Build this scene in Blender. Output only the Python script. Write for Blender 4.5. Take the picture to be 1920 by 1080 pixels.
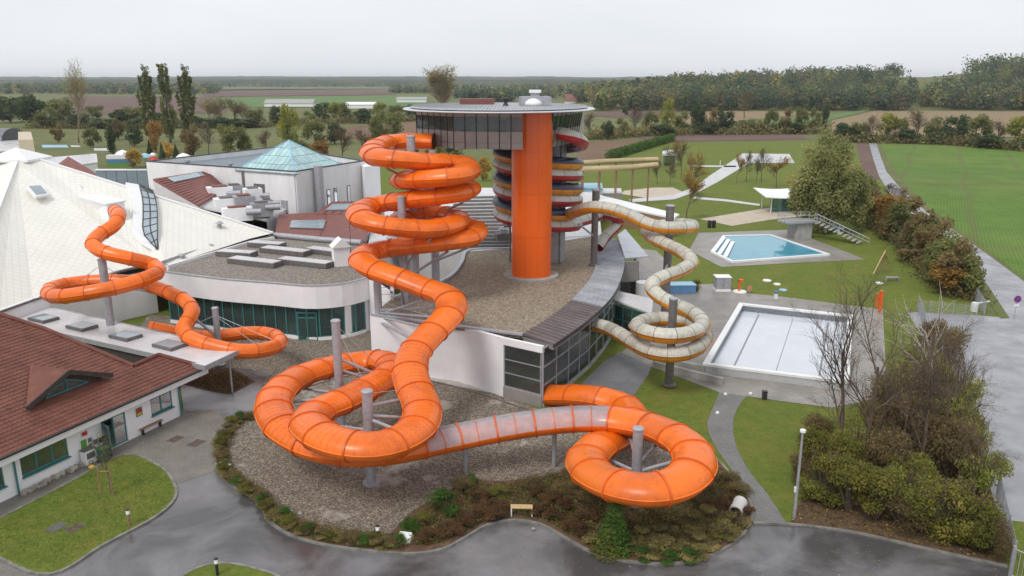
import bpy, bmesh, math, random
from math import sin, cos, pi, radians, atan, tan, hypot
from mathutils import Vector, Matrix, noise
for o in list(bpy.data.objects): bpy.data.objects.remove(o)
S = bpy.context.scene
C = S.collection
# ------------------------------------------------------------------ camera
FPX, YHOR, CAMH = 1480.0, 150.0, 24.0
TH = atan((540 - YHOR) / FPX)
cam = bpy.data.cameras.new('camera'); camo = bpy.data.objects.new('camera', cam); C.objects.link(camo)
cam.sensor_width = 36; cam.lens = FPX / 1920 * 36; cam.clip_start = .5; cam.clip_end = 30000
camo.location = (0, 0, CAMH); camo.rotation_euler = (pi / 2 - TH, 0, 0)
S.camera = camo
# ------------------------------------------------------------------ sky, sun, exposure
SUN_EL, SUN_AZ = radians(52), radians(215)          # soft sun behind an overcast sky
W = bpy.data.worlds.new('World'); S.world = W; W.use_nodes = True
nt = W.node_tree; nt.nodes.clear()
wo = nt.nodes.new('ShaderNodeOutputWorld'); bg = nt.nodes.new('ShaderNodeBackground')
sky = nt.nodes.new('ShaderNodeTexSky'); sky.sky_type = 'NISHITA'; sky.sun_disc = False
sky.sun_elevation = SUN_EL; sky.sun_rotation = SUN_AZ; sky.dust_density = 3
sc_ = nt.nodes.new('ShaderNodeMix'); sc_.data_type = 'RGBA'; sc_.blend_type = 'MIX'
tcw = nt.nodes.new('ShaderNodeTexCoord'); nzw = nt.nodes.new('ShaderNodeTexNoise'); nzw.inputs['Scale'].default_value = 2.2; nzw.inputs['Detail'].default_value = 5
mpw = nt.nodes.new('ShaderNodeMapping'); mpw.inputs['Scale'].default_value = (1, 1, 4)
crw = nt.nodes.new('ShaderNodeValToRGB')
crw.color_ramp.elements[0].position = .3; crw.color_ramp.elements[0].color = (7.45, 7.8, 8.3, 1)
crw.color_ramp.elements[1].position = .7; crw.color_ramp.elements[1].color = (8.5, 8.7, 9.0, 1)
nt.links.new(tcw.outputs['Generated'], mpw.inputs['Vector']); nt.links.new(mpw.outputs[0], nzw.inputs['Vector'])
nt.links.new(nzw.outputs['Fac'], crw.inputs[0])
sc_.inputs[0].default_value = .93                    # cloud cover over the clear sky
nt.links.new(sky.outputs[0], sc_.inputs[6]); nt.links.new(crw.outputs[0], sc_.inputs[7])
nt.links.new(sc_.outputs[2], bg.inputs[0]); bg.inputs[1].default_value = .1
nt.links.new(bg.outputs[0], wo.inputs[0])
sl = bpy.data.lights.new('sun', 'SUN'); sl.energy = 1.5; sl.angle = radians(18); sl.color = (1, .97, .92)
so = bpy.data.objects.new('sun', sl); C.objects.link(so)
sd = Vector((sin(SUN_AZ) * cos(SUN_EL), cos(SUN_AZ) * cos(SUN_EL), sin(SUN_EL)))
so.rotation_euler = sd.to_track_quat('Z', 'Y').to_euler(); so.location = (0, 0, 80)
S.view_settings.view_transform = 'Standard'; S.view_settings.look = 'None'
S.view_settings.exposure = 0.2; S.view_settings.gamma = 1
# ------------------------------------------------------------------ helpers
RND = random.Random(11)
def ray(px, py):
    dx = (px - 960) / FPX; dy = -(py - 540) / FPX
    return Vector((dx, cos(TH) + dy * sin(TH), -sin(TH) + dy * cos(TH)))
def P(px, py, z=0.0):
    d = ray(px, py); k = (z - CAMH) / d.z
    return Vector((d.x * k, d.y * k, z))
def PD(px, py, D):
    d = ray(px, py); k = D / d.y
    return Vector((d.x * k, D, CAMH + d.z * k))
WL = {}
def wl(o): return WL.get(o.name, Vector((0, 0, 0))) if o else Vector((0, 0, 0))
def tag(o, label=None, cat=None, group=None, kind=None):
    if label: o['label'] = label
    if cat: o['category'] = cat
    if group: o['group'] = group
    if kind: o['kind'] = kind
    return o
def thing(name, label, cat, loc=(0, 0, 0), group=None):
    o = bpy.data.objects.new(name, None); C.objects.link(o)
    o.empty_display_size = .3
    o.location = loc; WL[o.name] = Vector(loc); tag(o, label, cat, group)
    return o
class MB:
    def __init__(s): s.v = []; s.f = []; s.m = []; s.mi = 0
    def add(s, vs, fs):
        o = len(s.v); s.v += [tuple(v) for v in vs]
        for f in fs: s.f.append([i + o for i in f]); s.m.append(s.mi)
        return s
    def obox(s, c, ax, ay, az):           # centre and three half axes
        c = Vector(c); ax = Vector(ax); ay = Vector(ay); az = Vector(az)
        vs = [c + a * ax + b * ay + d * az for d in (-1, 1) for a, b in ((-1, -1), (1, -1), (1, 1), (-1, 1))]
        return s.add(vs, [(3, 2, 1, 0), (4, 5, 6, 7), (0, 1, 5, 4), (1, 2, 6, 5), (2, 3, 7, 6), (3, 0, 4, 7)])
    def box(s, c, size, rz=0):            # c = centre of the bottom
        x, y, z = size; r = Matrix.Rotation(rz, 3, 'Z')
        return s.obox(Vector(c) + Vector((0, 0, z / 2)), r @ Vector((x / 2, 0, 0)), r @ Vector((0, y / 2, 0)), (0, 0, z / 2))
    def bar(s, a, b, r, r2=None, n=8, cap=True):
        a = Vector(a); b = Vector(b); r2 = r if r2 is None else r2
        t = (b - a).normalized(); u = t.cross(Vector((0, 0, 1)))
        if u.length < 1e-3: u = Vector((1, 0, 0))
        u.normalize(); w = u.cross(t)
        vs = [a + r * (cos(2 * pi * i / n) * u + sin(2 * pi * i / n) * w) for i in range(n)] + \
             [b + r2 * (cos(2 * pi * i / n) * u + sin(2 * pi * i / n) * w) for i in range(n)]
        fs = [(i, (i + 1) % n, n + (i + 1) % n, n + i) for i in range(n)]
        if cap: fs += [tuple(range(n - 1, -1, -1)), tuple(range(n, 2 * n))]
        return s.add(vs, fs)
    def beam(s, a, b, w, h):              # rectangular bar, w sideways, h upward
        a = Vector(a); b = Vector(b); t = (b - a); L = t.length; t.normalize()
        u = t.cross(Vector((0, 0, 1)))
        if u.length < 1e-3: u = Vector((1, 0, 0))
        u.normalize(); k = u.cross(t)
        return s.obox((a + b) / 2, t * L / 2, u * w / 2, k * h / 2)
    def prism(s, poly, z0, z1):           # plan polygon
        n = len(poly); A = sum(poly[i][0] * poly[(i + 1) % n][1] - poly[(i + 1) % n][0] * poly[i][1] for i in range(n))
        if A < 0: poly = poly[::-1]
        g0 = z0 if callable(z0) else (lambda p: z0); g1 = z1 if callable(z1) else (lambda p: z1)
        vs = [(p[0], p[1], g0(p)) for p in poly] + [(p[0], p[1], g1(p)) for p in poly]
        fs = [tuple(range(n - 1, -1, -1)), tuple(range(n, 2 * n))] + [(i, (i + 1) % n, n + (i + 1) % n, n + i) for i in range(n)]
        return s.add(vs, fs)
    def poly(s, pts): return s.add(pts, [tuple(range(len(pts)))])
    def plate(s, pts, th):                # planar polygon with thickness th along its normal (downwards/backwards)
        pts = [Vector(p) for p in pts]; n = len(pts)
        nn = Vector((0, 0, 0))
        for i in range(n): nn += pts[i].cross(pts[(i + 1) % n])
        nn.normalize()
        return s.add(pts + [p - nn * th for p in pts], [tuple(range(n)), tuple(range(2 * n - 1, n - 1, -1))] + [(i, n + i, n + (i + 1) % n, (i + 1) % n) for i in range(n)])
    def lathe(s, c, prof, n=16):          # prof = (r, z) pairs from bottom to top
        c = Vector(c); k = len(prof)
        vs = [c + Vector((r * cos(2 * pi * i / n), r * sin(2 * pi * i / n), z)) for r, z in prof for i in range(n)]
        fs = [(j * n + i, j * n + (i + 1) % n, (j + 1) * n + (i + 1) % n, (j + 1) * n + i) for j in range(k - 1) for i in range(n)]
        fs += [tuple(range(n - 1, -1, -1)), tuple(range((k - 1) * n, k * n))]
        return s.add(vs, fs)
    def build(s, name, mats, parent=None, smooth=False, keep=False, angle=None):
        me = bpy.data.meshes.new(name)
        if parent: off = wl(parent)
        elif keep: off = Vector((0, 0, 0))
        else:
            xs = [v[0] for v in s.v]; ys = [v[1] for v in s.v]; zs = [v[2] for v in s.v]
            off = Vector(((min(xs) + max(xs)) / 2, (min(ys) + max(ys)) / 2, min(zs)))
        me.from_pydata([(v[0] - off.x, v[1] - off.y, v[2] - off.z) for v in s.v], [], s.f)
        if not isinstance(mats, (list, tuple)): mats = [mats]
        for m in mats: me.materials.append(m)
        if len(mats) > 1: me.polygons.foreach_set('material_index', s.m)
        if smooth:
            me.polygons.foreach_set('use_smooth', [True] * len(s.f))
            if angle: me.set_sharp_from_angle(angle=radians(angle))
        me.update()
        o = bpy.data.objects.new(name, me); C.objects.link(o)
        if parent: o.parent = parent; WL[o.name] = off
        else: o.location = off; WL[o.name] = off
        return o
def copy_tree(o, parent=None):
    c = o.copy(); C.objects.link(c); c.parent = parent
    if parent: c.matrix_parent_inverse = o.matrix_parent_inverse
    for ch in o.children: copy_tree(ch, c)
    return c
def place(proto, used, loc, rz=0, sc=1, label=None, group=None):
    o = proto if not used else copy_tree(proto)
    o.location = loc; o.rotation_euler = (0, 0, rz); o.scale = sc if isinstance(sc, (tuple, list)) else (sc,) * 3
    if label: o['label'] = label
    if group: o['group'] = group
    return o
def struct(name, mb, mat):
    return tag(mb.build(name, mat, keep=True), kind='structure')
def sheet(name, pxs, mat, z, zfun=None):
    mb = MB(); pts = [P(x, y, 0) for x, y in pxs]
    A = sum(pts[i].x * pts[(i + 1) % len(pts)].y - pts[(i + 1) % len(pts)].x * pts[i].y for i in range(len(pts)))
    if A < 0: pts = pts[::-1]
    mb.poly([(p.x, p.y, z) for p in pts])
    return struct(name, mb, mat)
def smoothpoly(pts, closed=True, n=6):
    out = []; N = len(pts)
    rng = range(N if closed else N - 1)
    for i in rng:
        p0 = pts[(i - 1) % N] if closed or i > 0 else pts[0]; p1 = pts[i]; p2 = pts[(i + 1) % N]; p3 = pts[(i + 2) % N] if closed or i + 2 < N else pts[-1]
        for k in range(n):
            t = k / n
            out.append(tuple(.5 * (2 * b + (c - a) * t + (2 * a - 5 * b + 4 * c - d) * t * t + (3 * b - a - 3 * c + d) * t ** 3) for a, b, c, d in zip(p0, p1, p2, p3)))
    if not closed: out.append(tuple(pts[-1]))
    return out
# ------------------------------------------------------------------ materials
def lin(h):
    h = h.lstrip('#'); r = [int(h[i:i + 2], 16) / 255 for i in (0, 2, 4)]
    return tuple(c / 12.92 if c <= .04045 else ((c + .055) / 1.055) ** 2.4 for c in r) + (1,)
def mat(name, col, rough=.6, metal=0, var=0, vscale=1.0, col2=None, bump=0, bscale=20, spec=.5, coat=0, alpha=1, detail=4, rvar=0, rnd=0, stretch=None, trans=0, streak=0):
    m = bpy.data.materials.new(name); m.use_nodes = True; nt = m.node_tree; b = nt.nodes['Principled BSDF']; L = nt.links
    col = lin(col) if isinstance(col, str) else tuple(col) + (1,) if len(col) == 3 else col
    b.inputs['Base Color'].default_value = col; b.inputs['Roughness'].default_value = rough; b.inputs['Metallic'].default_value = metal
    b.inputs['Specular IOR Level'].default_value = spec; b.inputs['Coat Weight'].default_value = coat; b.inputs['Alpha'].default_value = alpha
    b.inputs['Transmission Weight'].default_value = trans
    tc = nt.nodes.new('ShaderNodeTexCoord'); src = tc.outputs['Object']
    if stretch:
        mp = nt.nodes.new('ShaderNodeMapping'); mp.inputs['Scale'].default_value = stretch; L.new(src, mp.inputs[0]); src = mp.outputs[0]
    if var or col2:
        nz = nt.nodes.new('ShaderNodeTexNoise'); nz.inputs['Scale'].default_value = vscale; nz.inputs['Detail'].default_value = detail; nz.inputs['Roughness'].default_value = .65
        L.new(src, nz.inputs['Vector'])
        cr = nt.nodes.new('ShaderNodeValToRGB'); cr.color_ramp.elements[0].position = .32; cr.color_ramp.elements[1].position = .68
        c2 = (lin(col2) if isinstance(col2, str) else tuple(col2) + (1,)) if col2 else tuple(c * (1 + var) for c in col[:3]) + (1,)
        c1 = col if col2 else tuple(c * (1 - var) for c in col[:3]) + (1,)
        cr.color_ramp.elements[0].color = c1; cr.color_ramp.elements[1].color = c2
        L.new(nz.outputs['Fac'], cr.inputs[0]); out = cr.outputs[0]
        if rnd:
            oi = nt.nodes.new('ShaderNodeObjectInfo'); hs = nt.nodes.new('ShaderNodeHueSaturation')
            mr = nt.nodes.new('ShaderNodeMapRange'); mr.inputs[3].default_value = 1 - rnd; mr.inputs[4].default_value = 1 + rnd
            L.new(oi.outputs['Random'], mr.inputs[0]); L.new(mr.outputs[0], hs.inputs['Value']); L.new(out, hs.inputs['Color']); out = hs.outputs[0]
        L.new(out, b.inputs['Base Color'])
        if rvar:
            mr = nt.nodes.new('ShaderNodeMapRange'); mr.inputs[1].default_value = .35; mr.inputs[2].default_value = .65
            mr.inputs[3].default_value = rough - rvar; mr.inputs[4].default_value = rough + rvar
            L.new(nz.outputs['Fac'], mr.inputs[0]); L.new(mr.outputs[0], b.inputs['Roughness'])
    if bump:
        n2 = nt.nodes.new('ShaderNodeTexNoise'); n2.inputs['Scale'].default_value = bscale; n2.inputs['Detail'].default_value = 5; L.new(src, n2.inputs['Vector'])
        bp = nt.nodes.new('ShaderNodeBump'); bp.inputs['Strength'].default_value = bump; bp.inputs['Distance'].default_value = .05
        L.new(n2.outputs['Fac'], bp.inputs['Height']); L.new(bp.outputs[0], b.inputs['Normal'])
    return m
def nodes_of(m): return m.node_tree, m.node_tree.nodes['Principled BSDF']
def ramp(nt, src, stops):
    cr = nt.nodes.new('ShaderNodeValToRGB'); e = cr.color_ramp.elements
    while len(e) < len(stops): e.new(.5)
    for i, (p, c) in enumerate(stops): e[i].position = p; e[i].color = (lin(c) if isinstance(c, str) else tuple(c) + (1,) if len(c) == 3 else c)
    nt.links.new(src, cr.inputs[0]); return cr.outputs[0]
def tex(nt, typ, scale, vec=None, **kw):
    n = nt.nodes.new('ShaderNodeTex' + typ); n.inputs['Scale'].default_value = scale
    for k, v in kw.items():
        if k in n.inputs: n.inputs[k].default_value = v
        else: setattr(n, k, v)
    if vec is None: vec = nt.nodes.new('ShaderNodeTexCoord').outputs['Object']
    nt.links.new(vec, n.inputs['Vector']); return n
def mixc(nt, fac, a, b, mode='MIX'):
    n = nt.nodes.new('ShaderNodeMix'); n.data_type = 'RGBA'; n.blend_type = mode
    if hasattr(fac, 'links'): nt.links.new(fac, n.inputs[0])
    else: n.inputs[0].default_value = fac
    for i, c in ((6, a), (7, b)):
        if hasattr(c, 'links'): nt.links.new(c, n.inputs[i])
        else: n.inputs[i].default_value = lin(c) if isinstance(c, str) else tuple(c)[:3] + (1,)
    return n.outputs[2]
def bumpn(nt, b, h, strength, dist=.05):
    bp = nt.nodes.new('ShaderNodeBump'); bp.inputs['Strength'].default_value = strength; bp.inputs['Distance'].default_value = dist
    nt.links.new(h, bp.inputs['Height']); nt.links.new(bp.outputs[0], b.inputs['Normal'])
M = {}
def grass_mat(name, stops, patch, s1=.35, s2=6):
    m = mat(name, stops[0][1], .9, spec=.2); nt, b = nodes_of(m)
    n1 = tex(nt, 'Noise', s1, Detail=6, Roughness=.7); n2 = tex(nt, 'Noise', s2, Detail=6, Roughness=.75)
    c = ramp(nt, n2.outputs['Fac'], stops)
    f = ramp(nt, n1.outputs['Fac'], [(.45, (0, 0, 0)), (.64, (.65, .65, .65))])
    n0 = tex(nt, 'Noise', s1 * .22, Detail=6, Roughness=.6); n4 = tex(nt, 'Noise', s1 * 5, Detail=4)
    c = mixc(nt, f, c, patch); c = mixc(nt, ramp(nt, n0.outputs['Fac'], [(.4, (0, 0, 0)), (.65, (.5, .5, .5))]), c, tuple(x * .62 for x in stops[-1][1])); c = mixc(nt, .5, c, ramp(nt, n4.outputs['Fac'], [(.3, (.72, .72, .70)), (.7, (1.2, 1.2, 1.15))]), 'MULTIPLY')
    nt.links.new(c, b.inputs['Base Color']); bumpn(nt, b, n2.outputs['Fac'], .6, .12)
    return m
M['lawn'] = grass_mat('lawn', [(.3, (.066, .105, .012)), (.5, (.12, .168, .024)), (.72, (.19, .225, .045))], (.215, .18, .04), .3, 5)
M['meadow'] = grass_mat('meadow', [(.3, (.10, .125, .04)), (.7, (.17, .18, .07))], (.2, .17, .085), .02, .5)
M['crop'] = grass_mat('crop', [(.3, (.085, .16, .025)), (.7, (.13, .22, .04))], (.18, .2, .06), .025, .7)
nt, b = nodes_of(M['crop']); mp = nt.nodes.new('ShaderNodeMapping'); mp.inputs['Rotation'].default_value = (0, 0, radians(28)); nt.links.new(nt.nodes.new('ShaderNodeTexCoord').outputs['Object'], mp.inputs[0])
wv = tex(nt, 'Wave', .022, mp.outputs[0], Distortion=1.2, Detail=2); w2 = tex(nt, 'Wave', .6, mp.outputs[0], Distortion=1.5, Detail=3); old = b.inputs['Base Color'].links[0].from_socket
c = mixc(nt, ramp(nt, wv.outputs['Fac'], [(.96, (0, 0, 0)), (.995, (.4, .4, .4))]), old, (.13, .12, .05)); c = mixc(nt, .1, c, w2.outputs['Color'], 'SOFT_LIGHT'); nt.links.new(c, b.inputs['Base Color'])
M['green_far'] = grass_mat('green_far', [(.3, (.09, .17, .05)), (.7, (.13, .22, .07))], (.16, .2, .08), .01, .1)
def field_mat(name, a, b_, angle=0, rows=1.0):
    m = mat(name, a, .95, spec=.1); nt, b = nodes_of(m)
    mp = nt.nodes.new('ShaderNodeMapping'); mp.inputs['Rotation'].default_value = (0, 0, angle)
    nt.links.new(nt.nodes.new('ShaderNodeTexCoord').outputs['Object'], mp.inputs[0])
    wv = tex(nt, 'Wave', rows, mp.outputs[0], Distortion=1.5, Detail=3); nz = tex(nt, 'Noise', .03, Detail=6)
    n2 = tex(nt, 'Noise', .6, Detail=5)
    c = mixc(nt, wv.outputs['Fac'], a, tuple(x * .72 for x in a)); f = ramp(nt, nz.outputs['Fac'], [(.35, (0, 0, 0)), (.65, (1, 1, 1))])
    c = mixc(nt, f, c, b_); c = mixc(nt, n2.outputs['Fac'], c, tuple(x * .7 for x in b_))
    nt.links.new(c, b.inputs['Base Color']); return m
M['plough'] = field_mat('plough', (.20, .125, .085), (.235, .155, .105), .5, .25)
M['plough_dark'] = field_mat('plough_dark', (.15, .10, .085), (.2, .135, .115), .1, .15)
M['stubble'] = field_mat('stubble', (.36, .28, .17), (.30, .22, .13), 1.2, .12)
# wet asphalt
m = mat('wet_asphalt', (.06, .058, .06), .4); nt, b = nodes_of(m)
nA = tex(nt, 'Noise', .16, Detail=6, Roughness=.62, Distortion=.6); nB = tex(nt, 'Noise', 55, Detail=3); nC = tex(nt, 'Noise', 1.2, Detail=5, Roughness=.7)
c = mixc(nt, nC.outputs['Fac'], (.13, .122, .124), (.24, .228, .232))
f = ramp(nt, nA.outputs['Fac'], [(.40, (0, 0, 0)), (.56, (1, 1, 1))]); c = mixc(nt, f, c, (.055, .05, .05)); nD = tex(nt, 'Noise', .11, Detail=5, Roughness=.6, Distortion=1.0); c = mixc(nt, ramp(nt, nD.outputs['Fac'], [(.50, (0, 0, 0)), (.66, (.5, .5, .5))]), c, (.34, .33, .35))  # pale patches: bright sky reflection of puddles painted into the base colour
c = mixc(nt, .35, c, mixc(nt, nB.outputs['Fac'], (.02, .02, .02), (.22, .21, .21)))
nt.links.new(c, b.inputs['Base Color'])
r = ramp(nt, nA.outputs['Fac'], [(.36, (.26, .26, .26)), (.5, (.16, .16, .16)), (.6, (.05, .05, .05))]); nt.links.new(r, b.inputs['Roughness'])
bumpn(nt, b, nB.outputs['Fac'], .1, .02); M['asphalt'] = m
m = mat('pale_asphalt', (.2, .2, .21), .35, col2=(.13, .13, .14), vscale=.25, rvar=.15, detail=8, bump=.05, bscale=60); M['asphalt_pale'] = m
M['asphalt_road'] = mat('road_asphalt', (.33, .33, .35), .4, col2=(.24, .24, .26), vscale=.3, rvar=.15)
# gravel
def gravel_mat(name, a, b_, c_, sc=9, stain=None):
    m = mat(name, a, .9, spec=.25); nt, b = nodes_of(m)
    vo = tex(nt, 'Voronoi', sc); nz = tex(nt, 'Noise', .22, Detail=7, Roughness=.65); n3 = tex(nt, 'Noise', 2.2, Detail=5)
    sp = nt.nodes.new('ShaderNodeSeparateColor'); nt.links.new(vo.outputs['Color'], sp.inputs[0])
    c = ramp(nt, sp.outputs[0], [(.0, a), (.5, b_), (1, c_)])
    d = ramp(nt, vo.outputs['Distance'], [(.15, (1, 1, 1)), (.75, (.3, .28, .26))]); c = mixc(nt, .8, c, d, 'MULTIPLY')
    c = mixc(nt, .45, c, ramp(nt, n3.outputs['Fac'], [(.3, (.5, .5, .5)), (.7, (1.2, 1.2, 1.2))]), 'MULTIPLY')
    if stain:
        f = ramp(nt, nz.outputs['Fac'], [(.57, (0, 0, 0)), (.62, (.8, .8, .8))]); c = mixc(nt, f, c, stain)
    nt.links.new(c, b.inputs['Base Color']); bumpn(nt, b, vo.outputs['Distance'], .8, .06); return m
M['gravel'] = gravel_mat('bed_gravel', (.17, .145, .115), (.32, .275, .22), (.60, .53, .43), 13, (.44, .41, .36))
M['roof_gravel'] = gravel_mat('roof_gravel', (.30, .245, .18), (.47, .39, .295), (.66, .57, .44), 11)
M['roof_gravel_grey'] = gravel_mat('roof_gravel_grey', (.26, .23, .195), (.41, .37, .32), (.58, .53, .47), 11)
def paver_mat(name, a, b_, sc=2.2, mortar=.035, rot=.4, wet=.0):
    m = mat(name, a, .6 - wet); nt, b = nodes_of(m)
    mp = nt.nodes.new('ShaderNodeMapping'); mp.inputs['Rotation'].default_value = (0, 0, rot)
    nt.links.new(nt.nodes.new('ShaderNodeTexCoord').outputs['Object'], mp.inputs[0])
    br = tex(nt, 'Brick', sc, mp.outputs[0]); br.inputs['Mortar Size'].default_value = mortar; br.inputs['Color1'].default_value = tuple(a) + (1,); br.inputs['Color2'].default_value = tuple(b_) + (1,)
    br.inputs['Mortar'].default_value = tuple(x * .45 for x in a) + (1,)
    nz = tex(nt, 'Noise', .5, Detail=7, Roughness=.7)
    c = mixc(nt, .8, br.outputs['Color'], ramp(nt, nz.outputs['Fac'], [(.3, (.6, .59, .57)), (.65, (1.1, 1.1, 1.1))]), 'MULTIPLY')
    nt.links.new(c, b.inputs['Base Color']); bumpn(nt, b, br.outputs['Fac'], -.3, .02); return m
M['paver'] = paver_mat('entrance_pavers', (.27, .245, .21), (.22, .2, .175), 2.6, .04, .38)
M['path'] = paver_mat('path_pavers', (.26, .25, .235), (.20, .195, .185), 2.2, .06, .9, .15)
M['deck'] = paver_mat('deck_pavers', (.34, .31, .28), (.30, .275, .25), 1.0, .02, .1, .2)
M['sand_pave'] = mat('sandy_paving', (.5, .42, .33), .7, var=.12, vscale=.6)
M['pale_pave'] = mat('pale_paving', (.55, .54, .54), .5, var=.12, vscale=.4)
M['soil'] = mat('leafy_soil', (.075, .045, .03), .95, col2=(.16, .085, .045), vscale=3, bump=.7, bscale=12, detail=8)
M['soil_green'] = mat('weedy_soil', (.075, .055, .03), .95, col2=(.15, .085, .045), vscale=2, bump=.7, bscale=12, detail=8)
M['kerb'] = mat('kerb_concrete', (.20, .19, .17), .8, var=.35, vscale=2, bump=.2)
# slides
def slide_mat(name, col, dark, rough=.28, grime=.5, thr=.52):
    m = mat(name, col, rough, coat=.08); nt, b = nodes_of(m); b.inputs['Coat Roughness'].default_value = .2
    nz = tex(nt, 'Noise', .55, Detail=7, Roughness=.7); n2 = tex(nt, 'Noise', 7, Detail=5, Roughness=.7)
    f = ramp(nt, nz.outputs['Fac'], [(.5, (0, 0, 0)), (.78, (grime, grime, grime))]); c = mixc(nt, f, col, dark)
    mp = nt.nodes.new('ShaderNodeMapping'); mp.inputs['Scale'].default_value = (3.2, 3.2, .35); nt.links.new(nt.nodes.new('ShaderNodeTexCoord').outputs['Object'], mp.inputs[0])
    n3 = tex(nt, 'Noise', 1.6, mp.outputs[0], Detail=6, Roughness=.7); c = mixc(nt, ramp(nt, n3.outputs['Fac'], [(thr, (0, 0, 0)), (thr + .23, (grime * .6,) * 3)]), c, dark)
    f2 = ramp(nt, n2.outputs['Fac'], [(.6, (0, 0, 0)), (.8, (grime * .35,) * 3)]); c = mixc(nt, f2, c, dark)
    oi = nt.nodes.new('ShaderNodeObjectInfo'); hs = nt.nodes.new('ShaderNodeHueSaturation'); mr = nt.nodes.new('ShaderNodeMapRange'); mr.inputs[3].default_value = .86; mr.inputs[4].default_value = 1.08
    nt.links.new(oi.outputs['Random'], mr.inputs[0]); nt.links.new(mr.outputs[0], hs.inputs['Value']); nt.links.new(c, hs.inputs['Color']); c = hs.outputs[0]
    nt.links.new(c, b.inputs['Base Color'])
    nt.links.new(ramp(nt, nz.outputs['Fac'], [(.3, (rough,) * 3), (.75, (rough + .18,) * 3)]), b.inputs['Roughness']); return m
M['orange'] = slide_mat('orange_fibreglass', (.86, .165, .006), (.40, .062, .008), .27, .8)
M['orange_old'] = slide_mat('weathered_orange_fibreglass', (.86, .175, .007), (.16, .10, .03), .36, .9, .55)
M['orange_flange'] = slide_mat('orange_flange', (.66, .115, .01), (.40, .06, .008), .4, .6)
M['orange_line'] = mat('orange_rib', (.70, .12, .006), .45)
M['orange_paint'] = mat('orange_cladding', (.80, .12, .006), .3, var=.06, vscale=.5, coat=.1, stretch=(1, 1, .2))
M['yellow'] = slide_mat('amber_fibreglass', (.70, .27, .012), (.42, .16, .014), .3, .5)
M['white_shell'] = slide_mat('weathered_white_shell', (.54, .52, .455), (.25, .22, .155), .45, 1.0, .46)
M['red'] = slide_mat('red_fibreglass', (.40, .018, .022), (.22, .014, .016), .28, .4)
M['grey_shell'] = slide_mat('grey_white_shell', (.50, .48, .43), (.36, .35, .30), .4, .5)
M['navy'] = mat('navy_liner', (.02, .025, .06), .3, var=.3, vscale=3)
M['joint'] = mat('dark_joint', (.10, .09, .075), .6)
M['beige'] = slide_mat('beige_fibreglass', (.46, .35, .19), (.33, .25, .13), .5, .6)
m = mat('clear_cover', (.50, .52, .56), .15, alpha=.5, var=.12, vscale=2); M['clear'] = m
# metals, glass, walls
M['galv'] = mat('galvanised_steel', (.40, .40, .43), .5, .35, var=.14, vscale=3)
M['galv_d'] = mat('weathered_steel', (.17, .155, .15), .6, .3, var=.25, vscale=3)
M['steel'] = mat('stainless_steel', (.62, .64, .67), .3, .55, var=.06, vscale=1)
M['zinc'] = mat('standing_seam_zinc', (.46, .48, .52), .36, .25, var=.15, vscale=.7, rnd=.1)
M['zinc_br'] = mat('brown_standing_seam', (.20, .17, .17), .4, .2, var=.15, vscale=.7, rnd=.1)
M['dark_metal'] = mat('dark_metal', (.05, .05, .055), .5, .3)
M['grey_panel'] = mat('grey_cladding_panel', (.30, .28, .265), .45, .1, var=.06, vscale=1.5, rnd=.06)
M['white'] = mat('white_render', (.83, .82, .835), .85, var=.05, vscale=.6, detail=8)
M['white_dirty'] = mat('stained_white_render', (.82, .81, .82), .85, col2=(.66, .64, .63), vscale=.35, detail=9, stretch=(1, 1, .25))
M['white_trim'] = mat('white_trim', (.8, .8, .8), .5, var=.04, vscale=2)
M['cream'] = None
M['teal'] = mat('teal_frame', (.05, .19, .19), .45, var=.1)
M['timber'] = mat('weathered_timber', (.28, .17, .09), .7, var=.25, vscale=4)
M['pine'] = mat('pale_pine', (.56, .40, .2), .6, var=.12, vscale=5)
M['dark_wood'] = mat('dark_timber', (.055, .042, .036), .75, var=.3, vscale=4)
M['concrete'] = mat('concrete', (.36, .35, .33), .85, var=.18, vscale=1.2, bump=.15)
M['beige_wall'] = mat('beige_render', (.56, .47, .36), .85, var=.06)
M['flat_roof'] = mat('grey_roof_membrane', (.66, .65, .67), .3, col2=(.50, .48, .48), vscale=.3, detail=7, rvar=.12)
M['blue_roof'] = mat('blue_grey_roof', (.16, .20, .23), .5, var=.12, vscale=.3)
M['black'] = mat('black_plastic', (.02, .02, .022), .5)
M['blue_p'] = mat('blue_plastic', (.10, .22, .40), .5, var=.1)
M['lightblue'] = mat('light_blue_paint', (.30, .50, .62), .5, var=.08)
M['green_p'] = mat('dark_green_plastic', (.02, .10, .05), .5)
M['tyre'] = M['black']
M['redpaint'] = mat('red_paint', (.5, .03, .025), .45)
M['stone'] = mat('rubble_stone', (.34, .30, .25), .9, var=.4, vscale=3, bump=.5, bscale=6, rnd=.3)
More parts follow.
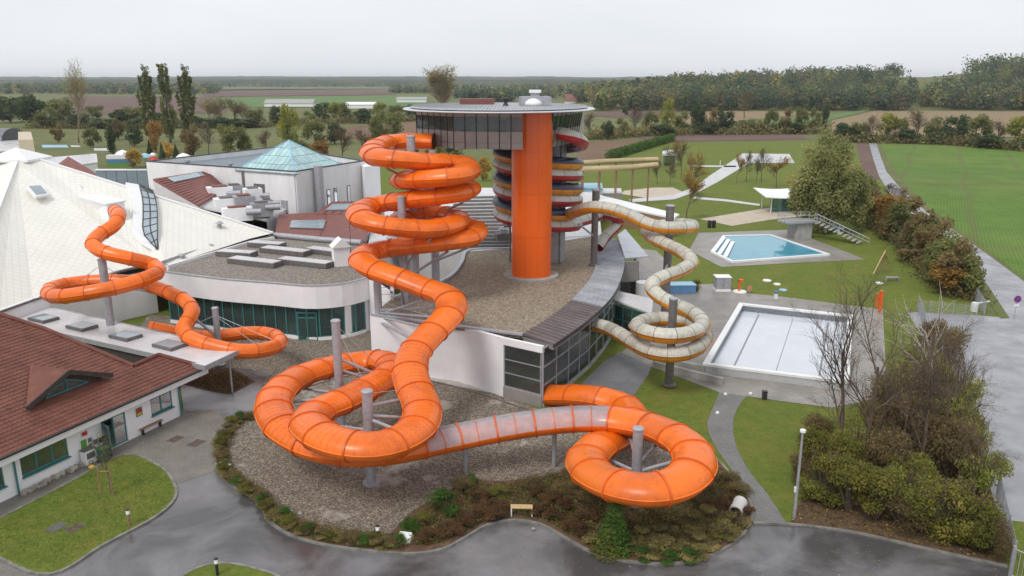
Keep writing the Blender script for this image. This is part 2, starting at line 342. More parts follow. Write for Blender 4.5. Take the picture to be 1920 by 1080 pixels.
def glass_mat(name, tint, alpha, rough=.04):
    m = bpy.data.materials.new(name); m.use_nodes = True; nt = m.node_tree; nt.nodes.clear()
    o = nt.nodes.new('ShaderNodeOutputMaterial'); mx = nt.nodes.new('ShaderNodeMixShader'); mx2 = nt.nodes.new('ShaderNodeMixShader')
    tr = nt.nodes.new('ShaderNodeBsdfTransparent'); tr.inputs[0].default_value = tuple(tint) + (1,)
    gl = nt.nodes.new('ShaderNodeBsdfGlossy'); gl.inputs['Roughness'].default_value = rough; gl.inputs[0].default_value = (.9, .95, 1, 1)
    df = nt.nodes.new('ShaderNodeBsdfDiffuse'); df.inputs[0].default_value = tuple(t * .5 for t in tint) + (1,)
    fr = nt.nodes.new('ShaderNodeFresnel'); fr.inputs[0].default_value = 1.5
    mx2.inputs[0].default_value = alpha
    nt.links.new(tr.outputs[0], mx2.inputs[1]); nt.links.new(df.outputs[0], mx2.inputs[2])
    nt.links.new(fr.outputs[0], mx.inputs[0]); nt.links.new(mx2.outputs[0], mx.inputs[1]); nt.links.new(gl.outputs[0], mx.inputs[2])
    nt.links.new(mx.outputs[0], o.inputs[0]); return m
M['glass'] = glass_mat('dark_window_glass', (.60, .64, .60), .12)
M['glass_teal'] = glass_mat('teal_window_glass', (.42, .62, .60), .15)
M['glass_clear'] = glass_mat('clear_glass', (.62, .68, .68), .15)
M['glass_roof'] = mat('aqua_roof_glass', (.34, .52, .53), .12, var=.14, vscale=.6, rnd=.16, coat=.3)
M['glass_sky'] = mat('skylight_glass', (.30, .36, .40), .1, var=.1, vscale=.8, rnd=.1, coat=.3)
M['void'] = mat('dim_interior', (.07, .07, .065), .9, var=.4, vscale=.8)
M['int_floor'] = mat('interior_floor', (.42, .40, .36), .6, var=.2)
M['int_wall'] = mat('interior_wall', (.60, .56, .49), .8, var=.15)
# cream shingle roof
m = mat('cream_shingles', (.66, .64, .58), .55); nt, b = nodes_of(m)
mp = nt.nodes.new('ShaderNodeMapping'); mp.inputs['Rotation'].default_value = (0, 0, radians(45)); nt.links.new(nt.nodes.new('ShaderNodeTexCoord').outputs['UV'], mp.inputs[0])
br = tex(nt, 'Brick', 1.0, mp.outputs[0], offset=0.0); br.inputs['Mortar Size'].default_value = .035; br.inputs['Brick Width'].default_value = .62; br.inputs['Row Height'].default_value = .62
br.inputs['Color1'].default_value = (.80, .78, .715, 1); br.inputs['Color2'].default_value = (.775, .755, .69, 1); br.inputs['Mortar'].default_value = (.69, .67, .605, 1)
nz = tex(nt, 'Noise', .3, Detail=7); c = mixc(nt, .5, br.outputs['Color'], ramp(nt, nz.outputs['Fac'], [(.35, (.93, .93, .92)), (.65, (1.03, 1.03, 1.03))]), 'MULTIPLY')
nt.links.new(c, b.inputs['Base Color']); bumpn(nt, b, br.outputs['Fac'], -.5, .03); M['cream'] = m
M['tile'] = mat('red_clay_tile', (.115, .038, .025), .75, col2=(.20, .072, .046), vscale=.9, detail=9, rnd=.05)
M['tile_far'] = mat('red_metal_tile', (.20, .07, .055), .55, var=.15, vscale=.8, stretch=(1, 1, 4))
m = mat('pool_water', (.06, .30, .40), .03, var=.1, vscale=.4, bump=.02, bscale=3); M['water'] = m
LEAF_GAIN = 2.1
def leaf_mat(name, a, b_, c_=None, sc=.9, rnd=.18):
    m = mat(name, a, .75, spec=.2); nt, b = nodes_of(m)
    a, b_, c_ = [tuple(x * LEAF_GAIN for x in q) if q else None for q in (a, b_, c_)]
    n1 = tex(nt, 'Noise', sc, Detail=3); n2 = tex(nt, 'Noise', sc * 9, Detail=2)
    c = ramp(nt, n1.outputs['Fac'], [(.35, a), (.55, b_), (.72, c_ or b_)])
    c = mixc(nt, .7, c, ramp(nt, n2.outputs['Fac'], [(.3, (.55, .55, .55)), (.7, (1.35, 1.35, 1.35))]), 'MULTIPLY')
    oi = nt.nodes.new('ShaderNodeObjectInfo'); hs = nt.nodes.new('ShaderNodeHueSaturation')
    mr = nt.nodes.new('ShaderNodeMapRange'); mr.inputs[3].default_value = 1 - rnd; mr.inputs[4].default_value = 1 + rnd
    nt.links.new(oi.outputs['Random'], mr.inputs[0]); nt.links.new(mr.outputs[0], hs.inputs['Value']); nt.links.new(c, hs.inputs['Color'])
    nt.links.new(hs.outputs[0], b.inputs['Base Color'])
    tl = nt.nodes.new('ShaderNodeBsdfTranslucent'); nt.links.new(hs.outputs[0], tl.inputs[0]); mx = nt.nodes.new('ShaderNodeMixShader'); mx.inputs[0].default_value = .5
    nt.links.new(b.outputs[0], mx.inputs[1]); nt.links.new(tl.outputs[0], mx.inputs[2]); nt.links.new(mx.outputs[0], nt.nodes['Material Output'].inputs[0]); return m
# ================================================================== ground, fields, hills
mb = MB(); mb.poly([(-6800, -58, 0), (6800, -58, 0), (6800, 7700, 0), (-6800, 7700, 0)]); struct('ground', mb, M['meadow'])
def lerp_tab(t, tab):
    if t <= tab[0][0]: return tab[0][1]
    for (a, b), (c, d) in zip(tab, tab[1:]):
        if t <= c:
            k = (t - a) / (c - a); k = k * k * (3 - 2 * k); return b + (d - b) * k
    return tab[-1][1]
RIDGE = [(.05, 0), (.12, 7), (.22, 15), (.36, 22), (.5, 27), (.6, 36), (.75, 42), (1.1, 46)]
def hill_z(x, y):
    if y < 500: return 0
    a = x / y; return lerp_tab(a, RIDGE) * lerp_tab(y, [(620, 0), (930, 1)]) + noise.noise(Vector((x / 90, y / 90, 0))) * 2 * lerp_tab(y, [(640, 0), (800, 1)]) * lerp_tab(a, [(.05, 0), (.15, 1)])
mb = MB(); NA, ND = 46, 22
for i in range(NA + 1):
    a = .03 + 1.2 * i / NA
    for j in range(ND + 1):
        D = 600 + 1300 * (j / ND) ** 1.4; mb.v.append((a * D, D, hill_z(a * D, D) - .3 + (.0 if j else -1)))
for i in range(NA):
    for j in range(ND): k = i * (ND + 1) + j; mb.f.append([k, k + ND + 1, k + ND + 2, k + 1]); mb.m.append(0)
struct('hillside', mb, M['meadow'])
M['far_wood'] = leaf_mat('far_woodland', (.035, .05, .03), (.06, .075, .04), (.09, .085, .045), .006, 0)
def ridge(name, a0, a1, D, base, amp, fs, tree, seed, depth=300):
    mb = MB(); n = 260
    for i in range(n + 1):
        a = a0 + (a1 - a0) * i / n; h = base + amp * (noise.noise(Vector((a * fs, seed, 0))) + .5 * noise.noise(Vector((a * fs * 2.7, seed, 3)))) + tree * abs(noise.noise(Vector((a * fs * 60, seed, 7))))
        for k, (dd, hh) in enumerate(((0, -.5), (18, h * .62), (70, h * .9), (depth, h), (depth * 4, h * .8))): mb.v.append((a * (D + dd), D + dd, hh))
    for i in range(n):
        for k in range(4): q = i * 5 + k; mb.f.append([q, q + 5, q + 6, q + 1]); mb.m.append(0)
    return struct(name, mb, M['far_wood'])
ridge('far_hills', -.9, .9, 5200, 46, 12, 5, 6, 2.0, 500)
ridge('far_hills', -.9, .5, 3100, 25, 3, 6, 6, 5.0)
# fields, each a thin sheet
sheet('field', [(1650, 268), (1740, 270), (1830, 276), (1935, 284), (2400, 325), (2400, 760), (1990, 575), (1925, 527), (1862, 478), (1806, 438), (1748, 396), (1703, 352), (1670, 308)], M['crop'], .03)
sheet('field', [(1605, 268), (1627, 268), (1640, 305), (1650, 335), (1622, 345)], M['plough_dark'], .03)
sheet('field', [(1088, 266), (1215, 263), (1140, 301), (1080, 306)], M['plough'], .06)
sheet('field', [(1192, 258), (1240, 251), (1492, 250), (1520, 262), (1262, 266), (1215, 263)], M['plough_dark'], .1)
sheet('field', [(1240, 222), (1340, 208), (1545, 210), (1440, 222), (1300, 236)], M['stubble'], .2)
sheet('field', [(1085, 217), (1230, 196), (1330, 199), (1200, 222)], M['plough_dark'], .2)
sheet('field', [(1545, 216), (1645, 205), (1560, 225), (1450, 236), (1390, 230)], M['green_far'], .3)
sheet('field', [(1560, 226), (1650, 206.5), (1960, 206.5), (2100, 262), (1560, 252)], M['stubble'], .22)
sheet('field', [(120, 181), (425, 182), (425, 212), (90, 216)], M['plough_dark'], .25)
sheet('field', [(400, 184), (800, 178), (800, 200), (400, 202)], M['green_far'], .3)
sheet('field', [(380, 168), (740, 167), (740, 178), (380, 182)], M['plough_dark'], .5)
sheet('field', [(200, 172), (800, 162), (800, 166.5), (360, 168)], M['green_far'], .6)
sheet('field', [(630, 240), (790, 227), (800, 256), (600, 263)], M['plough'], .12)
sheet('field', [(870, 174), (1010, 166), (1030, 180), (880, 186)], M['green_far'], .5)
sheet('field', [(1070, 183), (1140, 182), (1140, 193), (1080, 194)], M['green_far'], .5)
# park lawn and hard surfaces
sheet('lawn', [(-600, 1300), (-600, 420), (0, 330), (700, 300), (1130, 296), (1255, 268), (1500, 264), (1600, 270), (1640, 330), (1750, 440), (1830, 590), (2500, 620), (2500, 1300)], M['lawn'], .012)
sheet('road', [(1629, 268), (1643, 268), (1652, 296), (1662, 322), (1690, 355), (1738, 398), (1796, 438), (1852, 478), (1925, 532), (1990, 580), (1990, 640), (1890, 598), (1850, 540), (1822, 490), (1762, 440), (1708, 400), (1668, 362), (1648, 330), (1638, 300)], M['asphalt_road'], .04)
sheet('car_park', [(1700, 585), (1835, 592), (1893, 597), (2500, 650), (2500, 1500), (2000, 1180), (1905, 1010), (1862, 940), (1835, 850), (1800, 740)], M['asphalt_road'], .035)
sheet('verge', [(1808, 500), (1826, 497), (1893, 597), (1876, 598)], M['meadow'], .05)
sheet('verge', [(1876, 975), (2100, 1000), (2100, 1300), (1925, 1080)], M['lawn'], .05)
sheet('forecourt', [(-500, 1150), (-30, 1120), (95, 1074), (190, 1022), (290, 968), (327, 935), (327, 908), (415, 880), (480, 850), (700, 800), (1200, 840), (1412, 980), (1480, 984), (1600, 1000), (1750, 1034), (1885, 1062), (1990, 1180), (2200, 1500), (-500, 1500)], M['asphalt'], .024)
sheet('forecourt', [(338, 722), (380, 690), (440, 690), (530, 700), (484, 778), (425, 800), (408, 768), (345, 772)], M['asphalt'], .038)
sheet('pavement', [(-300, 1200), (-300, 1060), (0, 930), (341, 770), (352, 762), (420, 735), (470, 712), (482, 775), (425, 805), (416, 880), (327, 909), (322, 930), (190, 1020), (0, 1100)], M['paver'], .034)
sheet('pavement', [(-200, 1000), (0, 1044), (95, 1082), (-60, 1180), (-300, 1180)], M['paver'], .036)
sheet('gravel_bed', [(230, 650), (280, 590), (400, 600), (560, 622), (600, 640), (550, 670), (500, 705), (430, 692), (350, 690)], M['gravel'], .016)
sheet('pavement', [(1105, 760), (1090, 720), (1130, 680), (1175, 655), (1230, 665), (1215, 703), (1186, 746)], M['asphalt_pale'], .03)
lawn_pts = [(-60, 1005), (0, 976), (130, 908), (232, 856), (296, 876), (322, 905), (326, 935), (290, 970), (190, 1024), (95, 1077), (0, 1046)]
def raised(name, pxs, m, h, kerbw=.16, kerb=True, n=5):
    pts = smoothpoly([P(x, y, 0)[:2] for x, y in pxs], True, n)
    mb = MB(); mb.prism(pts, 0, h); o = struct(name, mb, m)
    if kerb:
        A = sum(pts[i][0] * pts[(i + 1) % len(pts)][1] - pts[(i + 1) % len(pts)][0] * pts[i][1] for i in range(len(pts)))
        if A < 0: pts = pts[::-1]
        mb = MB(); N = len(pts)
        off = []
        for i in range(N):
            t = Vector(pts[(i + 1) % N]) - Vector(pts[i - 1]); t.normalize(); off.append((pts[i][0] + t.y * kerbw, pts[i][1] - t.x * kerbw))
        vs = [(p[0], p[1], z) for p, z in [(q, h + .03) for q in pts] + [(q, h + .03) for q in off] + [(q, 0) for q in off] + [(q, 0) for q in pts]]
        fs = []
        for i in range(N):
            j = (i + 1) % N; fs += [(i, N + i, N + j, j), (N + i, 2 * N + i, 2 * N + j, N + j), (3 * N + i, i, j, 3 * N + j)]
        mb.add(vs, fs); struct('kerb', mb, M['kerb'])
    return o
raised('lawn_bed', lawn_pts, M['lawn'], .09)
raised('lawn_bed', [(340, 1095), (365, 1072), (410, 1060), (470, 1068), (530, 1095), (500, 1160), (360, 1160)], M['lawn'], .09)
island = [(478, 777), (432, 800), (408, 838), (410, 880), (440, 912), (488, 940), (505, 975), (545, 1003), (610, 1022), (690, 1033), (770, 1039), (830, 1030), (875, 1006), (915, 984), (965, 976), (1015, 984), (1060, 1008), (1120, 1040), (1200, 1056), (1280, 1055), (1345, 1036), (1392, 1002), (1408, 968), (1400, 935), (1372, 898), (1340, 862), (1300, 838), (1200, 800), (1090, 768), (1010, 775), (900, 740), (800, 715), (700, 700), (600, 720), (540, 745)]
raised('planted_island', island, M['soil'], .1, n=3)
gr = [(478, 779), (440, 802), (426, 838), (430, 876), (460, 906), (505, 935), (530, 965), (570, 985), (640, 1000), (720, 1006), (745, 990), (775, 960), (830, 930), (880, 902), (940, 905), (1040, 893), (1060, 880), (1130, 905), (1230, 900), (1290, 870), (1310, 848), (1200, 802), (1090, 770), (1010, 777), (900, 742), (800, 717), (700, 702), (600, 722), (540, 747)]
pts = smoothpoly([P(x, y, 0)[:2] for x, y in gr], True, 3); mb = MB(); mb.prism(pts, .02, .115); struct('gravel_bed', mb, M['gravel'])
sheet('gravel_bed', [(470, 782), (500, 705), (545, 660), (560, 640), (690, 610), (760, 640), (830, 700), (1010, 768), (1100, 752), (1110, 775), (900, 790), (600, 790)], M['gravel'], .045)
sheet('planting_bed', [(345, 722), (400, 695), (430, 690), (480, 716), (432, 741), (395, 735)], M['soil'], .05)
# brick path to the pools
pl = smoothpoly([(1357, 714), (1341, 755), (1326, 800), (1347, 847), (1386, 905), (1413, 984)], False, 5); pr = smoothpoly([(1476, 984), (1441, 930), (1402, 880), (1379, 832), (1375, 792), (1385, 762), (1402, 742)], False, 5)
sheet('path', pl + pr, M['path'], .04)
sheet('shrub_bed', [(1478, 986), (1502, 940), (1512, 890), (1570, 868), (1660, 815), (1725, 740), (1755, 640), (1800, 740), (1836, 850), (1864, 940), (1886, 1060), (1750, 1033), (1600, 999)], M['soil_green'], .05)
kb = [P(x, y)[:2] for x, y in smoothpoly([(1412, 983), (1480, 985), (1600, 1000), (1750, 1034), (1888, 1064)], False, 4)]
mb = MB()
for a, b in zip(kb, kb[1:]): mb.beam((a[0], a[1], .05), (b[0], b[1], .05), .14, .16)
struct('kerb', mb, M['kerb'])
# pool terrace
sheet('pool_terrace', [(1165, 662), (1215, 620), (1205, 575), (1215, 545), (1290, 535), (1335, 533), (1392, 550), (1460, 556), (1655, 581), (1664, 745), (1560, 765), (1480, 755), (1402, 744), (1350, 737), (1300, 718), (1225, 690)], M['deck'], .042)
sheet('pool_terrace', [(1310, 437), (1478, 431), (1575, 468), (1622, 487), (1480, 494), (1352, 501), (1292, 470)], M['deck'], .042)
sheet('pool_terrace', [(1195, 466), (1230, 470), (1262, 500), (1250, 530), (1200, 545)], M['deck'], .044)
sheet('sandy_terrace', [(1312, 411), (1440, 390), (1500, 392), (1545, 401), (1440, 413), (1372, 424)], M['sand_pave'], .045)
sheet('plaza', [(1392, 288), (1480, 289), (1490, 306), (1372, 306)], M['pale_pave'], .06)
sheet('plaza', [(1225, 352), (1262, 352), (1285, 362), (1240, 376), (1165, 364), (1170, 358)], M['sand_pave'], .045)
for w in ([(1392, 289), (1330, 330), (1304, 350), (1306, 362), (1345, 342), (1404, 306)], [(1180, 374), (1262, 366), (1300, 352), (1304, 360), (1265, 374), (1182, 380)],
          [(1302, 369), (1360, 374), (1425, 383), (1424, 386.5), (1360, 378), (1300, 373)], [(1290, 310), (1380, 311), (1380, 313.5), (1290, 313)]):
    sheet('path', w, M['pale_pave'], .05)
# ------------------------------------------------------------------ pools (things)
def rimpool(name, label, cor, z, rimw, rimh, floor_z, mats, outh):
    pts = [P(x, y, z) for x, y in cor]
    cx = sum((p for p in pts), Vector()) / len(pts); t = thing(name, label, 'pool', (cx.x, cx.y, 0))
    N = len(pts); A = sum(pts[i].x * pts[(i + 1) % N].y - pts[(i + 1) % N].x * pts[i].y for i in range(N))
    if A < 0: pts = pts[::-1]
    ins = []
    for i in range(N):
        a = (pts[i] - pts[i - 1]).normalized(); b = (pts[(i + 1) % N] - pts[i]).normalized(); n1 = Vector((-a.y, a.x, 0)); n2 = Vector((-b.y, b.x, 0)); bi = (n1 + n2).normalized()
        ins.append(pts[i] + bi * rimw / max(.3, bi.dot(n1)))
    for i in range(N):
        j = (i + 1) % N; mb = MB(); a, b, c, d = pts[i], pts[j], ins[j], ins[i]; zz = Vector((0, 0, outh))
        mb.add([a, b, c, d, a - zz, b - zz, c - zz, d - zz], [(0, 1, 2, 3), (4, 5, 1, 0), (6, 7, 3, 2), (5, 6, 2, 1), (7, 4, 0, 3), (7, 6, 5, 4)])
        mb.build('rim', mats[0], t)
        if outh < z - .05:
            dz = Vector((0, 0, outh - .01)); k_ = .12; a2, b2 = a.lerp(d, k_), b.lerp(c, k_); MB().add([a2 - dz, b2 - dz, Vector((b2.x, b2.y, 0)), Vector((a2.x, a2.y, 0))], [(0, 1, 2, 3), (3, 2, 1, 0)]).build('outer_wall', M['white_trim'], t)
        dn = Vector((0, 0, z - floor_z)); e = .02
        mb = MB(); mb.add([d - Vector((0, 0, outh - .01)), c - Vector((0, 0, outh - .01)), c - dn, d - dn], [(0, 1, 2, 3), (3, 2, 1, 0)]) if floor_z < z - outh else None
        if mb.v: mb.build('basin_wall', mats[1], t)
    return t, pts, ins
# ================================================================== buildings
def plane(a, b, c):
    n = (b - a).cross(c - a).normalized(); return (a, n)
def rp(px, py, pl):
    d = ray(px, py); o = Vector((0, 0, CAMH)); k = (pl[0] - o).dot(pl[1]) / d.dot(pl[1]); return o + d * k
def wall_run(mb, pts, z0, z1, th=.3):
    for a, b in zip(pts, pts[1:]):
        a = Vector((a[0], a[1], 0)); b = Vector((b[0], b[1], 0)); t = (b - a).normalized()
        mb.obox((a + b) / 2 + Vector((0, 0, (z0 + z1) / 2)), (b - a) / 2 + t * .02, Vector((-t.y, t.x, 0)) * th / 2, (0, 0, (z1 - z0) / 2))
def resample(pts, step=None, n=None):
    pts = [Vector(p) for p in pts]; L = [0]
    for a, b in zip(pts, pts[1:]): L.append(L[-1] + (b - a).length)
    n = n or max(1, round(L[-1] / step)); out = []; k = 0
    for i in range(n + 1):
        s = L[-1] * i / n
        while k < len(L) - 2 and L[k + 1] < s: k += 1
        t = (s - L[k]) / max(1e-9, L[k + 1] - L[k]); out.append(pts[k].lerp(pts[k + 1], min(1, t)))
    return out
def glazing(t, pts, z0, z1, rows, frame_m, glass_m, fw=.09, off=.03, names=('pane', 'mullion', 'rail')):
    """curtain wall along plan points: one pane object per bay and row, mullions and rails between"""
    zs = [z0 + (z1 - z0) * r for r in rows]
    for a, b in zip(pts, pts[1:]):
        a = Vector((a[0], a[1], 0)); b = Vector((b[0], b[1], 0)); u = (b - a).normalized(); nn = Vector((-u.y, u.x, 0))
        for r0, r1 in zip(zs, zs[1:]):
            mb = MB(); mb.obox((a + b) / 2 + Vector((0, 0, (r0 + r1) / 2)), (b - a) / 2, nn * .012, (0, 0, (r1 - r0) / 2)); mb.build(names[0], glass_m, t)
        for zz in zs: MB().obox((a + b) / 2 + Vector((0, 0, zz)), (b - a) / 2, nn * (fw * .45), (0, 0, fw * .45)).build(names[2], frame_m, t)
    for p in pts:
        mb = MB(); mb.box((p[0], p[1], z0 - fw / 2), (fw, fw * 1.3, z1 - z0 + fw), math.atan2(pts[-1][1] - pts[0][1], pts[-1][0] - pts[0][0])); mb.build(names[1], frame_m, t)
# ---------------------------------------------------------------- slide hall with crescent roof
ZR = 4.9
rim_in = [P(x, y, ZR) for x, y in smoothpoly([(981, 628), (1047, 585), (1090, 545), (1111, 515), (1119, 484), (1117, 465), (1112, 446)], False, 8)]
rim_out = [P(x, y, ZR - .1) for x, y in smoothpoly([(1038, 647), (1102, 601), (1145, 560), (1163, 527), (1171, 495), (1167, 470), (1156, 449)], False, 8)]
t = thing('slide_hall', 'white slide hall with gravel roof, crescent metal edge and glazed side', 'building', tuple(P(900, 600, ZR).to_2d()) + (0,)); HALL = t
front = [P(x, y, ZR) for x, y in ((697, 590), (790, 603), (862, 613), (940, 623), (981, 628))]
roofp = front + rim_in + [P(x, y, ZR) for x, y in ((1110, 443), (1055, 447), (957, 468), (880, 470), (866, 492), (850, 514), (822, 531), (775, 548), (735, 560))]
mb = MB(); mb.prism([p[:2] for p in roofp], ZR - .3, ZR); mb.build('gravel_roof', M['roof_gravel'], t)
mb = MB(); edge = [Vector(p) for p in front]
for a, b in zip(edge, edge[1:]): mb.beam(a + Vector((0, 0, .04)), b + Vector((0, 0, .04)), .35, .16)
mb.build('parapet', M['zinc'], t)
back = smoothpoly([(957, 467, 0), (880, 470, 0), (866, 492, 0), (850, 514, 0), (822, 531, 0), (775, 548, 0), (735, 560, 0)], False, 4)
mb = MB(); bp_ = [P(x, y, ZR + .05) for x, y, _ in back]
for a, b in zip(bp_, bp_[1:]): mb.beam(a, b, .4, .4)
mb.build('parapet', M['zinc'], t)
mb = MB(); q = [P(x, y, ZR + .05) for x, y in ((957, 467), (1055, 446), (1112, 442))]
for a, b in zip(q, q[1:]): mb.beam(a, b, .4, .35)
mb.build('parapet', M['white_trim'], t)
ri = resample(rim_in, n=64); ro = resample(rim_out, n=64)
for i in range(64):
    a, b, c, d = ri[i], ri[i + 1], ro[i + 1], ro[i]; up = Vector((0, 0, .1))
    mb = MB(); mb.plate([a + up, d + up * .6, c + up * .6, b + up], .14)
    mb.beam(a + up * 1.5, d + up * 1.1, .05, .09)
    mb.build('roof_panel', M['zinc_br'] if i < 17 else M['zinc'], t)
mb = MB()
for a, b in zip(ro, ro[1:]): mb.beam(a - Vector((0, 0, .12)), b - Vector((0, 0, .12)), .12, .25)
mb.build('eaves_trim', M['dark_metal'], t)
mb = MB(); mb.prism([p[:2] for p in rim_in] + [tuple(p[:2]) for p in ([Vector(c) for c in rim_out][::-1])], ZR - .5, ZR - .16); mb.build('soffit', M['grey_panel'], t)
W0 = P(697, 590, ZR); W0.z = 0; W2 = P(1017, 763, 0); Wm = P(946, 744, 0); wl_pts = [W0, P(862, 716.5, 0), Wm]
mb = MB(); wall_run(mb, wl_pts, 0, ZR - .02); mb.build('wall', M['white'], t)
mb = MB(); wall_run(mb, [Wm, W2], 4.35, ZR - .02); mb.build('lintel', M['white'], t)
mb = MB(); wall_run(mb, [Wm, W2], 0, .9, .34); mb.build('plinth', M['grey_panel'], t)
glazing(t, [Wm, Wm.lerp(W2, .96)], .95, 4.3, (0, .33, .66, 1), M['galv'], M['glass'])
G = [W2] + [P(x, y, 0) for x, y in ((1060, 728), (1106, 687), (1134, 652), (1152, 618), (1160, 590))]
gp = resample(G, step=2.3)
glazing(t, gp, .25, 4.65, (0, .33, .66, 1), M['galv'], M['glass'], .1)
mb = MB(); wall_run(mb, gp, 0, .24, .3); mb.build('plinth', M['concrete'], t)
mb = MB(); mb.prism([p[:2] for p in [W0, Wm, W2] + gp[1:]] + [P(1080, 470, 0)[:2], P(880, 520, 0)[:2], P(760, 600, 0)[:2]], .06, .1); mb.build('floor', M['int_floor'], t)
mb = MB()
for i in range(2, len(gp), 2):
    p = gp[i]; mb.bar((p.x - 2.2, p.y + .4, .1), (p.x - 2.2, p.y + .4, 4.6), .14)
mb.build('column', M['int_wall'], t)
mb = MB(); wall_run(mb, [P(770, 640, 0), P(950, 640, 0), P(1050, 600, 0)], .1, 4.6, .2); mb.build('inner_wall', M['int_wall'], t)
mb = MB(); wall_run(mb, [P(735, 560, ZR), W0], 0, ZR - .02); mb.build('wall', M['white'], t)
# annex behind the crescent
t = thing('annex', 'grey annex with dark hipped metal roof beside the crescent roof', 'building', tuple(P(1185, 545, 0)[:2]) + (0,))
zz = 5.0; ap = [P(x, y, zz) for x, y in ((1158, 449), (1172, 438), (1216, 480), (1172, 484))]
mb = MB(); mb.plate([ap[0] + Vector((0, 0, .6)), ap[3], ap[2], ap[1] + Vector((0, 0, .6))], .18); mb.build('roof', M['zinc'], t)
a0, a1, a2 = P(1166, 487, zz), P(1196, 486, zz), P(1192, 452, zz)
wb = [Vector((p.x, p.y, 0)) for p in (a0, a1, a2)]
mb = MB(); wall_run(mb, wb, 2.5, 4.8); wall_run(mb, wb, 0, .9); mb.build('wall', M['grey_panel'], t)
for a, b in ((wb[0], wb[1]), (wb[1], wb[2])): glazing(t, resample([a, b], n=3), .95, 2.45, (0, 1), M['dark_metal'], M['glass'])
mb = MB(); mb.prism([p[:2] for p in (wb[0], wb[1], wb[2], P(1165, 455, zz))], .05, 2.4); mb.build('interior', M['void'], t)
# glass canopy at the hall's side
t = thing('glass_porch', 'low glazed porch with sloping white roof beside the slide hall', 'porch', tuple(P(1180, 640, 0)[:2]) + (0,))
c0, c1, c2, c3 = P(1152, 562, 3.4), P(1222, 588, 3.0), P(1220, 570, 3.0), P(1160, 556, 3.4)
mb = MB(); mb.plate([c0, c1, c2 + Vector((.5, 1.5, .1)), c3 + Vector((0, 2.0, .1))], .16); mb.build('roof', M['flat_roof'], t)
gl = [Vector((p.x, p.y, 0)) for p in (c0, c1)]; gl = [gl[0].lerp(gl[1], k) for k in (.02, .25, .5, .75, .97)]
glazing(t, gl, .2, 2.9, (0, .5, 1), M['teal'], M['glass_teal'])
tag(MB().lathe(P(1205, 572, 0), [(.85, 0), (.85, 2.6), (.8, 2.65)], 20).build('service_drum', M['white'], smooth=True, angle=40), 'white round drum by the glazed porch', 'tank')
# ---------------------------------------------------------------- curved hall with wavy fascia
ZC = 5.5
cf = [P(x, y, ZC) for x, y in smoothpoly([(306, 509), (345, 514), (400, 521), (440, 525), (515, 530.5), (580, 536), (640, 532), (677, 524), (692, 519)], False, 6)]
cf2 = [Vector((p.x, p.y, 0)) for p in cf]
t = thing('curved_hall', 'white hall with wavy fascia, teal glazing and grey gravel roof', 'building', (cf[20].x, cf[20].y, 0)); CH = t
cb = [P(x, y, ZC) for x, y in ((735, 500), (700, 462), (678, 454), (515, 441), (470, 446))]
mb = MB(); mb.prism([p[:2] for p in cf + cb], ZC - .35, ZC - .06); mb.build('gravel_roof', M['roof_gravel_grey'], t)
fr = resample(cf2, step=1.2)
mb = MB(); wall_run(mb, fr, 3.3, ZC, .25); mb.build('fascia', M['white'], t)
mb = MB()
for a, b in zip(fr, fr[1:]): mb.beam(a + Vector((0, 0, ZC + .02)), b + Vector((0, 0, ZC + .02)), .36, .08)
mb.build('coping', M['galv'], t)
ins = [p + Vector((.05, .5, 0)) for p in fr]
gi = [p for p in ins if p.x > P(290, 555, 3.3).x and p.x < P(686, 562, 3.3).x]
glazing(t, gi, .38, 3.28, (0, 1), M['teal'], M['glass_teal'], .12)
mb = MB(); wall_run(mb, gi, 0, .34, .3); wall_run(mb, [ins[-1], ins[-4]], 0, 3.3, .3); mb.build('wall', M['white'], t)
mb = MB(); wall_run(mb, [p + Vector((0, 4.5, 0)) for p in gi[::3]], .05, 3.2, .15); mb.build('inner_wall', M['int_wall'], t)
mb = MB(); mb.prism([p[:2] for p in gi] + [(p.x, p.y + 4.4) for p in gi[::-1]], .05, .08); mb.build('floor', M['int_floor'], t)
mb = MB(); wall_run(mb, [Vector((cf[-1].x, cf[-1].y, 0)), Vector((P(735, 548, ZC).x, P(735, 548, ZC).y, 0)), Vector((P(735, 500, ZC).x, P(735, 500, ZC).y, 0))], 0, ZC - .05, .3); mb.build('wall', M['white'], t)
# interior furniture seen through the teal glass
k = min(range(len(gi)), key=lambda i: abs(gi[i].x - P(578, 630, .3).x)); dp = gi[k]; dv = (gi[k + 1] - gi[k]).normalized()
d = MB(); nn = Vector((dv.y, -dv.x, 0)) * .12
for s in (-.9, 0, .9): d.box(dp + dv * s + nn, (.1, .12, 2.75), math.atan2(dv.y, dv.x))
for z in (.05, 2.25, 2.75): d.obox(dp + nn + Vector((0, 0, z)), dv * .95, nn * .5, (0, 0, .06))
door = d.build('door', M['teal'], t)
for s in (-.45, .45): MB().obox(dp + dv * s + nn + Vector((0, 0, 1.15)), dv * .4, nn * .1, (0, 0, 1.05)).build('pane', M['glass_teal'], door)
for x0, y0, x1, y1 in ((471, 457, 531, 464), (495, 467, 577, 479), (581, 468, 634, 478), (412, 474, 477, 481), (435, 487, 522, 500), (527, 488, 620, 501)):
    a, b = P(x0, y0 + 3, ZC), P(x1, y1, ZC); u = (b - a).normalized(); v = Vector((-u.y, u.x, 0))
    r = MB(); r.obox((a + b) / 2 + Vector((0, 0, .22)), (b - a) / 2, v * .75, (0, 0, .24)); ro_ = r.build('roof_light', M['galv_d'], t)
    MB().obox((a + b) / 2 + Vector((0, 0, .49)), (b - a) / 2 * .96, v * .66, (0, 0, .03)).build('pane', M['flat_roof'], ro_)
